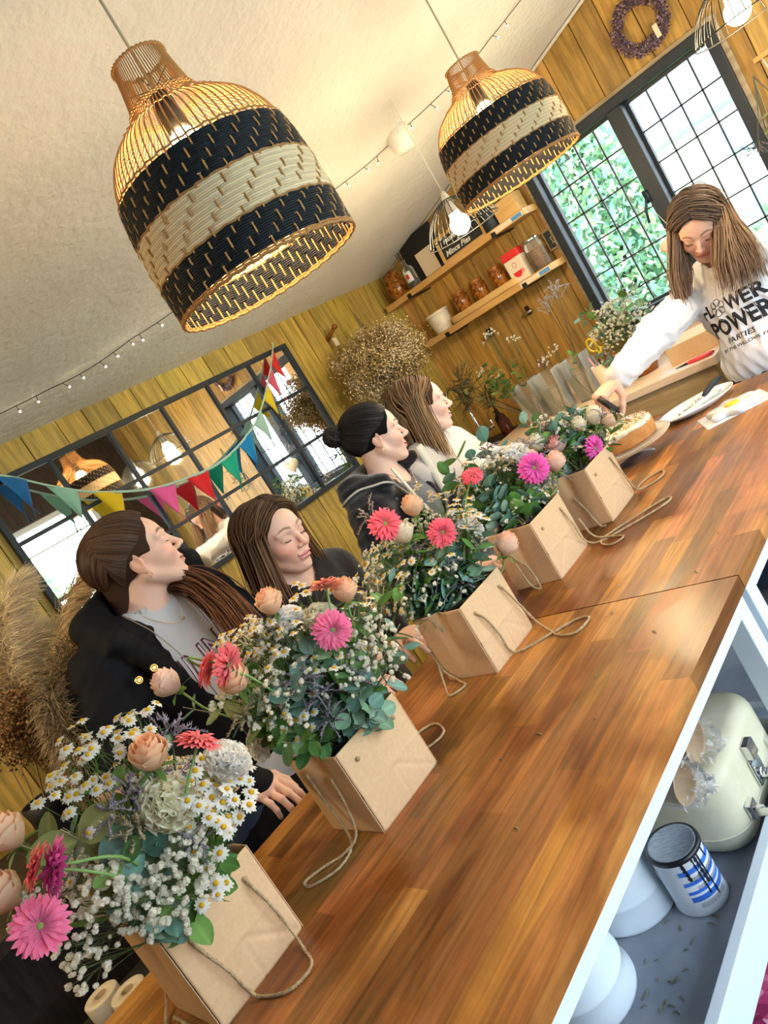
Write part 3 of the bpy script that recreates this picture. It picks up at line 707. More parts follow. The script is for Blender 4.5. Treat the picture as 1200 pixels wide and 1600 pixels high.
def wicker_meshes():
    NR = 75; HT = .42; rib = MB()
    S = np.linspace(0, .415, 44)
    bands = [(.205, .272, (0.012, 0.016, 0.022)), (.274, .345, (0.78, 0.62, 0.40)), (.347, .404, (0.012, 0.016, 0.022))]
    pitch = .0036
    def over(k, s): return ((k + int((s-.205)/pitch/4)) % (3 if not .273 < s < .346 else 4)) < 1
    for k in range(NR):
        a = 2*PI*k/NR; rad = []
        for s in S:
            r = RR(s)
            if s > .205 and over(k, s): r += .0026
            rad.append(r)
        rad = np.array(rad)
        p = np.stack([rad*math.cos(a), rad*math.sin(a), HT - S], 1)
        rib.tube(p, np.interp(rad, (.047, .07, .13, .17), (.0012, .0013, .0016, .0018)), 5, 0, (0.50, 0.27, 0.10))
    weave = []
    for (s0, s1, c) in bands:
        mb = MB(); m = int((s1-s0)/pitch); K = NR*2
        for j in range(m):
            s = s0 + (j+.5)*(s1-s0)/m; kk = np.arange(K)/2.0
            off = np.array([(-.0022 if (q % 2 == 0 and over(q//2, s)) else .0014) for q in range(K)])
            r = RR(s) + off; a = 2*PI*kk/NR
            v = 1 + .14*math.sin(j*2.3)
            mb.tube(np.stack([r*np.cos(a), r*np.sin(a), np.full(K, HT - s)], 1), .0023, 5, 0, np.clip(np.array(c)*v, 0, 1), closed=True)
        weave.append(mb)
    rims = []
    for s, q in ((.003, .0025), (.078, .0015), (.083, .0015), (.112, .0014), (.200, .0018), (.273, .0022), (.346, .0022), (.4065, .002), (.4115, .003)):
        K = 160; a = np.arange(K)*2*PI/K
        r = RR(s) + .0022 + .0008*np.sin(a*NR); rim = MB(); rims.append(rim); rim.tube(np.stack([r*np.cos(a), r*np.sin(a), HT - s + .0012*np.sin(a*NR*.5)], 1), q, 5, 0, (0.42, 0.22, 0.08), closed=True)
    return rib, weave, rims
_rib, _weave, _rim = wicker_meshes()
MR = mesh_from('rattan_ribs', _rib, ['rattan']); MW = [mesh_from('woven_band', w, ['rattan']) for w in _weave]; MRi = [mesh_from('binding', w, ['rattan']) for w in _rim]
def wicker_lamp(x, y, zb, sx, sz, label, power):
    t = thing('wicker_pendant_lamp', label, 'lamp', (x, y, zb), group='wicker pendants over the tables')
    for n, me in (('rattan_ribs', MR), ('woven_band', MW[0]), ('woven_band', MW[1]), ('woven_band', MW[2])) + tuple(('binding', w) for w in MRi):
        o = obj(n, me, [], t); o.scale = (sx, sx, sz)
    H = .42*sz; zc = ceil_z(x) - zb
    obj('cord', MB().tube([(0, 0, H-.13), (0, 0, zc)], .0028, 8), 'cord', t)
    obj('lamp_holder', MB().lathe([(0, H-.06), (.016, H-.06), (.02, H-.075), (.02, H-.125), (.0, H-.125)], 16), 'black_wire', t)
    b = obj('bulb', MB().sphere((0, 0, H-.165), .036, 20, 14, sc=(1, 1, 1.15)), 'bulb_glow', t)
    d = bpy.data.lights.new('bulb_light', 'POINT'); d.energy = power; d.color = (1.0, .70, .38); d.shadow_soft_size = .04
    l = bpy.data.objects.new('bulb_light', d); COL.objects.link(l); l.parent = t; l.location = (0, 0, H-.215)
    m = MB()
    for k in range(6):
        a = k*PI/3; m.tube([(.012*math.cos(a), .012*math.sin(a), H-.05), (RR(.06)*.92*sx*math.cos(a), RR(.06)*.92*sx*math.sin(a), H-.045)], .0012, 4)
    obj('spider_wire', m, 'black_wire', t)
    obj('ceiling_rose', MB().lathe([(0, zc-.03), (.03, zc-.028), (.038, zc-.01), (.038, zc+.012), (0, zc+.012)], 20), 'white_plastic', t)
    return t
wicker_lamp(-.960, .964, 1.808, 1.0, 1.0, 'nearer and larger-looking wicker pendant with black and cream woven bands', 9)
wicker_lamp(-1.082, 2.245, 1.868, 1.10, .885, 'farther wicker pendant with black and cream bands, beside the far window', 9)

def cage_lamp(x, y, zb, label, sag=None, power=5):
    """zb = bulb centre height"""
    t = thing('wire_cage_lamp', label, 'lamp', (x, y, zb), group='wire cage pendants')
    pr = [(.012, .105), (.03, .10), (.062, .086), (.095, .060), (.122, .026), (.140, -.010), (.147, -.030)]
    P = smoothpath([(r, 0, z) for r, z in pr], 16); m = MB()
    for k in range(30):
        R = rotz(2*PI*k/30); m.tube(P @ R.T, .0016, 5)
    obj('cage_wires', m, 'black_wire', t)
    m = MB()
    for r, z, q in ((.147, -.030, .0022), (.062, .086, .0012)): m.tube([(r*math.cos(a), r*math.sin(a), z) for a in np.linspace(0, 2*PI, 60, endpoint=False)], q, 6, closed=True)
    obj('cage_ring', m, 'black_wire', t)
    obj('lamp_holder', MB().lathe([(0, .135), (.008, .135), (.014, .115), (.019, .10), (.021, .055), (.024, .048), (0, .046)], 20), 'white_plastic', t)
    obj('bulb', MB().sphere((0, 0, 0), .040, 24, 16).lathe([(.02, .05), (.025, .03), (.03, .02)], 20), 'bulb_white', t)
    d = bpy.data.lights.new('bulb_light', 'POINT'); d.energy = power; d.color = (1.0, .76, .42); d.shadow_soft_size = .045
    l = bpy.data.objects.new('bulb_light', d); COL.objects.link(l); l.parent = t; l.location = (0, 0, -.055)
    zc = ceil_z(x) - zb
    if sag is None:
        pts = [(0, 0, .13), (0, 0, zc)]; rp = (0, 0)
        obj('cord', MB().tube(pts, .0022, 6), 'white_plastic', t)
    else:
        sx, sy = sag; zr = ceil_z(x+sx) - zb; rp = (sx, sy); zc = zr
        hx = 0.0
        obj('cord', MB().tube(smoothpath([(0, 0, .13), (0, 0, ceil_z(x)-zb-.012), (sx*.25, sy*.25, ceil_z(x+sx*.25)-zb-.02), (sx*.9, sy*.9, zr-.03)], 30), .0022, 6), 'white_plastic', t)
    obj('ceiling_rose', MB().lathe([(0, zc-.085), (.035, zc-.083), (.05, zc-.06), (.053, zc-.02), (.053, zc+.013), (0, zc+.013)], 28, T=(rp[0], rp[1], 0)), 'white_plastic', t)
    return t
cage_lamp(-1.563, 2.606, 1.925, 'black wire cage pendant with glowing bulb in front of the wall shelves', sag=(-.17, .20), power=16)
cage_lamp(-.535, 2.90, 1.962, 'black wire cage pendant at the top right corner above the window', power=16)

cage_lamp(-1.95, -.35, 1.98, 'black wire cage pendant hanging near the left wall at the room\'s near end', power=16)  # extra pendant outside the view, added to brighten the left side
# fairy lights along the ceiling: two wires carrying tiny bulbs
mat('fairy_bulb', (1, .9, .7), .3, emit=(1, .86, .55), estr=16)
def fairy(pts, label, n):
    t = thing('fairy_light_string', label, 'string lights', pts[0]); o = np.array(pts[0])
    p = smoothpath(pts, 120); p = p - o; p[:, 2] -= .006; p[:, 2] -= .006*np.abs(np.sin(np.linspace(0, PI*7, 120)))
    obj('wire', MB().tube(p, .0016, 5), 'black_wire', t)
    r = random.Random(4)
    for i in range(n):
        q = p[int((i+.5)/n*119)]; dx, dy, dz = r.uniform(-.01, .02), r.uniform(-.004, .008), -r.uniform(.016, .026)
        e = q + np.array((dx, dy, dz)); u = unit(e-q)
        b = obj('led', MB().tube([q, e], .0013, 5, 0).tube([e-u*.006, e], .0024, 6, 0).sphere(e+u*.003, .0036, 8, 6, 1), ['black_wire', 'fairy_bulb'], t)
ceilp = lambda x, y: (x, y, ceil_z(x)-.001)
fairy([ceilp(-2.655, .95), ceilp(-2.632, 1.16), ceilp(-2.60, 1.42), ceilp(-2.52, 1.62), ceilp(-2.44, 1.78), ceilp(-2.30, 2.03), ceilp(-2.14, 2.30), ceilp(-1.955, 2.57), ceilp(-1.80, 2.76), ceilp(-1.60, 2.93), ceilp(-1.40, 3.07), ceilp(-1.19, 3.126), ceilp(-.9, 3.2)],
      'black wire of tiny fairy lights running diagonally across the sloping white ceiling', 34)

# bunting
attr_mat('felt', 0.9, trl=.12, sheen=.4)
t = thing('bunting', 'felt pennant bunting on a pale green tape looped in front of the mirror', 'bunting', (-2.80, 1.05, 2.0))
O = np.array((-2.80, 1.05, 2.0))
bp = np.array([(1.00, 2.045), (1.04, 2.035), (1.101, 2.008), (1.144, 1.975), (1.243, 1.884), (1.367, 1.791), (1.557, 1.700), (1.736, 1.657), (1.938, 1.645), (2.152, 1.691), (2.306, 1.763), (2.489, 1.902), (2.56, 1.965), (2.62, 2.03)])
bx = np.interp(bp[:, 0], (1.0, 1.8, 2.62), (-2.83, -2.79, -2.83))
path = smoothpath(np.c_[bx, bp], 140)
m = MB(); w = .007
P = [[q + (0, 0, w) - O, q - (0, 0, w*.6) - O] for q in path]; m.grid(P, 0, (0.45, 0.68, 0.60)); obj('tape', m, 'felt', t, solid=.0015)
PEN = [(1.13, (0.01, 0.16, 0.48)), (1.265, (0.30, 0.60, 0.48)), (1.415, (0.80, 0.56, 0.01)), (1.62, (0.85, 0.12, 0.38)), (1.80, (0.72, 0.01, 0.02)), (1.98, (0.0, 0.42, 0.28)), (2.13, (0.0, 0.24, 0.60)), (2.27, (0.38, 0.62, 0.58)), (2.40, (0.80, 0.62, 0.01)), (2.475, (0.72, 0.10, 0.18)), (2.56, (0.70, 0.01, 0.01))]
for i, (y, c) in enumerate(PEN):
    k = np.argmin(abs(path[:, 1]-y)); a = path[k]-O; tdir = unit(path[min(k+4, 139)] - path[max(k-4, 0)])
    W, L = .115, .135
    if i > 6: W, L = .095, .12
    n = 9; P = []; dn = unit(np.array((0.0, -.12*np.sign(tdir[2]) + (.16 if i > 6 else -.10), -1)))
    for j in range(n):
        v = j/(n-1); ww = W*(1-v)*.5 + .002
        P.append([a + tdir*u*ww*(1 if v < .9 else 1) + dn*L*v + np.array((.012*math.sin(v*3+i)*v + .004*math.sin(u*3+i), 0, 0)) for u in np.linspace(-1, 1, 7)])
    m = MB(); m.grid(P, 0, c); pn = obj('pennant', m, 'felt', t, solid=.002)
    m = MB(); tip = a + dn*L
    for q in range(7):
        m.tube([tip, tip + dn*.012 + (.004*math.sin(q), .008*math.cos(q*2.1), -.012), tip + dn*.02 + (.006*math.sin(q), .012*math.cos(q*2.1), -.016)], .0015, 4, 0, np.array(c)*.8)
    obj('tassel', m, 'felt', pn)
# ================================================================ FLOWER LIBRARY (template meshes around the origin, facing +z)
attr_mat('petal', 0.55, trl=0.38, spec=.3)
attr_mat('petal_pale', 0.7, trl=0.55, spec=.2)
attr_mat('leaf', 0.5, trl=0.12, spec=.45, grain=.18, gscale=25)
attr_mat('dry', 0.85, trl=0.1, spec=.2)
attr_mat('stem', 0.55)
def petal_strip(L, w, w0, lift, curl, n=6, m=3, notch=0.0, cup=0.0):
    """strip along +x from 0 to L, returns grid n x m"""
    P = np.zeros((n, m, 3))
    for i in range(n):
        t = i/(n-1); ww = (w0 + (w-w0)*math.sin(min(1, t*1.35)*PI/2)) * (1 if t < .72 else math.sqrt(max(0.02, 1-((t-.72)/.30)**2)))
        for j in range(m):
            u = (j/(m-1)-.5)*2
            P[i, j] = (L*t*(1-.04*abs(u)*(t > .9)), ww*.5*u, lift*math.sin(t*PI*.6) - curl*t*t + cup*u*u*ww)
    return P
def shade(c, k): return np.clip(np.asarray(c)*k, 0, 1)
def gerbera_mesh(col, seed, eye=(0.30, 0.42, 0.10), r=.036):
    rr = random.Random(seed); mb = MB(); ce = MB(); col = np.array(col)
    for ring, (n, L, lift, w, z) in enumerate(((24, r, .006, .0078, -.001), (22, r*.93, .010, .007, .001), (18, r*.70, .012, .0055, .003))):
        for k in range(n):
            a = 2*PI*(k + .5*ring)/n + rr.uniform(-.05, .05); LL = L*rr.uniform(.92, 1.05)
            P = petal_strip(LL, w, .002, lift*rr.uniform(.7, 1.2), .004*rr.uniform(0, 1.6), cup=.12)
            P = P.reshape(-1, 3) @ rotx(rr.uniform(-.15, .15)).T @ rotz(a).T + (0, 0, z)
            t = np.repeat(np.linspace(0, 1, 6), 3)[:, None]
            c = col*(.78+.30*t) * rr.uniform(.9, 1.1) + np.array((.10, .07, .08))*t
            mb.grid(P.reshape(6, 3, 3), 0, np.clip(c, 0, 1).reshape(6, 3, 3))
    for k in range(70):
        q = rr.random(); rad = r*(.12 + .24*math.sqrt(q)); a = k*2.399
        c = shade(col, .75) if q > .4 else np.array(eye)
        d = unit((math.cos(a)*.5, math.sin(a)*.5, 1)); b0 = np.array((rad*math.cos(a), rad*math.sin(a), .004))
        ce.tube([b0, b0 + d*r*(.18 + .05*rr.random())], [.0011, .0004], 4, 0, c)
    ce.sphere((0, 0, .0045), r*.17, 12, 6, 0, eye, sc=(1, 1, .5))
    return mesh_from('gerbera', mb, ['petal']), mesh_from('flower_centre', ce, ['petal'])
def rose_mesh(inner, outer, seed, r=.024, open_=.5):
    rr = random.Random(seed); mb = MB(); inner = np.array(inner); outer = np.array(outer)
    for layer, (n, rad, h, flare) in enumerate(((3, .28, 1.0, -.10), (4, .46, 1.02, -.02), (5, .66, .98, .12*open_*2), (5, .84, .88, .32*open_*2), (5, .95, .72, .6*open_*2))):
        for k in range(n):
            a0 = 2*PI*k/n + layer*.9 + rr.uniform(-.12, .12); wid = 2*PI/n*1.45; N, M = 9, 9; P = []; C = []
            for i in range(N):
                t = i/(N-1); row = []; crow = []
                for j in range(M):
                    u = (j/(M-1)-.5)*2
                    prof_ = math.sin(min(1, t*1.25+.12)*PI/2)
                    edge = 1 - .22*abs(u)**3*t - .06*rr.random()*t*t
                    aa = a0 + u*wid*.5*(.35+.65*math.sin(t*PI*.62+.25))
                    R = r*rad*(prof_*(1-.12*t) + flare*t**3*(1+.25*u*u)) + r*.02*u
                    z = r*2.05*h*t*edge - r*flare*.35*t**5 - r*.6
                    row.append((R*math.cos(aa), R*math.sin(aa), z)); crow.append(np.clip(inner + (outer-inner)*(layer/4)*(.5+.5*t) + .05*(t > .85), 0, 1))
                P.append(row); C.append(crow)
            mb.grid(P, 0, C)
    for k in range(5):   # sepals
        P = petal_strip(r*1.1, r*.32, r*.15, .0, r*.5, 5, 3).reshape(-1, 3) @ roty(-.25).T @ rotz(2*PI*k/5).T + (0, 0, -r*.58)
        mb.grid(P.reshape(5, 3, 3), 0, (.16, .30, .07))
    mb.sphere((0, 0, -r*.62), r*.26, 10, 8, 0, (.18, .32, .08), sc=(1, 1, 1.1))
    return mesh_from('rose', mb, ['petal'])
def carnation_mesh(col, seed, r=.034):
    rr = random.Random(seed); mb = MB(); col = np.array(col)
    for k in range(34):
        q = (k+.5)/34; el = 0.12 + 1.38*math.sqrt(q); a = k*2.39996; ph = rr.uniform(0, 6)
        N, M = 7, 13; P = []; C = []; L = r*(1.0 + rr.uniform(-.08, .08)); 
        for i in range(N):
            t = i/(N-1); row = []; cr_ = []
            for j in range(M):
                u = (j/(M-1)-.5)*2; hw = .16 + .60*t*t
                zz = .0042*t*t*math.sin(j*2.3+ph) + .002*t*math.sin(j*4.9+ph)
                ee = t*(1-.10*abs(u)**2) - .05*t*(j % 2)*(i == N-1)
                d = np.array((math.sin(hw*u), 0 + zz/L*2, math.cos(hw*u)))*L*ee
                row.append(d); cr_.append(np.clip(col*(.92+.10*t), 0, 1))
            P.append(row); C.append(cr_)
        R = rotz(a) @ roty(el) @ rotz(rr.uniform(-.6, .6))
        P = np.array(P) @ R.T; P[:, :, 2] = P[:, :, 2]*.8 - r*.25
        mb.grid(P, 0, C)
    mb.sphere((0, 0, -r*.42), r*.3, 12, 8, 0, (.25, .40, .20), sc=(1, 1, 1.5))
    return mesh_from('carnation', mb, ['petal_pale'])
def daisy_mb(rr, r=.0105):
    mb = MB(); n = 13
    for k in range(n):
        P = petal_strip(r*rr.uniform(.9, 1.08), r*.42, r*.14, r*.05, r*rr.uniform(.0, .35), 4, 3).reshape(-1, 3) @ rotz(2*PI*k/n+rr.uniform(-.06, .06)).T
        mb.grid(P.reshape(4, 3, 3), 0, (.86, .85, .80))
    mb.sphere((0, 0, r*.08), r*.34, 10, 6, 0, (.80, .50, .02), sc=(1, 1, .75))
    return mb
_rd = random.Random(5); DAISY = [daisy_mb(_rd) for _ in range(3)]
def puff_mb(rr, r=.0042):
    mb = MB(); mb.sphere((0, 0, 0), r*.55, 6, 4, 0, (.80, .78, .66))
    for k in range(13):
        a = k*2.4; z = 1-2*(k+.5)/13; s = math.sqrt(max(0, 1-z*z)); d = np.array((s*math.cos(a), s*math.sin(a), z))
        Fm = frame(d, roll=rr.uniform(0, 3)); q = np.array(((-.34, -.32, .50), (.36, -.34, .52), (.42, .36, .78), (-.38, .36, .76), (0, 0, .66)))*r*1.15
        mb.add(q @ Fm.T*1.0, [(0, 1, 4), (1, 2, 4), (2, 3, 4), (3, 0, 4)], 0, np.array((.96, .94, .84))*rr.uniform(.9, 1.04))
    return mb
PUFF = [puff_mb(_rd) for _ in range(4)]
def spray(kind, base, tip, n, spread, seed, size=1.0, tint=None):
    """a branching sprig from base to tip carrying n heads ; kinds: daisy, puff, statice"""
    rr = random.Random(seed); mb = MB(); base = np.array(base, float); tip = np.array(tip, float); ax = tip-base; L = np.linalg.norm(ax); u = ax/L
    bend = np.array([rr.uniform(-1, 1) for _ in range(3)])*L*.05
    main = smoothpath([base, base+ax*.5+bend, tip - u*spread*.3], 10); g = {'daisy': (.16, .26, .07), 'puff': (.20, .27, .12), 'statice': (.16, .17, .13)}[kind]
    mb.tube(main, [.0016*size]*5+[.0011*size]*5, 5, 0, g); Fm = frame(u)
    nodes = [main[i] for i in (5, 6, 7, 8, 9)]
    for k in range(n):
        a = k*2.39996 + rr.uniform(-.3, .3); rad = spread*math.sqrt((k+.5)/n)*rr.uniform(.8, 1.15)
        h = spread*(.45*rr.uniform(-.6, 1) - .35*(rad/spread)**2)
        e = tip + Fm @ np.array((rad*math.cos(a), rad*math.sin(a), h)); nd = nodes[rr.randint(0, 4)]
        mid = (nd+e)/2 + u*L*.04*rr.uniform(-.3, 1) 
        if kind == 'daisy':
            mb.tube([nd, mid, e], .0006*size, 4, 0, g); d = unit(e-nd)*.35 + u*.8 + np.array([rr.uniform(-.35, .35) for _ in range(3)])
            mb.merge(DAISY[rr.randint(0, 2)], frame(d, roll=rr.random()*3), e, size*rr.uniform(.8, 1.1))
        elif kind == 'puff':
            mb.tube([nd, mid, e], .00042*size, 4, 0, g)
            for q in range(rr.choice((1, 2, 2, 3))):
                o = np.array([rr.uniform(-1, 1) for _ in range(3)])*.0055*size*(q > 0)
                mb.merge(PUFF[rr.randint(0, 3)], frame((rr.uniform(-1, 1), rr.uniform(-1, 1), 1)), e+o, size*rr.uniform(.62, 1.15))
        else:
            d = unit(e-nd + u*L*.15); nd2 = tip + (nd-tip)*.35; ee = nd2 + (e-nd2)*1.0; p = smoothpath([nd2, (nd2+ee)/2 + u*.006, ee], 7); mb.tube(p, .0006, 4, 0, g)
            col = tint or (.40, .34, .42)
            for q in range(16):
                t = .25+.75*q/15; pt = p[min(6, int(t*6))]*(1-(t*6) % 1) + p[min(6, int(t*6)+1)]*((t*6) % 1)
                dd = unit(np.array([rr.uniform(-1, 1) for _ in range(3)]) + d*1.2); F2 = frame(dd); s = .0032*size*rr.uniform(.7, 1.2)
                v = np.array(((-.5, 0, 0), (.5, 0, 0), (0, .35, 0), (0, 0, 1.6), (0, -.35, 0)))*s
                mb.add(v @ F2.T + pt, [(0, 2, 3), (2, 1, 3), (1, 4, 3), (4, 0, 3)], 0, np.array(col)*rr.uniform(.6, 1.25))
    if kind == 'daisy':  # feathery leaves
        for k in range(8):
            nd = main[rr.randint(3, 8)]; dd = unit(u*.4 + np.array([rr.uniform(-1, 1) for _ in range(3)]))
            for q in range(5):
                b = nd + dd*.006*q; mb.tube([b, b + unit(dd + np.array([rr.uniform(-1, 1) for _ in range(3)])*.9)*.010], [.0007, .0003], 4, 0, (.14, .34, .06))
    return mesh_from('sprig', mb, ['petal_pale' if kind == 'puff' else 'petal'])
def leaf_grid(L, W, cup=.15, bend=.1, n=8, m=7, power=1.0, point=.0):
    P = np.zeros((n, m, 3))
    for i in range(n):
        t = i/(n-1); w = W*.5*max(.03, math.sin(PI*min(1, (t*.97+.015))**power))**.62
        if point: w *= (1 - point*t**3)
        for j in range(m):
            u = (j/(m-1)-.5)*2; P[i, j] = (L*t, w*u, -bend*L*t*t + cup*W*u*u*.5)
    return P
EUC = [(.17, .33, .27), (.21, .38, .32), (.13, .27, .21), (.25, .38, .28), (.18, .32, .20)]
RUS = [(.10, .24, .05), (.16, .30, .07), (.08, .20, .06)]
OLV = [(.24, .27, .09), (.30, .32, .12), (.20, .25, .10)]
def leaf_sprig(base, tip, pairs, size, seed, cols=EUC, elong=1.0, single=False, lean=(0, 0, 0), start=.35):
    rr = random.Random(seed); mb = MB(); base = np.array(base, float); tip = np.array(tip, float); L = np.linalg.norm(tip-base)
    ben = np.array([rr.uniform(-1, 1) for _ in range(3)])*L*.06 + np.array(lean)
    p = smoothpath([base, base+(tip-base)*.5+ben, tip], 24); mb.tube(p, np.linspace(.0020, .0009, 24), 5, 1, (.28, .24, .13))
    for k in range(pairs):
        t = start + (1-start)*(k+.5)/pairs; i = min(22, int(t*23)); u = unit(p[i+1]-p[i]); s = size*(1.1-.35*t)*rr.uniform(.85, 1.1); ph = k*PI/2 + rr.uniform(-.4, .4)
        Fm = frame(u)
        for sd in ((0,) if single else (0, PI)):
            a = ph+sd; out = Fm @ np.array((math.cos(a), math.sin(a), 0)); d = unit(out + u*rr.uniform(.25, .9)); nrm = unit(np.cross(np.cross(d, u), d) + np.array([rr.uniform(-.35, .35) for _ in range(3)]))
            y = unit(np.cross(nrm, d)); R = np.stack([d, y, np.cross(d, y)], 1)
            P = leaf_grid(s*elong, s*.95, cup=.16*rr.uniform(.3, 1.5), bend=rr.uniform(-.1, .22)).reshape(-1, 3)
            c = np.array(cols[rr.randint(0, len(cols)-1)])*rr.uniform(.85, 1.2)
            u2 = np.abs(np.tile(np.linspace(-1, 1, 7), 8))[:, None]; cc = c*(1 + .28*(u2 < .1))
            mb.grid((P @ R.T + p[i] + d*.003).reshape(8, 7, 3), 0, np.clip(cc, 0, 1).reshape(8, 7, 3)); mb.tube([p[i], p[i]+d*.004], .0006, 4, 1, (.28, .24, .13))
    return mesh_from('leaf_sprig', mb, ['leaf', 'stem'])
_G = {}
PINK, CORAL, MAG, PEACHG, HOT = (.88, .16, .34), (.86, .17, .18), (.80, .08, .45), (.85, .34, .26), (.86, .10, .16)
def g_mesh(col, seed):
    if (col, seed) not in _G: _G[(col, seed)] = gerbera_mesh(col, seed)
    return _G[(col, seed)]
ROSES = {}
def r_mesh(kind):
    if kind not in ROSES:
        a = {'peach': ((.90, .46, .24), (.88, .66, .46), .16), 'cream': ((.86, .76, .52), (.86, .80, .64), .18), 'blush': ((.88, .52, .40), (.88, .72, .60), .12), 'pinkrose': ((.85, .30, .32), (.86, .66, .58), .3)}[kind]
        ROSES[kind] = rose_mesh(a[0], a[1], len(ROSES)+3, open_=a[2])
    return ROSES[kind]
CARN = {}
def c_mesh(kind):
    if kind not in CARN: CARN[kind] = carnation_mesh({'white': (1.0, 1.0, .96), 'cream': (1.0, .96, .78)}[kind], len(CARN)+1)
    return CARN[kind]
LEAFCOL = {'euc': EUC, 'rus': RUS, 'olv': OLV}
def bouquet(label, centre, items, seed, extra):
    """items: (kind, variant, position, facing, scale) in world coordinates"""
    t = thing('flower_bouquet', label, 'bouquet', centre, group='hand-tied bouquets in the kraft bags'); C0 = np.array(centre); rr = random.Random(seed)
    for i, (kind, var, pos, fac, s) in enumerate(items + extra):
        p = np.array(pos) - C0; base = np.array((rr.uniform(-.018, .018), rr.uniform(-.018, .018), 0.0))
        fac = unit(fac); R = frame(fac, roll=rr.uniform(0, 6)); M4 = Matrix(R.tolist()).to_4x4(); M4.translation = Vector(p)
        if kind in ('gerbera', 'rose', 'carnation'):
            if kind == 'gerbera': me, ce = g_mesh(var, i % 2)
            elif kind == 'rose': me = r_mesh(var)
            else: me = c_mesh(var)
            o = obj(kind, me, [], t); o.matrix_local = M4 @ Matrix.Scale(s, 4)
            if kind == 'gerbera': obj('flower_centre', ce, [], o)
            # stem in the flower's own space
            inv = (M4 @ Matrix.Scale(s, 4)).inverted(); b = np.array(inv @ Vector(base)); L = np.linalg.norm(b)
            st = -.002 if kind == 'gerbera' else -.018
            q = smoothpath([(0, 0, st), (0, 0, st - L*.22), b*.6 + np.array((0, 0, -L*.08)), b], 14); obj('stem', MB().tube(q, .0022/s*1.0, 6, 0, (.20, .34, .10)), 'stem', o)
        else:
            if kind in ('daisy', 'puff', 'statice'):
                n, sp = var[0], var[1]; me = spray(kind, base, p, n, sp, seed*50+i, s, var[2] if len(var) > 2 else None)
                nm = {'daisy': 'chamomile_sprig', 'puff': 'gypsophila_sprig', 'statice': 'statice_sprig'}[kind]
            else:
                pairs, size = var; el = {'euc': 1.0, 'rus': 1.45, 'olv': 1.35}[kind]; me = leaf_sprig(base, p, pairs, size*s, seed*50+i, LEAFCOL[kind], el)
                nm = {'euc': 'eucalyptus_sprig', 'rus': 'green_leaf_sprig', 'olv': 'olive_leaf_sprig'}[kind]
            me.name = nm; obj(nm, me, [], t)
    return t
# ================================================================ PEOPLE: bodies grown from smooth distance fields, meshed with surface nets
class Field:
    def __init__(s): s.p = []
    def cone(s, a, b, ra, rb, k=.012, op='u'):
        a = np.asarray(a, float); b = np.asarray(b, float)
        s.p.append(('c', (a, b, ra, rb), (a+b)/2, np.linalg.norm(b-a)/2 + max(ra, rb), k, op)); return s
    def chain(s, pts, rad, k=.012, op='u'):
        for i in range(len(pts)-1): s.cone(pts[i], pts[i+1], rad[i], rad[i+1], k, op)
        return s
    def ell(s, c, r, R=None, k=.012, op='u'):
        c = np.asarray(c, float); r = np.asarray(r, float); s.p.append(('e', (c, r, None if R is None else np.asarray(R, float)), c, r.max(), k, op)); return s
    def ev(s, P, c=None, br=None):
        d = np.full(len(P), .12, np.float64)
        for t, a, pc, pr, k, op in s.p:
            if c is not None and op == 'u' and np.linalg.norm(c-pc) - pr - br > .06 + k: continue
            if c is not None and op != 'u' and op != 'i' and np.linalg.norm(c-pc) - pr - br > k + .01: continue
            if t == 'c':
                A, B, ra, rb = a; ba = B-A; pa = P-A; h = np.clip(pa @ ba/(ba @ ba + 1e-12), 0, 1); q = np.linalg.norm(pa - h[:, None]*ba, axis=1) - (ra + h*(rb-ra))
            elif t == 'e':
                C_, r, R = a; q = P-C_
                if R is not None: q = q @ R
                k0 = np.linalg.norm(q/r, axis=1); k1 = np.linalg.norm(q/(r*r), axis=1) + 1e-9; q = k0*(k0-1)/k1
            if op == 'u': h = np.maximum(k - np.abs(d-q), 0)/k; d = np.minimum(d, q) - h*h*k*.25
            elif op == 's': q = -q; h = np.maximum(k - np.abs(d-q), 0)/k; d = np.maximum(d, q) + h*h*k*.25
            else: h = np.maximum(k - np.abs(d-q), 0)/k; d = np.maximum(d, q) + h*h*k*.25
        return d
def axis(lo, hi, spans, fine, coarse):
    """coordinates from lo to hi: fine inside the spans, coarse elsewhere"""
    x = [lo]
    while x[-1] < hi:
        f = any(a - coarse <= x[-1] <= b for a, b in spans); x.append(x[-1] + (fine if f else coarse))
    return np.array(x)
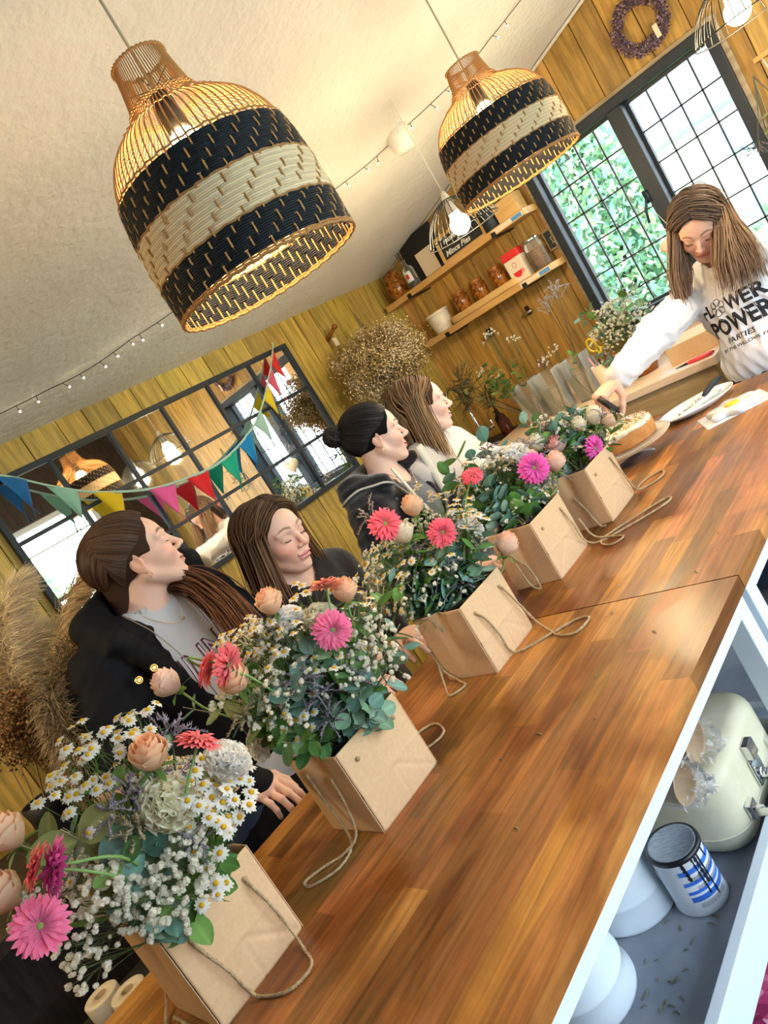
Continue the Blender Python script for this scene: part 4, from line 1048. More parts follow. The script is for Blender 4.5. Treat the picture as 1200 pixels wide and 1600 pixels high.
def nets(F, xs, ys, zs, disp=None):
    nx, ny, nz = len(xs), len(ys), len(zs); G = np.empty((nx, ny, nz), np.float32); B = 12
    for i in range(0, nx, B):
        for j in range(0, ny, B):
            for k in range(0, nz, B):
                X, Y, Z = xs[i:i+B], ys[j:j+B], zs[k:k+B]
                c = np.array((X.mean(), Y.mean(), Z.mean())); br = .5*math.sqrt((X[-1]-X[0])**2 + (Y[-1]-Y[0])**2 + (Z[-1]-Z[0])**2) + .004
                dc = F.ev(c[None], c, br)[0]
                if abs(dc) > br*1.5 + .012: G[i:i+B, j:j+B, k:k+B] = dc; continue
                P = np.stack(np.meshgrid(X, Y, Z, indexing='ij'), -1).reshape(-1, 3); d = F.ev(P, c, br)
                if disp is not None: d = d + disp(P)
                G[i:i+B, j:j+B, k:k+B] = d.reshape(len(X), len(Y), len(Z))
    S = G < 0
    c0 = np.zeros((nx-1, ny-1, nz-1), np.int8)
    for a in (0, 1):
        for b in (0, 1):
            for c in (0, 1): c0 += S[a:nx-1+a, b:ny-1+b, c:nz-1+c]
    act = (c0 > 0) & (c0 < 8); idx = np.argwhere(act); vid = np.full(act.shape, -1, np.int64); vid[act] = np.arange(len(idx))
    acc = np.zeros((len(idx), 3)); cnt = np.zeros(len(idx)); I, J, K = idx.T
    for d in range(3):
        for a in (0, 1):
            for b in (0, 1):
                o0 = [0, 0, 0]; o1 = [0, 0, 0]; e = [q for q in range(3) if q != d]; o0[e[0]] = o1[e[0]] = a; o0[e[1]] = o1[e[1]] = b; o1[d] = 1
                i0 = (I+o0[0], J+o0[1], K+o0[2]); i1 = (I+o1[0], J+o1[1], K+o1[2]); g0 = G[i0]; g1 = G[i1]; m = (g0 < 0) != (g1 < 0)
                t = np.where(m, g0/(g0-g1+1e-12), 0)[:, None]
                p0 = np.stack([xs[i0[0]], ys[i0[1]], zs[i0[2]]], 1); p1 = np.stack([xs[i1[0]], ys[i1[1]], zs[i1[2]]], 1)
                acc += np.where(m[:, None], p0 + (p1-p0)*t, 0); cnt += m
    V = acc/cnt[:, None]; Q = []
    for d in range(3):
        e = [q for q in range(3) if q != d]
        sl0 = [slice(None)]*3; sl1 = [slice(None)]*3; sl0[d] = slice(0, -1); sl1[d] = slice(1, None)
        A = S[tuple(sl0)]; Bv = S[tuple(sl1)]; ch = A != Bv
        for q in e: 
            z = [slice(None)]*3; z[q] = slice(0, 1); ch[tuple(z)] = False; z[q] = slice(-1, None); ch[tuple(z)] = False
        E = np.argwhere(ch)
        def cell(da, db):
            c = E.copy(); c[:, e[0]] -= da; c[:, e[1]] -= db; return vid[c[:, 0], c[:, 1], c[:, 2]]
        q = np.stack([cell(1, 1), cell(0, 1), cell(0, 0), cell(1, 0)], 1); flip = A[E[:, 0], E[:, 1], E[:, 2]]
        if d == 1: flip = ~flip
        q[~flip] = q[~flip][:, ::-1]; Q.append(q[(q >= 0).all(1)])
    return V, np.concatenate(Q)
def cells(F): # bounding box of additive primitives
    lo = np.min([pc-pr for t, a, pc, pr, k, op in F.p if op == 'u'], 0); hi = np.max([pc+pr for t, a, pc, pr, k, op in F.p if op == 'u'], 0)
    return lo-.012, hi+.012

class Head:
    """local axes: +x face forward, +y person's left, +z crown; metres"""
    def __init__(s, pos, fwd, up, k=1.0):
        s.o = np.array(pos, float); x = unit(fwd); z = np.array(up, float); z = unit(z - x*np.dot(z, x)); y = np.cross(z, x); s.R = np.stack([x, y, z], 1); s.k = k
    def w(s, *p): return s.o + s.R @ (np.array(p, float)*s.k)
    def W(s, P): return s.o + (np.asarray(P, float)*s.k) @ s.R.T
    def loc(s, P): return ((P-s.o) @ s.R)/s.k
def rad(*v): return v
def add_head(F, H, smile=0.0, opened=False):
    k = H.k; E = lambda c, r, a=0, kk=.012, op='u': F.ell(H.w(*c), np.array(r)*k, H.R @ (roty(a) if a else np.eye(3)), kk*k, op)
    Cn = lambda a, b, ra, rb, kk=.012, op='u': F.cone(H.w(*a), H.w(*b), ra*k, rb*k, kk*k, op)
    E((-.015, 0, .036), (.094, .073, .080)); E((.030, 0, .028), (.056, .062, .055), 0, .02); E((.030, 0, -.030), (.054, .056, .062), .0, .02)
    for s_ in (-1, 1):
        Cn((-.004, .055*s_, -.040), (.052, .020*s_, -.086), .016, .015, .02); E((.052, .036*s_, -.028 + .004*smile), (.028, .024, .022), 0, .018)
        E((.0935, .034*s_, .008), (.012, .019, .0115), 0, .014, 's'); E((.0655, .032*s_, .004), (.0165, .0165, .0150), 0, .004)
        Cn((.083, .014*s_, .024), (.066, .050*s_, .023), .0065, .006, .012)
    E((.064, 0, -.090), (.019, .021, .0155), 0, .018); E((.065, 0, -.056), (.020, .028, .026), 0, .016)
    Cn((.080, 0, .014), (.1015, 0, -.021), .0070, .0080, .010); E((.1025, 0, -.0250), (.0098, .0090, .0080), 0, .006)
    for s_ in (-1, 1):
        E((.0920, .0115*s_, -.0290), (.0092, .0062, .0066), 0, .005); E((.0985, .0062*s_, -.0352), (.0034, .0020, .0020), 0, .002, 's')
    E((.0845, 0, -.0530), (.0070, .021+.005*smile, .0044), .25, .006); E((.0835, 0, -.0650), (.0070, .018+.004*smile, .0052), -.2, .006)
    [Cn((.0915, 0, -.0592), (.079, q*(.022+.005*smile), -.0592 + .007*smile), .0013, .0016, .003, 's') for q in (-1, 1)]
    E((.090, 0, -.0745), (.006, .018, .0035), 0, .008, 's')
    for s_ in (-1, 1):
        Re = H.R @ rotz(s_*.35) @ roty(-.22); c = H.w(-.010, .074*s_, -.004)
        F.ell(c, np.array((.0175, .0055, .031))*k, Re, .003*k); F.ell(H.w(-.007, .082*s_, .002), np.array((.0105, .0058, .019))*k, Re, .003*k, 's'); F.ell(H.w(-.001, .0755*s_, -.026), np.array((.0085, .0055, .0085))*k, Re, .004*k)
        F.ell(H.w(.004, .0745*s_, -.004), np.array((.005, .004, .009))*k, Re, .003*k)
def hand(F, wrist, d, n, side, curl, r=1.0, spreadv=.012, thumb=(0.75, .3), curl0=.35):
    """d: towards fingertips, n: out of the back of the hand, side: +1 thumb on cross(n,d) side"""
    d = unit(d); n = unit(np.asarray(n, float) - d*np.dot(n, d)); t = np.cross(n, d)*side; w = np.asarray(wrist, float)
    pc = w + d*.045*r; F.ell(pc, np.array((.050, .038, .0155))*r, np.stack([d, t, n], 1), .012); F.ell(w + d*.078*r, np.array((.018, .038, .0125))*r, np.stack([d, t, n], 1), .012)
    L = ((.040, .025, .020), (.045, .029, .021), (.041, .027, .021), (.032, .020, .019)); off = (.028, .010, -.009, -.027)
    for i in range(4):
        b = w + d*(.085 - (.004, 0, .003, .011)[i])*r + t*off[i]*r; a = curl0*.6; p = [w + d*.05*r + t*off[i]*.85*r, b]
        for j in range(3):
            a += curl[i]*(.9, 1.15, .8)[j]; dd = d*math.cos(a) - n*math.sin(a) + t*(off[i]/.028)*spreadv*10*(.1 if j == 0 else 0); p.append(p[-1] + unit(dd)*L[i][j]*r)
        F.chain(p, np.array((.0085, .0088, .0082, .0074, .0062))*r*(1, 1.02, 1, .88)[i], .0035)
    b0 = w + d*.018*r + t*.024*r - n*.004*r; th = unit(d*thumb[0] + t*.75 - n*thumb[1]); b1 = b0 + th*.042*r; th2 = unit(d*1.0 + t*.15 - n*(thumb[1]+.35)); b2 = b1 + th2*.032*r; b3 = b2 + unit(th2 - n*.25 - t*.1)*.026*r
    F.chain([b0, b1, b2, b3], np.array((.0165, .0115, .0100, .0075))*r, .007)
SKIN = np.array((.80, .50, .37))
def skin_cols(V, H, tone, brow, lip, blush=.5):
    L = H.loc(V); x, y, z = L.T; c = np.repeat(np.array(tone)[None], len(V), 0); face = (x > .03) & (np.abs(y) < .09) & (np.abs(z) < .12)
    g = lambda cx, cy, cz, s: np.exp(-(((x-cx)/s)**2 + ((np.abs(y)-cy)/s)**2 + ((z-cz)/s)**2))
    m = (blush*(g(.066, .042, -.028, .026) + .6*g(.112, 0, -.026, .014)))[:, None]; c = c*(1-m) + c*np.array((1.05, .72, .70))*m
    e = g(-.01, .078, -.005, .030)[:, None]*.45; c = c*(1-e) + c*np.array((1.08, .70, .62))*e
    u = np.clip(1.25 - np.sqrt(((np.abs(y))/.0255)**2 + ((z+.0590)/.0115)**2 + (np.maximum(0, .082-x)/.012)**2)**2, 0, 1)[:, None]*(x > .072)[:, None]
    u = np.clip(u*2.0, 0, 1)*.85; c = c*(1-u) + np.array(lip)*u
    ml = (np.exp(-((z+.0592 - .22*np.abs(y))/.0016)**2)*(np.abs(y) < .026)*(x > .070))[:, None]; c = c*(1 - .6*ml)
    bz = .0275 + .006*np.sin(np.clip((np.abs(y)-.012)/.04, 0, 1)*PI); bw = .0042*(1.15-np.clip((np.abs(y)-.012)/.045, 0, 1)*.7)
    b = (np.exp(-((z-bz)/bw)**4)*(1/(1+np.exp(-(np.abs(y)-.012)/.002)))*(1/(1+np.exp((np.abs(y)-.052)/.002)))*(x > .04))[:, None]*.88; c = c*(1-b) + np.array(brow)*b
    s = (g(.083, .032, .011, .012))[:, None]*.30; c = c*(1-s) + c*np.array((.80, .62, .60))*s
    return c
def make_mesh(F, name, mats, spans=None, fine=.0026, coarse=.0065, col=None, disp=None):
    lo, hi = cells(F); ax = []
    for q in range(3): ax.append(axis(lo[q], hi[q], [(a[q], b[q]) for a, b in (spans or [])], fine, coarse))
    V, Q = nets(F, *ax, disp=disp); m = MB(); c = col(V) if callable(col) else col; m.add(V, Q, 0, c); return m
attr_mat('skin', 0.48, sub=0.10, spec=.35, bump=.05, bscale=400)
mat('lash', (0.03, 0.018, 0.012), 0.6); mat('gold', (0.85, 0.58, 0.22), 0.25, metal=1.0); mat('zip_metal', (.42, .38, .30), .4, metal=1.0)
def hair_mat(name, c1, c2):
    m, nt, b = nmat(name); N = nt.nodes; L = nt.links; a = N.new('ShaderNodeAttribute'); a.attribute_name = 'Col'
    L.new(a.outputs['Color'], b.inputs['Base Color']); b.inputs['Roughness'].default_value = .48; b.inputs['Specular IOR Level'].default_value = .28; b.inputs['Anisotropic'].default_value = .5
hair_mat('hair', 0, 0); attr_mat('hair_base', .85, spec=.1)
def strands(mb, guides, n, r, jit, seed, cols, H, tip=.25, m=18, k=4):
    """guides: list of equally long polylines (head-local) side by side; strands interpolate between neighbours"""
    rr = np.random.RandomState(seed); G = np.array([smoothpath(g, m) for g in guides]); ng = len(G)
    for i in range(n):
        u = rr.rand()*(ng-1); a = int(u); f = u-a; p = G[a]*(1-f) + G[min(a+1, ng-1)]*f
        ph = rr.rand()*6; t = np.linspace(0, 1, m)[:, None]
        if m > 18: p = p[(np.linspace(0, rr.uniform(.80, 1), m)*(m-1)).astype(int)]*.5 + p[np.minimum(m-1, (np.linspace(0, rr.uniform(.80, 1), m)*(m-1)).astype(int))]*.5
        p = p*(1 + rr.uniform(-.010, .016)) + rr.normal(size=3)*jit*(.3+t) + np.stack([np.sin(t[:, 0]*5+ph), np.cos(t[:, 0]*4+ph*1.7), 0*t[:, 0]], 1)*jit*.7*t
        R_ = r*rr.uniform(.6, 1.3)*np.interp(t[:, 0], (0, .1, .7, 1), (.6, 1, 1, tip)); c0, c1 = cols; cc = np.array(c0)*(1-t) + np.array(c1)*t; cc = cc*rr.uniform(.45, 1.5)
        mb.tube(H.W(p), R_, k, 0, np.clip(cc, 0, 1), cap=False)
def on_cap(d, grow=1.0, c=(-.015, 0, .036), r=(.101, .080, .088)):
    d = np.asarray(d, float); return np.array(c) + d/np.linalg.norm(d/np.array(r))*grow
def slerp_cap(a, b, n, grow=1.0):
    a = unit(a); b = unit(b); w = math.acos(np.clip(a @ b, -1, 1)); return [on_cap((math.sin((1-t)*w)*a + math.sin(t*w)*b)/math.sin(w), grow + .025*math.sin(t*PI)) for t in np.linspace(0, 1, n)]
def hairline(a):
    """point of the hairline as a direction from cap centre; a=0 forehead centre .. 1 behind ear (side given by sign)"""
    s = -1 if a < 0 else 1; t = abs(a); P = smoothpath([(.82, 0, .50), (.80, .28, .46), (.66, .58, .28), (.42, .84, .0), (.15, .95, -.10), (-.12, .95, -.28), (-.34, .86, -.55), (-.55, .6, -.8), (-.7, 0, -.9)], 41)
    q = P[int(t*40)]; return np.array((q[0], q[1]*s, q[2]))
def lashes(H, par):
    for s in (-1, 1):
        m = MB(); p = [H.w(.0655 + .0178*math.cos(a)*math.cos(.3), .032*s + .0178*math.sin(a), .004 - .0048 - .0022*math.cos(a*1.4)) for a in np.linspace(-.85, .85, 12)]; m.tube(p, [.0003]+[.0009]*10+[.0003], 5)
        for i in range(1, 12):
            q = p[min(i, 11)]; out = H.R @ np.array((.006, .0015*s*(i-4)*.4, -.004)); m.tube([q, q+out*.7, q+out + H.R @ np.array((0, 0, .0012))], [.00035, .0003, .0001], 3)
        rel(m, par.location); obj('eyelashes', m, 'lash', par)
def person(name, label, origin): return thing(name, label, 'person', origin)
def rel(mb, o):
    for i in range(len(mb.v)): mb.v[i] = mb.v[i] - np.array(o)
    return mb
def sweater_disp(s, amp):
    rr = np.random.RandomState(s); D = rr.normal(size=(4, 3))*np.array((1, 1, 1.6)); D = D/np.linalg.norm(D, axis=1, keepdims=True)*rr.uniform(30, 90, (4, 1)); ph = rr.rand(4)*6
    def f(P):
        q = P*2.2 + .03*np.sin(P[:, [1, 2, 0]]*22 + ph[:3]); v = 0
        for d, h in zip(D, ph): v = v + np.abs(np.sin(q @ d*.5 + h))
        return amp*(v/4 - .6)
    return f
def torso(F, NB, b, hw, arms, g=0.0, lean=(0, 0, 0), long_=.56, k=.05, sleeve_end=1.0, ra=(.052, .042, .032)):
    """NB neck base, b facing, hw half shoulder width; arms = [(elbow, wrist), ...] right then left; g = cloth growth"""
    b = unit(b); up = unit(np.array((0, 0, 1.0)) - np.array(lean)); b = unit(b - up*np.dot(b, up)); l = np.cross(up, b); R = np.stack([b, l, up], 1)
    A = lambda x, y, z: NB + R @ np.array((x, y, z))
    F.cone(A(-.01, -hw*.55, -.030), A(-.01, hw*.55, -.030), .050+g, .050+g, k)
    for s in (-1, 1): F.cone(A(-.01, s*hw*.5, -.028), A(-.012, s*hw, -.055), .050+g, .054+g, k)
    F.ell(A(.005, 0, -.16), (.105+g, hw*.93+g, .145+g), R, k); F.ell(A(.005, 0, -.34), (.098+g, hw*.76+g, .16+g), R, k); F.ell(A(0, 0, -long_+.06), (.112+g, hw*.92+g, .12+g), R, k)
    for s, (el, wr) in zip((-1, 1), arms):
        el = np.array(el); wr = np.array(wr); w2 = el + (wr-el)*sleeve_end
        F.chain([A(-.012, s*hw, -.060), el, w2], (ra[0]+g, ra[1]+g, ra[2]+g*.8), .03)
    return A, R
def legs(par, NB, b, o, mat_, z0=None, long_=.56, spread=.09):
    F = Field(); b = unit((b[0], b[1], 0)); l = np.cross((0, 0, 1), b); hip = np.array((NB[0], NB[1], NB[2]-long_+.03))
    F.ell(hip, (.115, .16, .12), np.stack([b, l, np.array((0, 0, 1.0))], 1), .04)
    for s in (-1, 1):
        h = hip + l*s*spread - (0, 0, .04); kn = h*(1, 1, 0) + b*.02 + (0, 0, hip[2]*.52); an = h*(1, 1, 0) - b*.02 + (0, 0, .09)
        F.chain([h, kn, an], (.088, .060, .045), .03)
    m = make_mesh(F, 'trousers', None, coarse=.011, col=(1, 1, 1)); obj('trousers', rel(m, o), mat_, par)
    for s in (-1, 1):
        a = hip*(1, 1, 0) + l*s*spread - b*.02; Fs = Field(); Fs.cone(a + (0, 0, .04) - b*.03, a + b*.15 + (0, 0, .03), .040, .034, .02); Fs.cone(a+(0, 0, .05), a+(0, 0, .09), .042, .044, .02)
        m = make_mesh(Fs, 'shoe', None, coarse=.008, col=(1, 1, 1)); m.v[0][:, 2] = np.maximum(m.v[0][:, 2], .001); obj('shoe', rel(m, o), 'shoe_white', par)
mat('denim_black', (0.012, 0.014, 0.022), 0.8, bump=.2, bscale=300); mat('denim_navy', (0.03, 0.045, 0.08), 0.8); mat('shoe_white', (.6, .6, .58), .6)
attr_mat('cloth', 0.85, bump=.35, bscale=900, spec=.15, sheen=.3); attr_mat('fleece', 0.95, bump=1.0, bscale=260, spec=.1, sheen=.6); attr_mat('padded', 0.8, bump=.15, bscale=40, spec=.25)
def head_spans(H): return (H.o - .135, H.o + .135)
def body_mesh(par, F, H, o, hands=(), tone=(.84, .53, .41), brow=(.10, .05, .03), lip=(.68, .26, .24), blush=.5):
    sp = [head_spans(H)] + [(np.array(h)-.075, np.array(h)+.075) for h in hands]
    m = make_mesh(F, 'body', None, sp, .0026, .007, col=lambda V: skin_cols(V, H, tone, brow, lip, blush)); b = obj('body', rel(m, o), 'skin', par); return b
def base_hair(H, par, o, extra, col, cut=True):
    F = Field(); k = H.k; F.ell(H.w(-.017, 0, .038), np.array((.101, .081, .088))*k, H.R, .01)
    for e in extra: (F.cone(H.w(*e[1]), H.w(*e[2]), e[3]*k, e[4]*k, .012) if e[0] == 'c' else F.ell(H.w(*e[1]), np.array(e[2])*k, H.R, .03))
    if cut:
        F.ell(H.w(.112, 0, -.004), np.array((.085, .080, .108))*k, H.R, .006*k, 's')
        for s in (-1, 1): F.ell(H.w(.012, .085*s, -.030), np.array((.045, .040, .040))*k, H.R, .006, 's')
    m = make_mesh(F, 'hair', None, coarse=.004, col=np.array(col)*.7); m.m[0][:] = 1; return m
# ---------------------------------------------------------------- 1: girl in black parka, head turned away to the right
def fig_parka():
    H = Head((-1.724, .833, 1.506), (.45, .89, .07), (0, 0, 1), 1.0); o = (-1.76, .80, 0.0); NB = np.array((-1.765, .79, 1.375))
    t = person('person', 'girl in black fur-trimmed parka over pale grey sweatshirt, brown hair tied back, head turned away', o)
    arms = [((-1.70, .50, 1.13), (-1.61, .655, .985)), ((-1.66, .99, 1.10), (-1.59, .92, .985))]
    F = Field(); F.chain([H.w(-.022, 0, -.045), NB + (.005, 0, .0), NB + (0, 0, -.05)], (.051, .052, .07), .03); torso(F, NB, (1, .12, 0), .150, arms, -.012)
    hd = [(-1.50, .67, .945), (-1.50, .90, .955)]
    hand(F, (-1.572, .66, .958), (.97, .15, -.18), (.1, 0, 1), 1, (.3, .35, .4, .45)); hand(F, (-1.575, .915, .962), (.95, -.25, -.15), (.1, 0, 1), -1, (.25, .3, .35, .4))
    add_head(F, H, .35); body_mesh(t, F, H, o, hd, brow=(.13, .07, .04)); lashes(H, t)
    # pale grey sweatshirt
    F = Field(); torso(F, NB, (1, .12, 0), .150, arms, .006, sleeve_end=.9); F.chain([NB + (0, 0, -.03), NB + (.006, .0, .018)], (.075, .060), .02); F.chain([NB + (0, 0, -.04), NB + (.008, 0, .07)], (.056, .055), .006, 's')
    m = make_mesh(F, 'sweatshirt', None, coarse=.006, col=(.58, .58, .60), disp=sweater_disp(3, .002)); sw = obj('sweatshirt', rel(m, o), 'cloth', t)
    # black parka, open in front
    F = Field(); A, R = torso(F, NB, (1, .12, 0), .168, arms, .026, sleeve_end=.97, long_=.66, ra=(.060, .054, .045), k=.03)
    F.cone((-1.63, .652, .985), (-1.515, .668, .952), .040, .040, .02)
    F.chain([A(.07, -.15, .0), A(-.02, -.13, .055), A(-.075, 0, .075), A(-.02, .13, .075), A(.06, .14, .065)], (.030, .042, .048, .044, .032), .02)
    F.chain([A(.12, -.10, -.14), A(.08, -.13, -.02)], (.028, .028), .02); F.chain([A(.09, .15, -.13), A(.06, .145, .05)], (.028, .028), .02)
    F.chain([NB + (-.005, 0, -.06), NB + (.02, 0, .13)], (.068, .075), .012, 's'); F.ell(A(.16, .02, -.10), (.15, .095, .19), R, .02, 's')
    F.ell(A(.10, .02, .03), (.10, .078, .085), R, .02, 's')
    m = make_mesh(F, 'parka', None, coarse=.007, col=(.004, .004, .006), disp=sweater_disp(8, .011)); pk = obj('parka', rel(m, o), 'padded', t)
    m = MB(); p = smoothpath([A(.085, -.105, .045), A(.125, -.085, -.03), A(.145, -.07, -.12), A(.14, -.05, -.24), A(.13, -.04, -.38)], 60) - np.array(o)
    m.tube(p, .0015, 5); obj('zip', m, 'zip_metal', pk)
    for (a, b_, c) in ((.150, -.150, -.085), (.150, -.195, -.085)):
        q = A(a, b_, c) - np.array(o); d = bpy.data.objects; fr = frame(R @ np.array((.95, -.25, .15)))
        m = MB(); m.tube([q + fr @ np.array((.0075*math.cos(w), .0075*math.sin(w), 0)) for w in np.linspace(0, 2*PI, 16, endpoint=False)], .0022, 6, closed=True); m.lathe([(0, -.001), (.006, -.001), (.0065, .001), (.003, .002), (0, .001)], 14, R=fr, T=q); obj('snap_button', m, 'gold', pk)
    # fur trim hanging over the near shoulder
    m = MB(); rr = np.random.RandomState(4); ctr = smoothpath([(-1.88, .66, 1.40), (-1.81, .53, 1.36), (-1.745, .475, 1.27), (-1.70, .46, 1.17), (-1.70, .465, 1.06)], 60)
    for i in range(4200):
        q = ctr[rr.randint(0, 60)]; d = rr.normal(size=3); d /= np.linalg.norm(d); b0 = q + d*.028; L = rr.uniform(.025, .055); dn = unit(d + np.array((.2, -.2, -.9))*rr.uniform(.5, 1.4))
        c = np.array((.26, .18, .095))*rr.uniform(.3, 2.3)*(.5 + .5*math.sin(i*.01)**2 + .3); m.tube([b0, b0 + unit(d + dn*.5)*L*.5, b0 + unit(d*.6+dn)*L], (.0009, .0009, .0002), 3, 0, c, cap=False)
    obj('fur_trim', rel(m, o), 'dry', t)
    Hc = ((.075, .038, .022), (.115, .055, .030)); m = base_hair(H, t, o, [('c', (-.07, 0, -.02), (-.092, 0, -.075), .045, .028)], Hc[0])
    gd = []
    tie = (-.86, 0, -.62)
    for a in np.linspace(-1, 1, 25):
        st = hairline(a*.92); wp = (-.32-.30*abs(a), .92*a, .95-1.0*abs(a)); gd.append([np.array(q) for q in slerp_cap(st, wp, 6, 1.035)] + [np.array(q) for q in slerp_cap(wp, (-.82, .10*a, -.60), 6, 1.04)[1:]])
    strands(m, gd, 1500, .0017, .0016, 1, Hc, H, tip=1)
    LL = lambda *p: H.loc(np.array([p], float))[0]
    tl = [[LL(-1.80, .755, 1.455), LL(-1.80, .80 + .02*s, 1.425), LL(-1.735, .875 + .012*s, 1.415 + .012*s), LL(-1.655, .89 + .020*s, 1.385 + .01*s), LL(-1.59, .885 + .028*s, 1.32), LL(-1.57, .88 + .032*s, 1.24), LL(-1.565, .88 + .035*s, 1.12)] for s in np.linspace(-1, 1, 6)]
    strands(m, tl, 420, .0020, .010, 2, (Hc[0], (.20, .075, .028)), H, m=22)
    obj('hair', rel(m, o), ['hair', 'hair_base'], t)
    m = MB(); q = H.w(.000, -.0775, -.036) - np.array(o); fr = frame(H.R[:, 0])
    for i, r in enumerate((.0075, .0055)): m.tube([q + fr @ np.array((r*math.cos(w), r*math.sin(w)-r, .006*i)) for w in np.linspace(0, 2*PI, 20, endpoint=False)], .0009, 5, closed=True)
    obj('hoop_earring', m, 'gold', t)
    m = MB(); p = smoothpath([NB + (.045, -.045, .03), NB + (.078, -.02, -.02), NB + (.093, .02, -.045), NB + (.085, .045, -.01), NB + (.04, .062, .03)], 40) - np.array(o); m.tube(p, .0008, 4); m.sphere(p[22]+(.001, 0, -.004), .004, 8, 6); obj('necklace', m, 'gold', t)
    return t, sw, A, R, o
# ---------------------------------------------------------------- 2: smiling girl with closed eyes, long hair down
def hair_down(H, cols, seed, length, n=900, front=1.0, wave=.008, part=0.0, r=.0018, back=True, tuck=0.0, k_l=1.0):
    m = MB()
    for s in (-1, 1):
        gd = []
        for q in np.linspace(0, 1, 15):
            root = unit((.80-1.55*q, part + .02*s, .62 + .55*math.sin(q*PI*.9))); side = unit((.50-1.12*q - tuck*.35*(1-q), .98*s, .02 - .1*q)); pts = [np.array(p) for p in slerp_cap(root, side, 7, 1.01 + .05*q)]
            e = pts[-1]; y0 = e[1]; fx = e[0]
            for j, zz in enumerate(np.linspace(.05, 1, 6)):
                pts.append(np.array((fx*(1-.35*zz*(q > .5)) + .03*front*zz*(1-q) - .01*zz, y0*(1.05 + .12*math.sin(zz*4)) + s*.012*zz, .0 - .03 - length*zz*(.82+.18*q))))
            gd.append(pts)
        strands(m, gd, n//2, r, wave, seed + (s > 0), cols, H, m=24)
    if back:
        gd = []
        for q in np.linspace(-1, 1, 9):
            pts = [np.array(p) for p in slerp_cap(unit((-.55, .05*q, .85)), unit((-.75, .62*q, -.45)), 7, 1.06)]; e = pts[-1]
            for zz in np.linspace(.15, 1, 5): pts.append(np.array((e[0]*(1-.1*zz), e[1]*(1+.15*zz), e[2]-length*.86*zz)))
            gd.append(pts)
        strands(m, gd, n//3, r*1.2, wave, seed+7, cols, H, m=20)
    return m
def fig_small():
    H = Head((-1.667, 1.166, 1.348), (.97, .10, -.12), (0, .05, 1), .96); o = (-1.70, 1.17, 0.0); NB = np.array((-1.70, 1.165, 1.222))
    t = person('person', 'smiling girl with closed eyes and long loose brown hair in a dark top', o)
    arms = [((-1.70, 1.03, .98), (-1.56, 1.02, .975)), ((-1.66, 1.36, .98), (-1.56, 1.27, .975))]
    F = Field(); F.chain([H.w(-.022, 0, -.045), NB, NB + (0, 0, -.04)], (.048, .049, .065), .03); torso(F, NB, (1, 0, 0), .140, arms, -.012, long_=.5)
    hand(F, (-1.535, 1.03, .953), (.98, .10, -.12), (.1, 0, 1), 1, (.25, .3, .32, .36), .95); hand(F, (-1.535, 1.26, .953), (.95, -.2, -.12), (.1, 0, 1), -1, (.3, .3, .35, .4), .95)
    add_head(F, H, 1.0); body_mesh(t, F, H, o, [(-1.47, 1.04, .94), (-1.47, 1.25, .94)], brow=(.20, .12, .07), lip=(.72, .28, .27), blush=.7); lashes(H, t)
    F = Field(); torso(F, NB, (1, 0, 0), .148, arms, .012, sleeve_end=.96, long_=.5); F.chain([NB + (0, 0, -.05), NB + (.008, 0, .05)], (.066, .064), .01, 's')
    m = make_mesh(F, 'top', None, coarse=.0065, col=(.012, .012, .016), disp=sweater_disp(5, .005)); obj('top', rel(m, o), 'cloth', t)
    c = ((.075, .040, .022), (.24, .125, .060)); m = base_hair(H, t, o, [('e', (-.06, 0, -.07), (.05, .07, .09))], c[0]); m.merge(hair_down(H, c, 21, .32, n=1000, front=1.0, wave=.009, r=.0017)); obj('hair', rel(m, o), ['hair', 'hair_base'], t)
    legs(t, NB, (1, 0, 0), o, 'denim_navy', long_=.5); return t
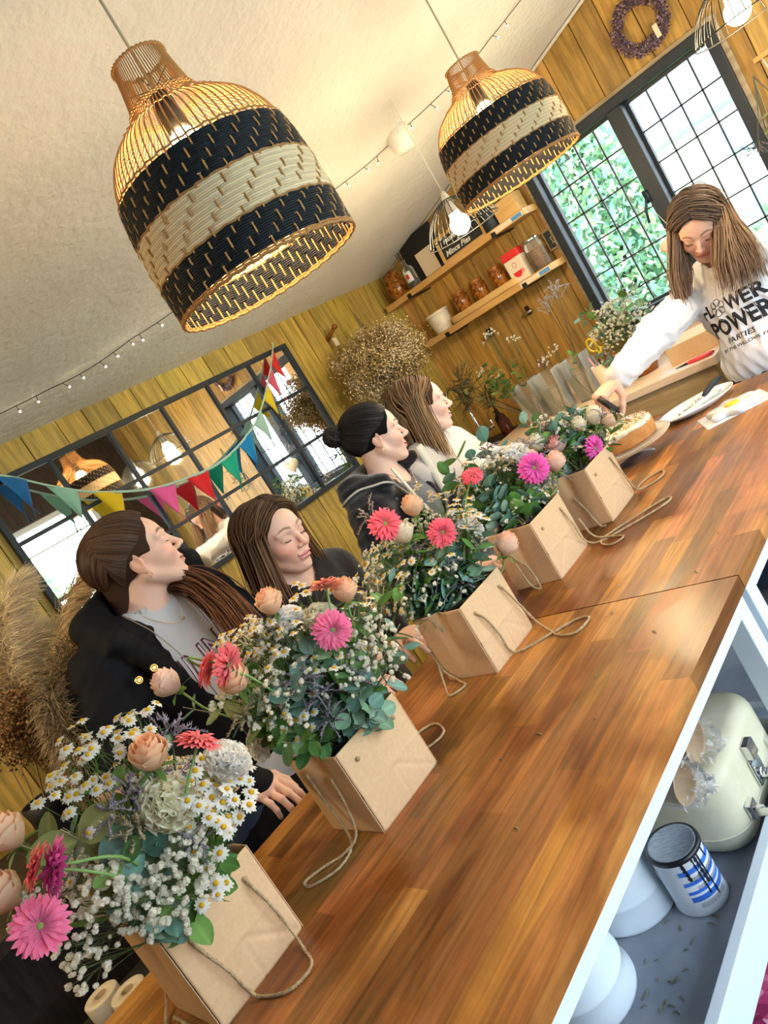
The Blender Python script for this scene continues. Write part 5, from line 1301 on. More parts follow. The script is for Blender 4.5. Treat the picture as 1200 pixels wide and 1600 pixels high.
# ---------------------------------------------------------------- 3: woman with dark bun, black fleece
def fig_bun():
    H = Head((-1.741, 1.783, 1.419), (.62, .76, -.13), (0, 0, 1), .98); o = (-1.77, 1.76, 0.0); NB = np.array((-1.770, 1.755, 1.285))
    t = person('person', 'woman with black hair in a bun wearing black fleece with cream piping', o)
    arms = [((-1.73, 1.50, 1.03), (-1.53, 1.58, .975)), ((-1.68, 1.93, 1.03), (-1.54, 1.88, .975))]
    F = Field(); F.chain([H.w(-.022, 0, -.045), NB, NB + (0, 0, -.05)], (.050, .051, .07), .03); torso(F, NB, (1, .2, 0), .148, arms, -.012)
    hand(F, (-1.51, 1.59, .955), (.95, .2, -.15), (.1, 0, 1), 1, (.3, .35, .4, .45)); hand(F, (-1.52, 1.87, .955), (.95, -.2, -.15), (.1, 0, 1), -1, (.3, .35, .4, .45))
    add_head(F, H, .8); body_mesh(t, F, H, o, [(-1.47, 1.60, .945), (-1.47, 1.86, .945)], tone=(.86, .58, .47), brow=(.04, .025, .02), lip=(.70, .25, .26), blush=.75); lashes(H, t)
    F = Field(); torso(F, NB, (1, .2, 0), .152, arms, .008, sleeve_end=.5); F.chain([NB + (0, 0, -.06), NB + (.03, 0, .06)], (.066, .075), .008, 's')
    m = make_mesh(F, 'top', None, coarse=.006, col=(.13, .15, .19), disp=sweater_disp(6, .003)); obj('top', rel(m, o), 'cloth', t)
    F = Field(); A, R = torso(F, NB, (1, .2, 0), .158, arms, .016, sleeve_end=.97, ra=(.058, .050, .042), k=.03)
    F.chain([A(.06, -.115, .005), A(-.045, -.135, .025), A(-.105, -.04, .005), A(-.105, .04, .01), A(-.045, .125, .035), A(.06, .10, .01)], (.030, .050, .058, .058, .050, .030), .03)
    F.chain([NB + (0, 0, -.06), NB + (.03, 0, .15)], (.066, .070), .012, 's'); F.ell(A(.15, 0, -.06), (.12, .062, .15), R, .015, 's'); F.ell(A(.17, 0, -.36), (.09, .03, .28), R, .02, 's')
    m = make_mesh(F, 'fleece_jacket', None, coarse=.0065, col=(.009, .009, .013), disp=sweater_disp(9, .010)); jk = obj('fleece_jacket', rel(m, o), 'fleece', t)
    piping(jk, o, [A(.20, -.055, -.16), A(.12, -.10, -.03), A(.03, -.175, .03), A(-.09, -.18, .005), A(-.16, -.10, -.02), A(-.165, 0, -.01), A(-.12, .12, .03), A(.03, .14, .06)], .004)
    for s in (-1, 1):
        m = MB(); P = [[A(.115 + .02*v - (.012 if u == 0 else 0), s*(.062 + .030*u + .03*(1-v)), .035 - .20*v) for u in (0, 1)] for v in np.linspace(0, 1, 8)]; m.grid(P)
        obj('collar_facing', rel(m, o), 'cream_felt', jk, solid=.004)
    c = ((.010, .008, .009), (.016, .012, .014)); m = base_hair(H, t, o, [], c[0])
    gd = [[np.array(q) for q in slerp_cap(hairline(a), (-.90, .02*a, .30), 9, 1.02)] for a in np.linspace(-1, 1, 27)]; strands(m, gd, 1400, .0016, .0012, 5, c, H, tip=1)
    ctr = np.array((-.128, 0, .062)); m.sphere(H.w(*ctr), .036, 20, 14, 0, np.array(c[0])*.8, R=H.R)
    for i in range(16):
        R2 = H.R @ rotz(i*.7) @ rotx(i*1.9); m.tube([H.w(*ctr) + R2 @ np.array(((.034+.004*math.sin(i))*math.cos(w), (.034)*math.sin(w), .008*math.sin(2*w+i))) for w in np.linspace(0, 2*PI, 26, endpoint=False)], .0048, 6, 0, np.array(c[1])*(1+.4*(i % 3)), closed=True)
    rr = np.random.RandomState(2)
    for i in range(14):
        a = H.w(*(ctr + rr.normal(size=3)*.02)); m.tube(smoothpath([a, a + H.R @ np.array((-.02, rr.uniform(-.02, .02), -.02)), a + H.R @ np.array((-.012+rr.uniform(-.02, .02), rr.uniform(-.03, .03), -.055))], 7), [.0008]*5+[.0004]*2, 3, 0, c[1])
    obj('hair', rel(m, o), ['hair', 'hair_base'], t)
    m = MB(); q = H.w(.0, -.077, -.036) - np.array(o); m.tube([q + H.R @ np.array((.006*math.cos(w), 0, .008*math.sin(w)-.006)) for w in np.linspace(0, 2*PI, 16, endpoint=False)], .001, 5, closed=True); obj('hoop_earring', m, 'gold', t)
    m = MB(); p = smoothpath([NB + (.05, -.04, .02), NB + (.085, -.01, -.035), NB + (.09, .02, -.055), NB + (.07, .05, -.02)], 30) - np.array(o); m.tube(p, .0007, 4); m.sphere(p[19]+(.002, 0, -.005), .006, 10, 6, sc=(.5, 1, 1)); obj('necklace', m, 'gold', t)
    legs(t, NB, (1, .2, 0), o, 'denim_navy'); return t
mat('cream_felt', (.62, .62, .55), .8, bump=.2, bscale=300)
def surf_snap(ob, o, pts, off=.002, n=160):
    """lay a path on the surface of a mesh object (world points in, local points out)"""
    from mathutils.bvhtree import BVHTree
    me = ob.data; bv = BVHTree.FromPolygons([v.co for v in me.vertices], [tuple(p.vertices) for p in me.polygons]); out = []
    for q in smoothpath(pts, n):
        h = bv.find_nearest(Vector(q - np.array(o)))
        if h[0] is not None:
            nn = h[1]; c = Vector(q-np.array(o)) - h[0]
            if nn.dot(c) < 0 and c.length < .2 and False: nn = -nn
            out.append(np.array(h[0] + nn*off))
    out = np.array(out)
    for _ in range(4): out[1:-1] = (out[:-2] + 2*out[1:-1] + out[2:])/4
    return out
def piping(ob, o, pts, r): m = MB(); m.tube(surf_snap(ob, o, pts, r*.5), r, 6); return obj('piping', m, 'cream_felt', ob)
# ---------------------------------------------------------------- 4: woman in pale jumper with long highlighted hair
def fig_pale():
    H = Head((-1.734, 2.059, 1.411), (.68, .72, -.12), (0, 0, 1), .97); o = (-1.765, 2.04, 0.0); NB = np.array((-1.765, 2.035, 1.278))
    t = person('person', 'woman in profile with long brown hair fading to blonde ends and a pale cream jumper', o)
    arms = [((-1.74, 1.95, 1.03), (-1.57, 2.00, .98)), ((-1.68, 2.27, 1.03), (-1.55, 2.20, .98))]
    F = Field(); F.chain([H.w(-.022, 0, -.045), NB, NB + (0, 0, -.05)], (.051, .052, .07), .03); torso(F, NB, (1, .2, 0), .150, arms, -.012)
    hand(F, (-1.55, 2.01, .958), (.95, .2, -.15), (.1, 0, 1), 1, (.3, .35, .4, .45)); hand(F, (-1.53, 2.19, .958), (.95, -.2, -.15), (.1, 0, 1), -1, (.3, .35, .4, .45))
    add_head(F, H, 1.0); body_mesh(t, F, H, o, [(-1.50, 2.02, .945), (-1.49, 2.18, .945)], tone=(.86, .59, .50), brow=(.20, .12, .07), lip=(.72, .30, .30), blush=.8); lashes(H, t)
    F = Field(); torso(F, NB, (1, .2, 0), .160, arms, .016, sleeve_end=.96); F.chain([NB + (0, 0, -.04), NB + (.006, 0, .02)], (.075, .064), .02); F.chain([NB + (0, 0, -.05), NB + (.01, 0, .08)], (.060, .058), .006, 's')
    m = make_mesh(F, 'jumper', None, coarse=.0065, col=(.62, .58, .55), disp=sweater_disp(12, .005)); obj('jumper', rel(m, o), 'fleece', t)
    c = ((.085, .045, .028), (.46, .29, .14)); m = base_hair(H, t, o, [('e', (-.06, 0, -.07), (.05, .07, .09))], c[0]); m.merge(hair_down(H, c, 41, .30, n=1100, front=.8, wave=.009, tuck=.9, r=.0018)); obj('hair', rel(m, o), ['hair', 'hair_base'], t)
    legs(t, NB, (1, .2, 0), o, 'denim_navy'); return t
# ---------------------------------------------------------------- 5: woman in white sweatshirt lighting the cake
def host_hair(H, c):
    # both curtains fall straight down in front of the chest because she leans over
    m = MB(); L = lambda p: H.loc(np.array([p]))[0]
    for s in (-1, 1):
        gd = []
        for q in np.linspace(0, 1, 15):
            root = unit((.80-1.55*q, .02*s - .02, .62 + .55*math.sin(q*PI*.9))); side = unit((.56-1.15*q, .92*s, .05 - .1*q)); pts = [np.array(p) for p in slerp_cap(root, side, 7, 1.01 + .06*q)]
            w0 = H.w(*pts[-1])
            if s < 0: end = np.array((-1.065 + .03*q, 2.78 + .09*q, 1.165 + .09*q)); mid = np.array((-1.045 + .02*q, 2.82 + .08*q, 1.33))
            else: end = np.array((-.93 + .16*q, 2.77 + .08*q, 1.155 - .02*q)); mid = np.array((-.865 + .08*q, 2.81 + .10*q, 1.33))
            for zz in (.2, .4, .6, .8, 1.0):
                p = (1-zz)**2*w0 + 2*zz*(1-zz)*mid + zz*zz*end; p = p + np.array((.012*math.sin(zz*9+q*3), .004*math.sin(zz*8), 0))*zz; pts.append(L(p))
            gd.append(pts)
        strands(m, gd, 1000, .0019, .009, 61 + (s > 0), c, H, m=26)
    gd = []
    for q in np.linspace(-1, 1, 9):
        pts = [np.array(p) for p in slerp_cap(unit((-.55, .05*q, .85)), unit((-.75, .62*q, -.45)), 7, 1.06)]; w0 = H.w(*pts[-1])
        for zz in (.25, .5, .75, 1.0): pts.append(L(w0 + np.array((.02*q, .05*zz, -.20*zz))))
        gd.append(pts)
    strands(m, gd, 500, .0022, .008, 67, c, H, m=20)
    return m
def fig_host():
    H = Head((-.925, 2.944, 1.443), (-.02, -.86, -.50), (.26, -.5, .83), 1.0); o = (-.93, 3.03, 0.0); NB = np.array((-.925, 3.005, 1.298))
    t = person('person', 'woman in white printed sweatshirt leaning over the cake with a lighter, long ash-brown hair', o)
    arms = [((-1.115, 2.645, 1.205), (-1.190, 2.375, 1.160)), ((-.66, 3.12, 1.06), (-.70, 2.98, .90))]
    lean = (.03, -.22, 0); fb = (-.22, -1, 0)
    F = Field(); F.chain([H.w(-.022, 0, -.045), NB, NB + (0, .01, -.05)], (.050, .052, .07), .03); torso(F, NB, fb, .155, arms, -.014, lean=lean, ra=(.050, .040, .029))
    hand(F, (-1.196, 2.360, 1.160), (-.45, -.82, -.22), (.10, -.30, .95), 1, (.72, .80, .86, .9), 1.0, thumb=(.55, .75), curl0=.6); hand(F, (-.705, 2.965, .885), (-.1, -.2, -1), (.6, -.6, .1), -1, (.4, .4, .5, .5))
    add_head(F, H, .8); body_mesh(t, F, H, o, [(-1.222, 2.31, 1.12), (-.71, 2.955, .85)], tone=(.72, .43, .33), brow=(.12, .07, .05), lip=(.62, .20, .20), blush=.7); lashes(H, t)
    F = Field(); A, R = torso(F, NB, fb, .155, arms, .014, lean=lean, sleeve_end=.93, long_=.44, ra=(.058, .050, .038), k=.04)
    F.chain([NB + (0, 0, -.04), NB + (.0, -.008, .012)], (.080, .066), .02); F.chain([NB + (0, 0, -.06), NB + (.0, -.02, .09)], (.062, .060), .006, 's')
    F.ell(A(.0, 0, -.60), (.3, .3, .125), R, .012, 's'); w = np.array(arms[0][1]); e = np.array(arms[0][0]); F.cone(e+(w-e)*.84, e+(w-e)*.95, .040, .036, .004)
    m = make_mesh(F, 'sweatshirt', None, coarse=.0055, col=(.74, .74, .77), disp=sweater_disp(14, .016)); sw = obj('sweatshirt', rel(m, o), 'cloth', t)
    c = ((.055, .040, .036), (.27, .165, .10)); m = base_hair(H, t, o, [('e', (-.06, 0, -.07), (.05, .07, .09))], c[0])
    m.merge(host_hair(H, c)); obj('hair', rel(m, o), ['hair', 'hair_base'], t)
    F = Field(); hipc = A(-.005, 0, -.50); F.ell(A(0, 0, -.46), (.115, .152, .10), R, .03); b2 = unit((fb[0], fb[1], 0)); l2 = np.cross((0, 0, 1), b2)
    for s in (-1, 1):
        h = hipc + l2*s*.085; F.chain([h, h*(1, 1, 0) + (0, 0, .46) + b2*.0, h*(1, 1, 0) + (0, 0, .09) + (0, .02, 0)], (.090, .062, .046), .03)
    m = make_mesh(F, 'jeans', None, coarse=.009, col=(1, 1, 1)); obj('jeans', rel(m, o), 'denim_black', t)
    for s in (-1, 1):
        a = (hipc + l2*s*.085)*(1, 1, 0) + (0, .02, 0); Fs = Field(); Fs.cone(a + (0, 0, .04), a + b2*.16 + (0, 0, .03), .042, .034, .02)
        m = make_mesh(Fs, 'shoe', None, coarse=.008, col=(1, 1, 1)); m.v[0][:, 2] = np.maximum(m.v[0][:, 2], .001); obj('shoe', rel(m, o), 'shoe_white', t)
    return t, sw, A, R, o
P1 = fig_parka(); legs(P1[0], np.array((-1.765, .79, 1.375)), (1, .1, 0), P1[4], 'denim_navy')
fig_small(); fig_bun(); fig_pale(); P5 = fig_host()
mat('print_black', (.012, .012, .014), .7); mat('print_maroon', (.10, .012, .05), .7); mat('print_lilac', (.70, .60, .70), .8)
def print_text(par, o, lines, A, R, bx, material, name, bold=.0):
    """lines: (text, y_left, z_base, height, width, slant) in torso coordinates, projected onto the cloth"""
    from mathutils.bvhtree import BVHTree
    me = par.data; bv = BVHTree.FromPolygons([v.co for v in me.vertices], [tuple(p.vertices) for p in me.polygons])
    mb = MB(); dep = bpy.context.evaluated_depsgraph_get()
    for txt, y0, z0, h, w, sl in lines:
        cu = bpy.data.curves.new('t', 'FONT'); cu.body = txt; cu.size = 1; cu.resolution_u = 4; cu.offset = bold
        ob = bpy.data.objects.new('t', cu); COL.objects.link(ob); bpy.context.view_layer.update(); tm = bpy.data.meshes.new_from_object(ob.evaluated_get(bpy.context.evaluated_depsgraph_get()))
        import bmesh
        bm = bmesh.new(); bm.from_mesh(tm); bmesh.ops.triangulate(bm, faces=bm.faces[:])
        bmesh.ops.subdivide_edges(bm, edges=[e for e in bm.edges if e.calc_length() > .12], cuts=2); bmesh.ops.triangulate(bm, faces=bm.faces[:])
        v = np.array([q.co[:] for q in bm.verts]); f = [[q.index for q in p.verts] for p in bm.faces]; bm.free(); bpy.data.objects.remove(ob); bpy.data.meshes.remove(tm); bpy.data.curves.remove(cu)
        x = (v[:, 0]-v[:, 0].min())/(v[:, 0].max()-v[:, 0].min()); y = v[:, 1]/.72
        out = []
        for a, b in zip(x, y):
            q = A(.17, y0 + w*a, z0 + h*b + sl*a) - np.array(o); d = -(R[:, 0]); hit = bv.ray_cast(Vector(q), Vector(d))
            out.append(np.array(hit[0]) - d*(.0012+bx) if hit[0] is not None else np.full(3, np.nan))
        out = np.array(out); dep_ = out @ R[:, 0]; md = np.nanmedian(dep_); ok = ~(np.isnan(dep_) | (np.abs(dep_-md) > .095))
        f = [q for q in f if ok[q].all() and max(np.linalg.norm(out[q[0]]-out[q[1]]), np.linalg.norm(out[q[1]]-out[q[2]]), np.linalg.norm(out[q[2]]-out[q[0]])) < h*.6]; mb.add(np.where(ok[:, None], out, np.nanmean(out[ok], 0)), f)
    return obj(name, mb, material, par, smooth=False)
# ================================================================ THINGS ALONG THE FAR WALL
mat('shelf_wood', (.56, .30, .09), .5, col2=(.68, .40, .14), scale=5, stretch=(1.2, 8, 8), bump=.1)
mat('rough_beam', (.34, .23, .11), .75, col2=(.46, .33, .16), scale=4, stretch=(1, 6, 6), bump=.5, bscale=12)
mat('worktop_wood', (.70, .52, .36), .45, col2=(.78, .62, .46), scale=5, stretch=(1, 10, 10))
mat('clay_brown', (.22, .07, .015), .2, col2=(.34, .12, .025), scale=30); mat('jam', (.10, .022, .004), .2, col2=(.42, .15, .02), scale=45)
mat('matt_black', (.012, .012, .013), .6); mat('cream_card', (.78, .66, .50), .6); mat('chalkboard', (.03, .032, .035), .7); mat('chalk', (.82, .82, .78), .9)
mat('red_print', (.70, .03, .03), .4); mat('coffee', (.13, .05, .02), .9, col2=(.28, .13, .05), scale=150); mat('ceramic_cream', (.76, .67, .52), .4); mat('tray_wood', (.62, .37, .13), .5, col2=(.72, .46, .18), scale=6, stretch=(1, 8, 8))
for nm_, fac, colr in (('clear_thin', .0, (.95, .96, .97)), ('clear', .05, (.92, .93, .88)), ('water', .10, (.72, .74, .50))):
    m, nt, b = nmat(nm_); N = nt.nodes; L = nt.links; b.inputs['Base Color'].default_value = (*colr, 1); b.inputs['Roughness'].default_value = .06
    tr = N.new('ShaderNodeBsdfTransparent'); mx = N.new('ShaderNodeMixShader'); fr = N.new('ShaderNodeFresnel'); fr.inputs[0].default_value = 1.45; ad = N.new('ShaderNodeMath'); ad.operation = 'ADD'; ad.inputs[1].default_value = fac
    L.new(fr.outputs[0], ad.inputs[0]); L.new(ad.outputs[0], mx.inputs[0]); L.new(tr.outputs[0], mx.inputs[1]); L.new(b.outputs[0], mx.inputs[2]); L.new(mx.outputs[0], N['Material Output'].inputs[0])
mat('blue_label', (.10, .30, .60), .4); mat('steel', (.62, .62, .62), .25, metal=1.0); mat('amber', (.10, .02, .01), .1)
def text_obj(par, txt, size, origin, R, material, name, off=0.0, ext=.0006, shear=0.0):
    cu = bpy.data.curves.new('t', 'FONT'); cu.body = txt; cu.size = size; cu.extrude = ext; cu.offset = off; cu.shear = shear; cu.resolution_u = 3
    ob = bpy.data.objects.new('t', cu); COL.objects.link(ob); me = bpy.data.meshes.new_from_object(ob.evaluated_get(bpy.context.evaluated_depsgraph_get())); bpy.data.objects.remove(ob)
    M = Matrix(np.asarray(R).tolist()).to_4x4(); M.translation = Vector(origin); me.transform(M); me.materials.clear(); me.materials.append(MAT[material]); me.name = name
    return obj(name, me, [], par)
RW = np.stack([(1, 0, 0), (0, 0, 1), (0, -1, 0)], 1).astype(float)      # text facing the camera on the far wall
# shelves ------------------------------------------------------
YS = 3.55
for z, x0, x1, lab in ((1.922, -2.84, -1.792, 'upper wooden wall shelf carrying the chalkboard and the bottle'), (1.622, -2.72, -1.80, 'lower wooden wall shelf carrying brown jars on a tray')):
    t = thing('wall_shelf', lab, 'shelf', ((x0+x1)/2, YB-.10, z)); hx = (x1-x0)/2
    obj('shelf_board', MB().box((-hx, -.10, -.017), (hx, .099, .017)), 'shelf_wood', t, smooth=False, bevel=.002)
    for k in (-.62, .62):
        m = MB().box((hx*k-.014, -.075, -.024), (hx*k+.014, .099, -.017)); m.box((hx*k-.014, -.104, -.024), (hx*k+.014, -.099, .004)); obj('bracket', m, 'matt_black', t, smooth=False)
    obj('taped_label', MB().box((hx-.20, -.1015, -.012), (hx-.005, -.1000, .012)).box((hx-.075, -.1022, -.011), (hx-.012, -.1015, .009), 1), ['cream_card', 'blue_label'], t, smooth=False)
Z1, Z2 = 1.9393, 1.6393
def lath(name, par, prof, m_, T=(0, 0, 0), k=28, **kw): return obj(name, MB().lathe(prof, k, T=T, **kw), m_, par)
t = thing('tall_glass_bottle', 'clear glass bottle with a square label, black rods in its neck, upper shelf', 'bottle', (-2.60, 3.60, Z1))
lath('bottle_glass', t, [(0, 0), (.032, 0), (.034, .004), (.034, .10), (.030, .115), (.013, .13), (.012, .155), (.015, .157), (.015, .163), (.011, .163)], 'clear'); lath('liquid', t, [(0, .003), (.030, .004), (.030, .04), (0, .041)], 'matt_black')
m = MB(); patch(m, -2.35, -.75, .035, .095, .0346, 0); patch(m, -1.85, -1.25, .055, .082, .0350, 1, 6); obj('label', m, ['tin_white', 'red_print'], t)
m = MB(); 
for a in range(5): m.tube([(0, 0, .08), (.012*math.cos(a*1.3), .012*math.sin(a*1.3), .165), (.022*math.cos(a*1.3), .022*math.sin(a*1.3), .215)], .0018, 5)
obj('reeds', m, 'matt_black', t)
t = thing('dark_picture_frame', 'black framed picture with a pale card leaning on the upper shelf', 'picture frame', (-2.50, 3.68, Z1))
obj('frame', MB().box((-.16, 0, 0), (.10, .02, .27)), 'matt_black', t, smooth=False, bevel=.003).rotation_euler = (-.1, 0, 0); obj('pale_card', MB().box((-.06, -.008, .015), (.06, -.003, .155)), 'cream_card', t, smooth=False)
t = thing('dark_round_pot', 'dark pot holding a gnarled brown wooden knot at the left end of the upper shelf', 'pot', (-2.745, 3.62, Z1))
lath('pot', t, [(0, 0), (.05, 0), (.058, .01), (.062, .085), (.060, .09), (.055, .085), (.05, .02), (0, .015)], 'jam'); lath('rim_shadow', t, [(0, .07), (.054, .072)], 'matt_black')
m = MB().sphere((0, 0, .105), .052, 24, 16, sc=(1, .7, 1.15)); v = m.v[0]; v += .006*np.sin(v[:, [2, 0, 1]]*140) + .004*np.sin(v[:, [1, 2, 0]]*260); obj('wooden_knot', m, 'jam', t)
t = thing('chalkboard_sign', 'small wooden-framed chalkboard with white handwriting standing on the upper shelf', 'sign', (-2.225, 3.63, Z1)); t.rotation_euler = (-.12, 0, 0)
m = MB(); w, h, f = .16, .155, .02
for lo, hi in (((-w, -.006, 0), (-w+f, .010, h)), ((w-f, -.006, 0), (w, .010, h)), ((-w+f, -.006, 0), (w-f, .010, f)), ((-w+f, -.006, h-f), (w-f, .010, h))): m.box(lo, hi)
obj('frame', m, 'tray_wood', t, smooth=False, bevel=.002); obj('board', MB().box((-w+f, 0, f), (w-f, .006, h-f)), 'chalkboard', t, smooth=False)
for s_, x, z, sz in (('Mulled', -.11, .10, .042), ('&', -.02, .072, .034), ('Mince Pies', -.125, .034, .042)): text_obj(t, s_, sz, (x, -.0015, z), RW, 'chalk', 'chalk_writing', off=.0008, shear=.3)
t = thing('metal_canister', 'dark metal canister on the upper shelf behind the cage lamp', 'canister', (-2.01, 3.62, Z1)); lath('body', t, [(0, 0), (.045, 0), (.047, .003), (.047, .115), (.044, .12), (0, .122)], 'black_frame'); lath('knob', t, [(0, .122), (.010, .123), (.013, .135), (0, .142)], 'steel')
t = thing('wooden_box', 'pale wooden box with dark lid at the right end of the upper shelf', 'box', (-1.89, 3.64, Z1)); obj('box', MB().box((-.065, -.05, 0), (.065, .05, .10)), 'tray_wood', t, smooth=False, bevel=.002); obj('lid', MB().box((-.068, -.053, .10), (.068, .053, .115)), 'matt_black', t, smooth=False, bevel=.002)
# lower shelf
t = thing('cream_pot', 'cream ceramic pot with a lid at the left end of the lower shelf', 'pot', (-2.59, 3.62, Z2)); lath('body', t, [(0, 0), (.055, 0), (.060, .006), (.068, .10), (.066, .103)], 'ceramic_cream', k=36); lath('lid', t, [(.071, .103), (.072, .106), (.072, .116), (.068, .120), (0, .121)], 'ceramic_cream', k=36)
t = thing('wooden_tray', 'long pale wooden tray on the lower shelf under three brown jars', 'tray', (-2.25, 3.62, Z2))
obj('tray_body', rounded_box(.50, .14, .04, .05), 'tray_wood', t)
ZJ = Z2 + .0405
for i, x in enumerate((-2.40, -2.265, -2.125)):
    t = thing('brown_jar', ('brown glass jar leftmost of three on the wooden tray', 'brown glass jar in the middle of three on the wooden tray', 'brown glass jar rightmost of three on the wooden tray')[i], 'jar', (x, 3.62, ZJ), group='brown jars on the shelf tray')
    lath('jar_glass', t, [(0, 0), (.040, 0), (.044, .005), (.044, .075), (.036, .087), (.036, .095)], 'jam', k=30); lath('lid', t, [(.038, .092), (.039, .094), (.039, .106), (.036, .108), (0, .108)], 'clay_brown', k=30)
t = thing('red_cream_tin', 'cream packet with red top and a red cup picture on the lower shelf', 'packet', (-1.985, 3.60, Z2))
obj('packet', MB().box((-.052, -.03, 0), (.052, .03, .125)), 'cream_card', t, smooth=False, bevel=.004); obj('red_top', MB().box((-.0535, -.0315, .125), (.0535, .0315, .165)), 'red_print', t, smooth=False, bevel=.004)
m = MB(); a = np.linspace(PI, 2*PI, 14); v = [(0.028*math.cos(q), -.0312, .055+.030*math.sin(q)) for q in a]; m.add(v, [list(range(14))[::-1]]); m.tube([(.028+.010*math.cos(q), -.0312, .045+.009*math.sin(q)) for q in np.linspace(-1.5, 1.5, 8)], .0022, 5); m.tube([(.006*math.cos(q)*2, -.0312, .09+.012*math.sin(q)) for q in np.linspace(0, 6.2, 16)], .0012, 4); obj('cup_picture', m, 'red_print', t)
t = thing('coffee_jar', 'glass jar of brown granules with yellow-rimmed lid on the lower shelf', 'jar', (-1.865, 3.61, Z2)); lath('jar_glass', t, [(0, 0), (.042, 0), (.046, .005), (.046, .125), (.040, .14), (.040, .150)], 'clear', k=30); lath('granules', t, [(0, .003), (.0435, .004), (.0435, .105), (0, .108)], 'coffee', k=30); lath('lid', t, [(.043, .148), (.044, .150), (.044, .160), (.03, .164), (0, .164)], 'steel', k=30)
t = thing('mug_sign', 'small black sign with a white cup drawing hung right of the lower shelf', 'sign', (-1.80, YB-.004, 1.745)); obj('frame', MB().box((-.055, -.018, -.055), (.055, 0, .055)), 'rough_beam', t, smooth=False, bevel=.002); obj('panel', MB().box((-.045, -.020, -.045), (.045, -.018, .045)), 'chalkboard', t, smooth=False)
m = MB(); m.tube([(-.02, -.021, .01), (-.016, -.021, -.018), (.010, -.021, -.018), (.014, -.021, .01)], .0016, 4); m.tube([(-.02, -.021, .01), (.014, -.021, .01)], .0016, 4); m.tube([(.014, -.021, .006), (.025, -.021, .002), (.012, -.021, -.010)], .0014, 4); m.tube([(-.026, -.021, -.023), (.022, -.021, -.023)], .0014, 4); obj('cup_drawing', m, 'chalk', t)
t = thing('corner_frame', 'black triangular frame standing behind the jars on the lower shelf', 'ornament', (-2.065, 3.70, Z2)); m = MB(); m.bar((-.05, 0, .004), (.04, 0, .004), .010); m.bar((-.05, 0, .006), (.02, 0, .11), .010); m.bar((.02, 0, .11), (.04, 0, .004), .010); obj('frame', m, 'matt_black', t, smooth=False)
for x, z, lab in ((-2.142, 1.487, 'dark metal hook with short bar on the far planks, under the packet'), (-2.426, 1.49, 'dark metal hook on the far planks, under the cream pot')):
    t = thing('wall_hook', lab, 'hook', (x, YB, z)); obj('plate', MB().box((-.012, -.008, -.02), (.012, 0, .03)), 'matt_black', t, smooth=False); obj('peg', MB().tube([(-.035, -.03, -.01), (.035, -.03, .0)], .008, 8).tube([(0, 0, .01), (0, -.03, -.004)], .005, 6), 'steel', t)
# worktop ------------------------------------------------------
WZ = .97; YW = 3.035
t = thing('worktop', 'pale wooden worktop on a rough sawn beam running along the far wall', 'worktop', (-.95, (YW+YB)/2, 0)); D = (YB-YW)/2
m = MB().box((-1.45, -D, WZ-.035), (-.17, D-.003, WZ)); obj('top_board', m, 'worktop_wood', t, smooth=False, bevel=.003)
obj('front_beam', MB().box((-1.40, -D+.012, WZ-.20), (-.19, -D+.06, WZ-.036)), 'rough_beam', t, smooth=False, bevel=.004); 
for x in (-1.36, -.28): obj('leg', MB().box((x, -D+.07, 0), (x+.08, -D+.15, WZ-.037)), 'rough_beam', t, smooth=False)
obj('upstand', MB().box((-1.44, D-.03, WZ), (-.17, D-.004, WZ+.09)), 'worktop_wood', t, smooth=False, bevel=.003)
t = thing('sink_unit', 'dark sink unit in the far left corner beyond the pale jumper', 'sink', (-2.64, 3.38, 0)); obj('cabinet', MB().box((-.236, -.33, 0), (.236, .36, .90)), 'dark_board', t, smooth=False); obj('sink_top', MB().box((-.236, -.35, .90), (.236, .36, .935)), 'black_frame', t, smooth=False, bevel=.004)
t = thing('kitchen_tap', 'tall chrome tap standing by the far left corner sink', 'tap', (-2.52, 3.33, .935)); m = MB(); m.tube([(0, 0, 0), (0, 0, .34)], .011, 10); m.tube(smoothpath([(0, 0, .34), (.0, -.02, .40), (.01, -.09, .42), (.02, -.15, .38), (.02, -.16, .33)], 20), .010, 10); obj('spout', m, 'steel', t); obj('lever', MB().tube([(0, 0, .10), (.10, -.01, .125)], .007, 8).tube([(.10, -.01, .11), (.10, -.01, .17)], .006, 8), 'steel', t)
for x, y, h, m_, lab in ((-2.44, 3.45, .17, 'amber', 'dark amber pump bottle beside the chrome tap'), (-2.50, 3.52, .20, 'matt_black', 'black bottle behind the chrome tap in the corner')):
    t = thing('pump_bottle', lab, 'bottle', (x, y, .936)); lath('bottle_body', t, [(0, 0), (.03, 0), (.033, .004), (.033, h*.6), (.012, h*.75), (.012, h*.85), (0, h*.85)], m_); obj('pump', MB().tube([(0, 0, h*.85), (0, 0, h), (-.03, 0, h)], .005, 6), 'matt_black', t)
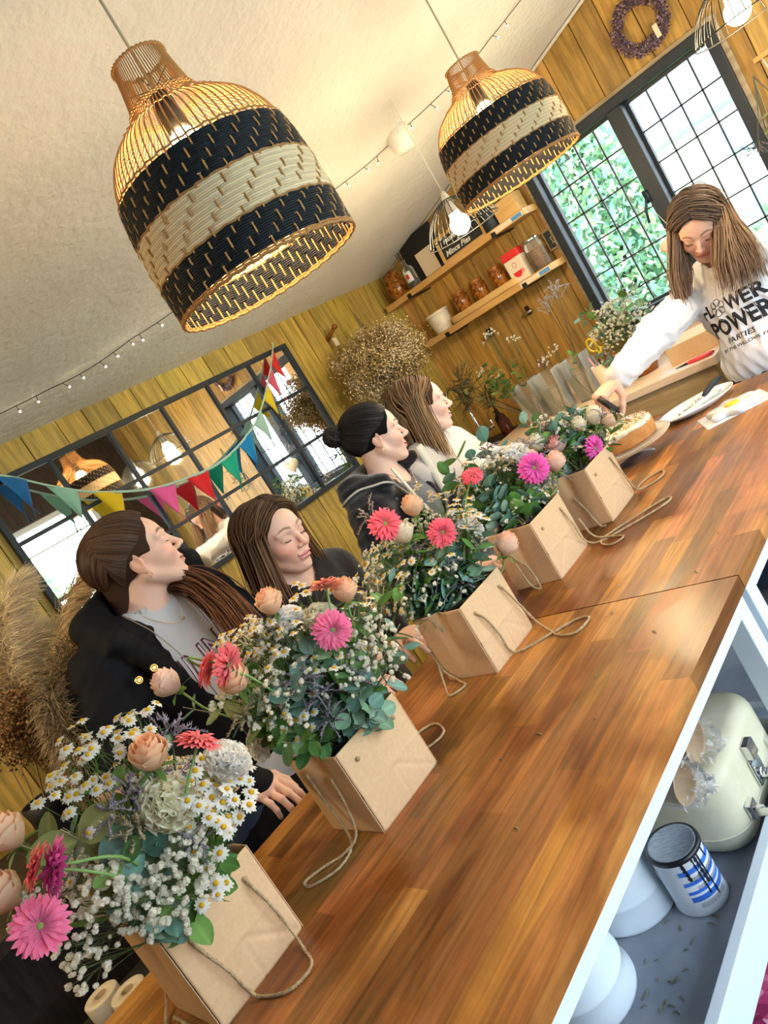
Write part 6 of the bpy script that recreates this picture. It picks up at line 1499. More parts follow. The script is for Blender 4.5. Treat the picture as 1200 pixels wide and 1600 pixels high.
# vases of leftovers
def vase(x, y, w, h, lab):
    t = thing('clear_vase', lab, 'vase', (x, y, WZ)); e = w*.5
    def ring(r, z): return [(sx*(r-.008*abs(q)), sy*(r-.008*(1-abs(q))), z) for sx, sy, q in ((1, 1, 0), (0, 1, 1), (-1, 1, 0), (-1, 0, 1), (-1, -1, 0), (0, -1, 1), (1, -1, 0), (1, 0, 1))]
    rows = [ring(e*.80, .001), ring(e*.80, .002), ring(e, h), ring(e-.003, h), ring(e*.80-.003, .012)]
    m = MB(); m.add(np.array(rows).reshape(-1, 3), [(i*8+j, i*8+(j+1) % 8, (i+1)*8+(j+1) % 8, (i+1)*8+j) for i in range(4) for j in range(8)] , 0); m.f.append(np.array([[j for j in range(8)][::-1]])); m.m.append(np.array([0])); m.f.append(np.array([[32+j for j in range(8)]])); m.m.append(np.array([0]))
    obj('vase_glass', m, 'clear', t, smooth=False)
    m = MB(); rows = [ring(e*.80-.0035, .0125), ring(e*.92-.004, h*.6)]; m.add(np.array(rows).reshape(-1, 3), [(j, (j+1) % 8, 8+(j+1) % 8, 8+j) for j in range(8)]); m.f.append(np.array([[j for j in range(8)][::-1]])); m.m.append(np.array([0])); m.f.append(np.array([[8+j for j in range(8)]])); m.m.append(np.array([0])); obj('water', m, 'water', t, smooth=False)
    return t
vase(-2.135, 3.33, .125, .225, 'clear plastic vase leftmost of three on the worktop, holding mixed greenery')
vase(-1.985, 3.325, .125, .225, 'clear plastic vase in the middle of three on the worktop')
vase(-1.825, 3.34, .125, .225, 'clear plastic vase rightmost of three on the worktop, next to the pen pot')
def stems_in(name, lab, x, y, items, seed, cat='flowers'):
    t = thing(name, lab, cat, (x, y, WZ+.014))
    for i, (kind, var, tip, s) in enumerate(items):
        p = np.array(tip) - (x, y, WZ+.014); b = (p[0]*.05, p[1]*.05, .0)
        if kind in ('daisy', 'puff', 'statice'): me = spray(kind, b, p, var[0], var[1], seed+i, s, var[2] if len(var) > 2 else None)
        else: me = leaf_sprig(b, p, var[0], var[1], seed+i, LEAFCOL[kind], {'euc': 1, 'rus': 1.45, 'olv': 1.35}[kind], start=.55)
        nm = {'daisy': 'chamomile_sprig', 'puff': 'white_flower_sprig', 'statice': 'statice_sprig', 'euc': 'eucalyptus_sprig', 'rus': 'green_leaf_sprig', 'olv': 'olive_leaf_sprig'}[kind]; obj(nm, me, [], t)
    return t
BR = (.22, .20, .08)
stems_in('mixed_stems', 'leafy and white-flowered cut stems in the leftmost clear vase', -2.135, 3.33, [('puff', (16, .05), (-2.17, 3.33, 1.50), 1.3), ('puff', (10, .04), (-2.05, 3.32, 1.42), 1.3), ('puff', (10, .04), (-2.30, 3.30, 1.36), 1.2), ('statice', (46, .12, BR), (-2.45, 3.30, 1.37), 1.9), ('statice', (46, .12, BR), (-2.47, 3.28, 1.28), 1.9), ('statice', (36, .11, BR), (-2.38, 3.34, 1.22), 1.8), ('rus', (7, .04), (-2.32, 3.30, 1.34), 1), ('rus', (7, .04), (-2.24, 3.28, 1.38), 1), ('olv', (5, .045), (-2.44, 3.26, 1.31), 1), ('rus', (5, .035), (-2.18, 3.28, 1.30), 1), ('rus', (6, .035), (-2.10, 3.30, 1.33), 1), ('daisy', (7, .05), (-2.20, 3.26, 1.30), 1.0), ('olv', (4, .04), (-2.30, 3.24, 1.33), 1)], 300)
stems_in('statice_stems', 'tall pale lilac branching stems standing in the rightmost clear vase', -1.825, 3.34, [('statice', (14, .07, (.56, .56, .68)), (-1.74, 3.38, 1.54), 1.6), ('statice', (12, .06, (.56, .56, .68)), (-1.83, 3.38, 1.50), 1.5), ('puff', (12, .05), (-1.90, 3.34, 1.27), 1.2), ('rus', (4, .03), (-1.80, 3.30, 1.22), 1)], 340)
stems_in('cut_stems', 'short pinkish cut stems standing in the middle clear vase', -1.985, 3.325, [('statice', (14, .05, (.45, .22, .25)), (-1.98, 3.32, 1.24), 1.1), ('puff', (10, .04), (-1.95, 3.30, 1.25), 1.1)], 350)
t = thing('pen_pot', 'beige pot of pens on the worktop beside the vases', 'pot', (-1.69, 3.30, WZ)); lath('pot', t, [(0, 0), (.045, 0), (.047, .003), (.052, .14), (.048, .14), (.044, .01), (0, .01)], 'ceramic_cream')
rr = random.Random(8)
for i, c in enumerate(((.6, .05, .05), (.1, .1, .1), (.15, .2, .4), (.7, .3, .35), (.05, .05, .06))):
    mat('pen%d' % i, c, .4); a = i*1.3; tag(obj('pen', MB().tube([(.012*math.cos(a), .012*math.sin(a), .012), (.04*math.cos(a), .04*math.sin(a), .19)], .0045, 7), 'pen%d' % i, loc=(-1.69, 3.30, WZ)), ('red', 'black', 'navy blue', 'pink', 'second black')[i] + ' pen standing in the beige pot on the worktop', 'pen', group='pens in the pot')
mat('yellow_plastic', (.80, .60, .02), .35)
t = thing('yellow_scissors', 'yellow-handled scissors standing handles up in the pen pot', 'scissors', (-1.665, 3.30, WZ)); m = MB()
for s in (-1, 1): m.tube([(s*.022 + .020*math.cos(a), 0, .235 + .032*math.sin(a)) for a in np.linspace(0, 2*PI, 24, endpoint=False)], .0045, 7, closed=True); m.tube([(s*.012, 0, .205), (0, 0, .17)], .005, 6)
obj('handles', m, 'yellow_plastic', t); obj('blades', MB().box((-.004, -.001, .015), (.004, .001, .175)), 'steel', t, smooth=False)
lab = 'big bunch of white gypsophila and eucalyptus standing on the worktop under the window'
its = [('puff', (30, .07), (-1.52+.10*math.cos(a)*r, 3.33+.08*math.sin(a)*r, 1.22+.12*(1-r)+.05*math.sin(a*2)), 1.25) for a in np.linspace(0, 5.6, 7) for r in (.45, 1.15)] + [('euc', (4, .05), (-1.68, 3.30, 1.36), 1), ('rus', (4, .05), (-1.62, 3.28, 1.38), 1), ('rus', (4, .05), (-1.42, 3.28, 1.40), 1), ('euc', (4, .055), (-1.36, 3.26, 1.36), 1), ('euc', (4, .05), (-1.66, 3.24, 1.18), 1), ('euc', (3, .05), (-1.60, 3.20, 1.05), 1)]
stems_in('gypsophila_bunch', lab, -1.52, 3.33, its, 400)
t = thing('black_vase', 'dark round vase holding the gypsophila bunch on the worktop', 'vase', (-1.52, 3.33, WZ)); lath('vase', t, [(0, 0), (.05, 0), (.065, .04), (.06, .09), (.045, .12), (.041, .12), (.055, .09), (.058, .04), (0, .012)], 'clay_brown')
t = thing('kraft_box', 'flat kraft gift box on the worktop behind the outstretched sleeve', 'box', (-1.255, 3.33, WZ)); obj('box_base', MB().box((-.11, -.13, 0), (.11, .13, .08)), 'kraft', t, smooth=False, bevel=.002); t.rotation_euler = (0, 0, .12)
t = thing('paper_sheet', 'white paper sheet lying on the worktop beside the kraft box', 'paper', (-1.27, 3.12, WZ+.0006)); obj('sheet', MB().box((-.10, -.07, 0), (.13, .05, .001)), 'tin_white', t, smooth=False); t.rotation_euler = (0, 0, .1)
t = thing('red_secateurs', 'red-handled cutters lying on the worktop edge beside the host', 'cutters', (-1.225, 3.085, WZ+.008)); m = MB(); m.tube(smoothpath([(-.02, 0, 0), (.03, .012, 0), (.09, .014, 0)], 10), [.004]+[.008]*8+[.005], 8); m.tube(smoothpath([(-.02, 0, 0), (.03, -.012, 0), (.09, -.010, 0)], 10), [.004]+[.008]*8+[.005], 8); obj('handles', m, 'red_print', t); obj('blade', MB().tube([(-.02, 0, 0), (-.075, .003, -.003)], [.006, .0015], 6), 'matt_black', t)
# heart bauble hung on the window handle
t = thing('hanging_heart', 'translucent pale heart decoration hanging from the window handle by white string', 'ornament', (-1.25, 3.64, 1.40)); P = []
for v in np.linspace(-1, 1, 13):
    q = math.sqrt(max(0, 1-v*v)); P.append([(.075*q*1.15*(math.sin(a)**3), .02*v*1.3, .005+q*.065*(.8125*math.cos(a)-.3125*math.cos(2*a)-.125*math.cos(3*a)-.0625*math.cos(4*a))) for a in np.linspace(0, 2*PI, 40)])
obj('heart', MB().grid(P), 'ceramic_cream', t); obj('string', MB().tube([(0, 0, .035), (-.07, .03, .16)], .0015, 4).tube([(0.01, 0, .04), (-.04, .03, .18)], .0015, 4), 'chalk', t)
# dried bunches ------------------------------------------------------
def dried_cloud(name, label, c, rad, n, cols, seed, cat, kinds=1, stem_to=None, heads=60, drop=(0, 0, 0)):
    t = thing(name, label, cat, c); r = np.random.RandomState(seed); m = MB()
    hd = r.normal(size=(heads, 3)); hd /= np.linalg.norm(hd, axis=1, keepdims=True); hp = hd*np.array(rad)*(.45+.5*r.rand(heads, 1))
    for h in hp:
        k = n//heads; o = r.normal(size=(k, 3))*np.array(rad)*.17; o[:, 2] *= .8; cc = np.array(cols[r.randint(len(cols))])
        for q in o:
            p = h+q; s = r.uniform(.0045, .009); d = r.normal(size=3); d /= np.linalg.norm(d); F2 = frame(d); v = np.array(((-.6, 0, 0), (.6, 0, 0), (0, .6, 0), (0, -.6, .2), (0, 0, 1)))*s
            m.add(v @ F2.T + p, [(0, 2, 4), (2, 1, 4), (1, 3, 4), (3, 0, 4)], 0, cc*r.uniform(.5, 1.35))
        for q in o[:max(4, k//7)]: m.tube([h*.55, h+q*.6, h+q], .0006, 3, 0, (.28, .20, .09), cap=False)
    obj('dried_flower_heads', m, 'dry', t)
    m = MB(); st = np.array(stem_to if stem_to is not None else (0, 0, rad[2]*1.2))
    for h in hp[:40]: m.tube(smoothpath([st, st*.4+h*.2, h], 6), .0016, 4, 0, (.30, .22, .10))
    obj('stems', m, 'dry', t); return t
dried_cloud('dried_gypsophila_bunch', 'huge bunch of dried cream gypsophila hanging in the far left corner', (-2.60, 3.02, 1.67), (.19, .27, .18), 24000, [(.66, .50, .27), (.54, .40, .18), (.78, .66, .46), (.44, .31, .12)], 4, 'dried flowers', stem_to=(-.1, .1, .30), heads=110)
t = thing('hanging_rod', 'dark turned wooden peg on the left wall above the dried bunch', 'peg', (XA, 3.03, 1.93)); obj('peg', MB().tube([(0, 0, 0), (.10, -.01, .03)], [.014, .011], 10).sphere((.105, -.01, .032), .016, 10, 8), 'clay_brown', t); obj('tag', MB().box((.06, -.03, -.06), (.063, .0, -.015)), 'cream_card', t, smooth=False)
# lavender wreath
t = thing('lavender_wreath', 'dried purple wreath hanging on the planks above the far window', 'wreath', (-1.015, 3.715, 2.285)); r = np.random.RandomState(3); m = MB()
for i in range(1500):
    a = r.rand()*2*PI; d = r.normal(size=3); d /= np.linalg.norm(d); q = np.array((.098*math.cos(a), 0, .098*math.sin(a))) + d*np.array((.026, .018, .026)); c = [(.16, .10, .20), (.26, .17, .28), (.10, .07, .13), (.40, .28, .30)][r.randint(4)]; F2 = frame(unit(d + np.array((-math.sin(a), 0, math.cos(a)))*.8)); s = r.uniform(.004, .009)
    m.add(np.array(((-.5, 0, 0), (.5, 0, 0), (0, .5, 0), (0, -.5, 0), (0, 0, 1.5)))*s @ F2.T + q, [(0, 2, 4), (2, 1, 4), (1, 3, 4), (3, 0, 4)], 0, np.array(c)*r.uniform(.6, 1.4))
obj('dried_sprigs', m, 'dry', t); obj('ring_base', MB().tube([(.098*math.cos(a), 0, .098*math.sin(a)) for a in np.linspace(0, 2*PI, 50, endpoint=False)], .012, 8, 0, (.12, .08, .10), closed=True), 'dry', t)
obj('gift_tag', MB().box((.045, -.03, -.10), (.065, -.027, -.045)), 'cream_card', t, smooth=False)
t = thing('wall_peg_rail', 'short wooden peg with white cord at the right edge beside the far window', 'peg', (-.70, YB, 1.88)); obj('bar', MB().box((-.012, -.035, -.010), (.10, -.0, .010)), 'shelf_wood', t, smooth=False, bevel=.002); obj('cord', MB().tube(smoothpath([(.02, -.03, -.01), (.03, -.03, -.12), (.02, -.03, -.22), (.03, -.03, -.30), (.01, -.03, -.26)], 20), .003, 5), 'chalk', t)
stt = thing('hanging_dried_stems', 'dusty blue-grey dried stems hanging at the right edge in front of the window', 'dried flowers', (-.70, 3.55, 1.82))
for i, (p, n) in enumerate((((-.08, -.05, -.25), 16), ((-.02, -.02, -.30), 16), ((.04, 0, -.2), 14), ((-.05, .02, -.38), 12))): obj('dried_sprig', spray('statice', (0, 0, 0), p, n, .075, 900+i, 1.5, (.30, .28, .32)), [], stt)
obj('olive_sprig', leaf_sprig((0, 0, 0), (-.05, -.05, -.42), 5, .035, 95, OLV, 1.2), [], stt)
# cake, plates ------------------------------------------------------
mat('sponge', (.52, .21, .05), .8, col2=(.62, .28, .08), scale=40, bump=.5, bscale=150); mat('icing', (.80, .74, .56), .6, bump=1.0, bscale=90); mat('china', (.80, .82, .86), .15, coat=.5)
CX, CY = -1.195, 2.235
t = thing('cake_stand', 'clear glass cake stand under the round cake at the far end', 'cake stand', (CX, CY, ZT)); obj('stand_glass', MB().lathe([(0, 0), (.062, 0), (.066, .003), (.05, .010), (.022, .02), (.018, .035), (.03, .046), (.135, .052), (.145, .060), (.143, .063), (.132, .057), (0, .055)], 48), 'clear_thin', t)
t = thing('sponge_cake', 'round golden sponge cake with cream icing and orange crumbs on the glass stand', 'cake', (CX, CY, ZT+.0635)); 
obj('sponge', MB().lathe([(0, 0), (.098, 0), (.103, .006), (.105, .042), (.101, .050), (0, .050)], 56), 'sponge', t)
m = MB(); ring = np.arange(72)*2*PI/72; rows = []
r = np.random.RandomState(9)
for rad_, z in ((.1035, .046), (.1045, .052), (.098, .058), (.075, .060), (.045, .061), (.015, .061)): rows.append(np.c_[(rad_+.0022*r.randn(72)*(rad_ > .09))*np.cos(ring), (rad_+.0022*r.randn(72)*(rad_ > .09))*np.sin(ring), z+.0018*r.randn(72)])
rows = np.array(rows); m.add(rows.reshape(-1, 3), [(i*72+j, i*72+(j+1) % 72, (i+1)*72+(j+1) % 72, (i+1)*72+j) for i in range(5) for j in range(72)]); m.f.append(np.array([[5*72+j for j in range(72)]])); m.m.append(np.array([0])); obj('icing', m, 'icing', t)
m = MB()
for i in range(330):
    a = r.rand()*2*PI; q = .10*math.sqrt(r.rand()); m.box((-.0022, -.0015, -.001), (.0022, .0015, .0015), 0, [(.85, .50, .14), (.80, .74, .60), (.55, .28, .08), (.78, .60, .66)][r.randint(4)], R=frame(r.normal(size=3)), T=(q*math.cos(a), q*math.sin(a), .0628))
for i in range(26):
    a = r.rand()*2*PI; q = .05*math.sqrt(r.rand()); m.merge(PUFF[i % 4], frame((0, 0, 1)), (q*math.cos(a)-.01, q*math.sin(a)+.01, .066), 1.2)
obj('crumb_topping', m, 'petal', t, smooth=False)
m = MB(); 
t2 = thing('birthday_candle', 'small lit pale candle standing on the cake beside the lighter', 'candle', (CX-.005, CY-.01, ZT+.123)); obj('candle', MB().tube([(0, 0, 0), (0, 0, .045)], .003, 8), 'icing', t2); mat('flame', (1, .8, .4), .5, emit=(1, .72, .28), estr=6); obj('flame', MB().lathe([(0, .046), (.003, .050), (.0035, .055), (.0015, .063), (0, .068)], 10), 'flame', t2)
t = thing('gas_lighter', 'black and chrome gas lighter held over the cake', 'lighter', (-1.205, 2.268, 1.105)); dv = unit((.40, -.10, -.62)); q0 = -dv*.045; obj('grip', MB().tube([q0, q0+dv*.075], .011, 12), 'matt_black', t); obj('barrel', MB().tube([q0+dv*.075, q0+dv*.135], .0042, 10).tube([q0+dv*.128, q0+dv*.137], .0058, 10), 'chrome', t)
t = thing('oval_plate', 'white oval plate holding a cake knife near the far table end', 'plate', (-1.075, 2.565, ZT)); 
obj('plate', MB().lathe([(0, .008), (.085, .008), (.10, .012), (.135, .024), (.140, .025), (.138, .021), (.10, .006), (.085, 0), (0, 0)], 56, sy=.72), 'china', t); t.rotation_euler = (0, 0, .75)
t = thing('cake_knife', 'black-handled cake knife smeared with icing lying on the oval plate', 'knife', (-1.075, 2.545, ZT+.024)); a, b = np.array((-.035, -.075, .0)), np.array((.03, .03, .008)); u = unit(b-a)
m = MB(); s_ = np.cross((0, 0, 1), u)*.015; m.add([a-s_*.6, a+s_*.9+u*.01, b+s_, b-s_, a-s_*.6+(0, 0, .0015), a+s_*.9+u*.01+(0, 0, .0015), b+s_+(0, 0, .0015), b-s_+(0, 0, .0015)], [(0, 3, 2, 1), (4, 5, 6, 7), (0, 1, 5, 4), (1, 2, 6, 5), (2, 3, 7, 6), (3, 0, 4, 7)]); obj('blade', m, 'steel', t, smooth=False)
m = MB(); r = np.random.RandomState(4)
for i in range(18): m.sphere(a+(b-a)*r.uniform(.02, .95)+s_*r.uniform(-.5, .8)+(0, 0, .002), r.uniform(.004, .008), 8, 5, sc=(1, 1, .35))
obj('icing_smear', m, 'icing', t); obj('handle', MB().tube(smoothpath([b, b+u*.045+(0, 0, .012), b+u*.10+(0, 0, .018)], 8), [.006, .009, .010, .010, .010, .010, .009, .004], 10), 'black_frame', t)
t = thing('flower_shaped_cookie', 'white flower-shaped iced dish with yellow centre on a white card', 'cookie', (-.90, 2.385, ZT)); mat('yolk', (.88, .56, .03), .3)
obj('card', MB().box((-.105, -.085, .0), (.105, .085, .0015)), 'china', t, smooth=False).rotation_euler = (0, 0, .5)
def flow(r0, z): return [((r0*(1+.17*math.cos(6*a)))*math.cos(a), (r0*(1+.17*math.cos(6*a)))*math.sin(a), z) for a in np.linspace(0, 2*PI, 72, endpoint=False)]
rows = np.array([flow(.074, .002), flow(.077, .006), flow(.076, .016), flow(.066, .020), flow(.035, .020), flow(.01, .020)]); m = MB(); m.add(rows.reshape(-1, 3), [(i*72+j, i*72+(j+1) % 72, (i+1)*72+(j+1) % 72, (i+1)*72+j) for i in range(5) for j in range(72)]); m.f.append(np.array([[360+j for j in range(72)]])); m.m.append(np.array([0])); obj('dish', m, 'china', t); obj('yellow_centre', MB().lathe([(.024, .020), (.023, .024), (.015, .026), (0, .027)], 28), 'yolk', t)
# left foreground corner ------------------------------------------------------
t = thing('pampas_bunch', 'fluffy cream pampas plumes leaning against the left wall', 'dried flowers', (-2.25, .42, .93)); r = np.random.RandomState(6)
for i, (tip, L) in enumerate((((-2.14, .80, 1.56), .42), ((-2.20, .66, 1.64), .42), ((-2.26, .56, 1.60), .40), ((-2.16, .74, 1.44), .36), ((-2.22, .62, 1.50), .38), ((-2.30, .50, 1.48), .36))):
    tip = np.array(tip) - np.array(t.location); ax = unit(tip); m = MB(); sag = np.array((.35, .75, -.25)); c0 = np.array([(.92, .72, .44), (.98, .82, .56), (.80, .58, .30)][i % 3])
    spine = smoothpath([(0, 0, 0), tip*.55, tip*.85+sag*.02, tip+sag*.09], 30); m.tube(spine, .002, 5, 0, (.50, .36, .18))
    for k in range(3000):
        q = spine[int(12+17*r.rand())]; tt = np.linalg.norm(q-spine[12])/L; d = unit(r.normal(size=3)*.55 + ax*.7 + sag*.7); Ls = r.uniform(.04, .10)*(1-.35*tt); m.tube([q, q+d*Ls*.5, q+unit(d+sag*.45+(0, 0, -.12))*Ls], (.0013, .0010, .0003), 3, 0, c0*r.uniform(.65, 1.3), cap=False)
    obj('pampas_plume', m, 'dry', t)
dried_cloud('dried_hydrangea_bunch', 'brown dried flower heads beneath the pampas at the left edge', (-2.20, .56, 1.28), (.11, .13, .12), 3600, [(.28, .13, .05), (.42, .24, .10), (.18, .08, .04), (.50, .34, .18)], 8, 'dried flowers', stem_to=(-.03, -.08, -.34), heads=60)
dried_cloud('dried_cream_grass', 'pale cream dried grass below the brown flower heads at the left edge', (-2.14, .60, 1.12), (.085, .11, .09), 2600, [(.60, .48, .34), (.70, .60, .46), (.46, .34, .22)], 12, 'dried flowers', stem_to=(-.03, -.08, -.20), heads=50)
t = thing('timber_bench', 'rough dark timber bench against the left wall holding dried flowers', 'bench', (-2.45, .25, 0)); obj('bench_top', MB().box((-.40, -.9, .86), (.28, .75, .90)), 'dark_board', t, smooth=False, bevel=.004); obj('bench_front', MB().box((.22, -.9, .10), (.25, .75, .86)), 'dark_board', t, smooth=False)
for y in (-.85, .68): obj('leg', MB().box((-.36, y, 0), (-.30, y+.06, .86)), 'rough_beam', t, smooth=False); obj('leg', MB().box((.20, y, 0), (.26, y+.06, .30)), 'rough_beam', t, smooth=False)
t = thing('tall_dried_vase', 'tall dark vase on the bench behind the parka holding dried bunches', 'vase', (-2.22, .46, .9005)); lath('vase', t, [(0, 0), (.05, 0), (.06, .03), (.05, .16), (.055, .20), (.048, .20), (.04, .15), (0, .02)], 'matt_black')
t = thing('black_crate', 'low black crate standing behind the near table under two tape rolls', 'crate', (-1.74, .26, 0)); obj('crate', MB().box((-.20, -.28, 0), (.16, .28, .70)), 'matt_black', t, smooth=False, bevel=.01)
for x, y, z, rx, lab in ((-1.715, .275, .701, .25, 'cream tape roll in front on the black crate'), (-1.80, .245, .701, .1, 'cream tape roll behind the other one on the black crate')):
    t = thing('tape_roll', lab, 'tape', (x, y, z), group='tape rolls on the crate'); obj('tape', MB().lathe([(.014, 0), (.036, 0), (.038, .002), (.038, .070), (.036, .072), (.014, .072)], 36, closed=True), 'ceramic_cream', t); obj('cardboard_core', MB().lathe([(.0135, .001), (.0139, .001), (.0139, .073), (.0125, .073), (.0125, .001)], 24), 'card', t)
t = thing('wheat_bunch', 'dried wheat ears standing in the dark bottom left corner', 'dried flowers', (-2.05, -.10, .55)); r = np.random.RandomState(2); m = MB()
for i in range(46):
    b = np.array((0, 0, 0.)); tip = np.array((r.uniform(-.16, .10), r.uniform(-.10, .16), r.uniform(.16, .30))); m.tube([b, tip*.6, tip], .0016, 4, 0, (.26, .19, .08)); u = unit(tip)
    for k in range(14):
        q = tip + u*.006*k; s = (-1)**k; F2 = frame(u, roll=k*1.2); d = unit(u + F2[:, 0]*.55*s); m.tube([q, q+d*.009, q+u*.014+d*.003], (.0012, .0026, .0006), 4, 0, np.array((.36, .27, .12))*r.uniform(.7, 1.2))
obj('wheat_ears', m, 'dry', t)
t = thing('dark_pail', 'dark pail on the floor holding the dried wheat in the bottom left corner', 'pail', (-2.05, -.10, 0)); lath('pail', t, [(0, 0), (.10, 0), (.12, .45), (.13, .56), (.12, .56), (.11, .45), (0, .02)], 'matt_black')
# print on the two sweatshirts ------------------------------------------------------
_, sw, A, R, o = P5
print_text(sw, o, [('FL', -.092, -.185, .046, .048, 0), ('W', .014, -.190, .050, .056, 0), ('ER', .068, -.190, .050, .075, 0), ('POWER', -.088, -.264, .060, .222, 0)], A, R, 0, 'print_black', 'printed_lettering', bold=.035)
print_text(sw, o, [('PARTIES', -.040, -.300, .020, .105, 0), ('BY THE WILLOWS FLOWERS', -.072, -.325, .012, .235, 0)], A, R, 0, 'print_black', 'printed_small_lettering', bold=.012)
from mathutils.bvhtree import BVHTree
_bv = BVHTree.FromPolygons([v.co for v in sw.data.vertices], [tuple(p.vertices) for p in sw.data.polygons])
for k in range(6):     # outline flower standing for the O of the print
    a0 = k*PI/3 + .3; L = []
    for a in np.linspace(0, 2*PI, 22, endpoint=False):
        yy = -.018 + .018*math.cos(a0) + .011*math.cos(a); zz = -.164 + .019*math.sin(a0) + .012*math.sin(a); h = _bv.ray_cast(Vector(A(.17, yy, zz) - np.array(o)), Vector(-R[:, 0]))
        if h[0] is not None: L.append(np.array(h[0]) + R[:, 0]*.001)
    if len(L) > 12: obj('printed_petal', MB().tube(L, .0011, 4, closed=True), 'print_black', sw)
_, sw1, A1, R1, o1 = P1
print_text(sw1, o1, [('INN', -.075, -.190, .075, .145, .01)], A1, R1, 0, 'print_maroon', 'printed_lettering', bold=.03)
print_text(sw1, o1, [('INN', -.075, -.190, .075, .145, .01)], A1, R1, .0008, 'print_lilac', 'printed_lettering_fill', bold=-.012)
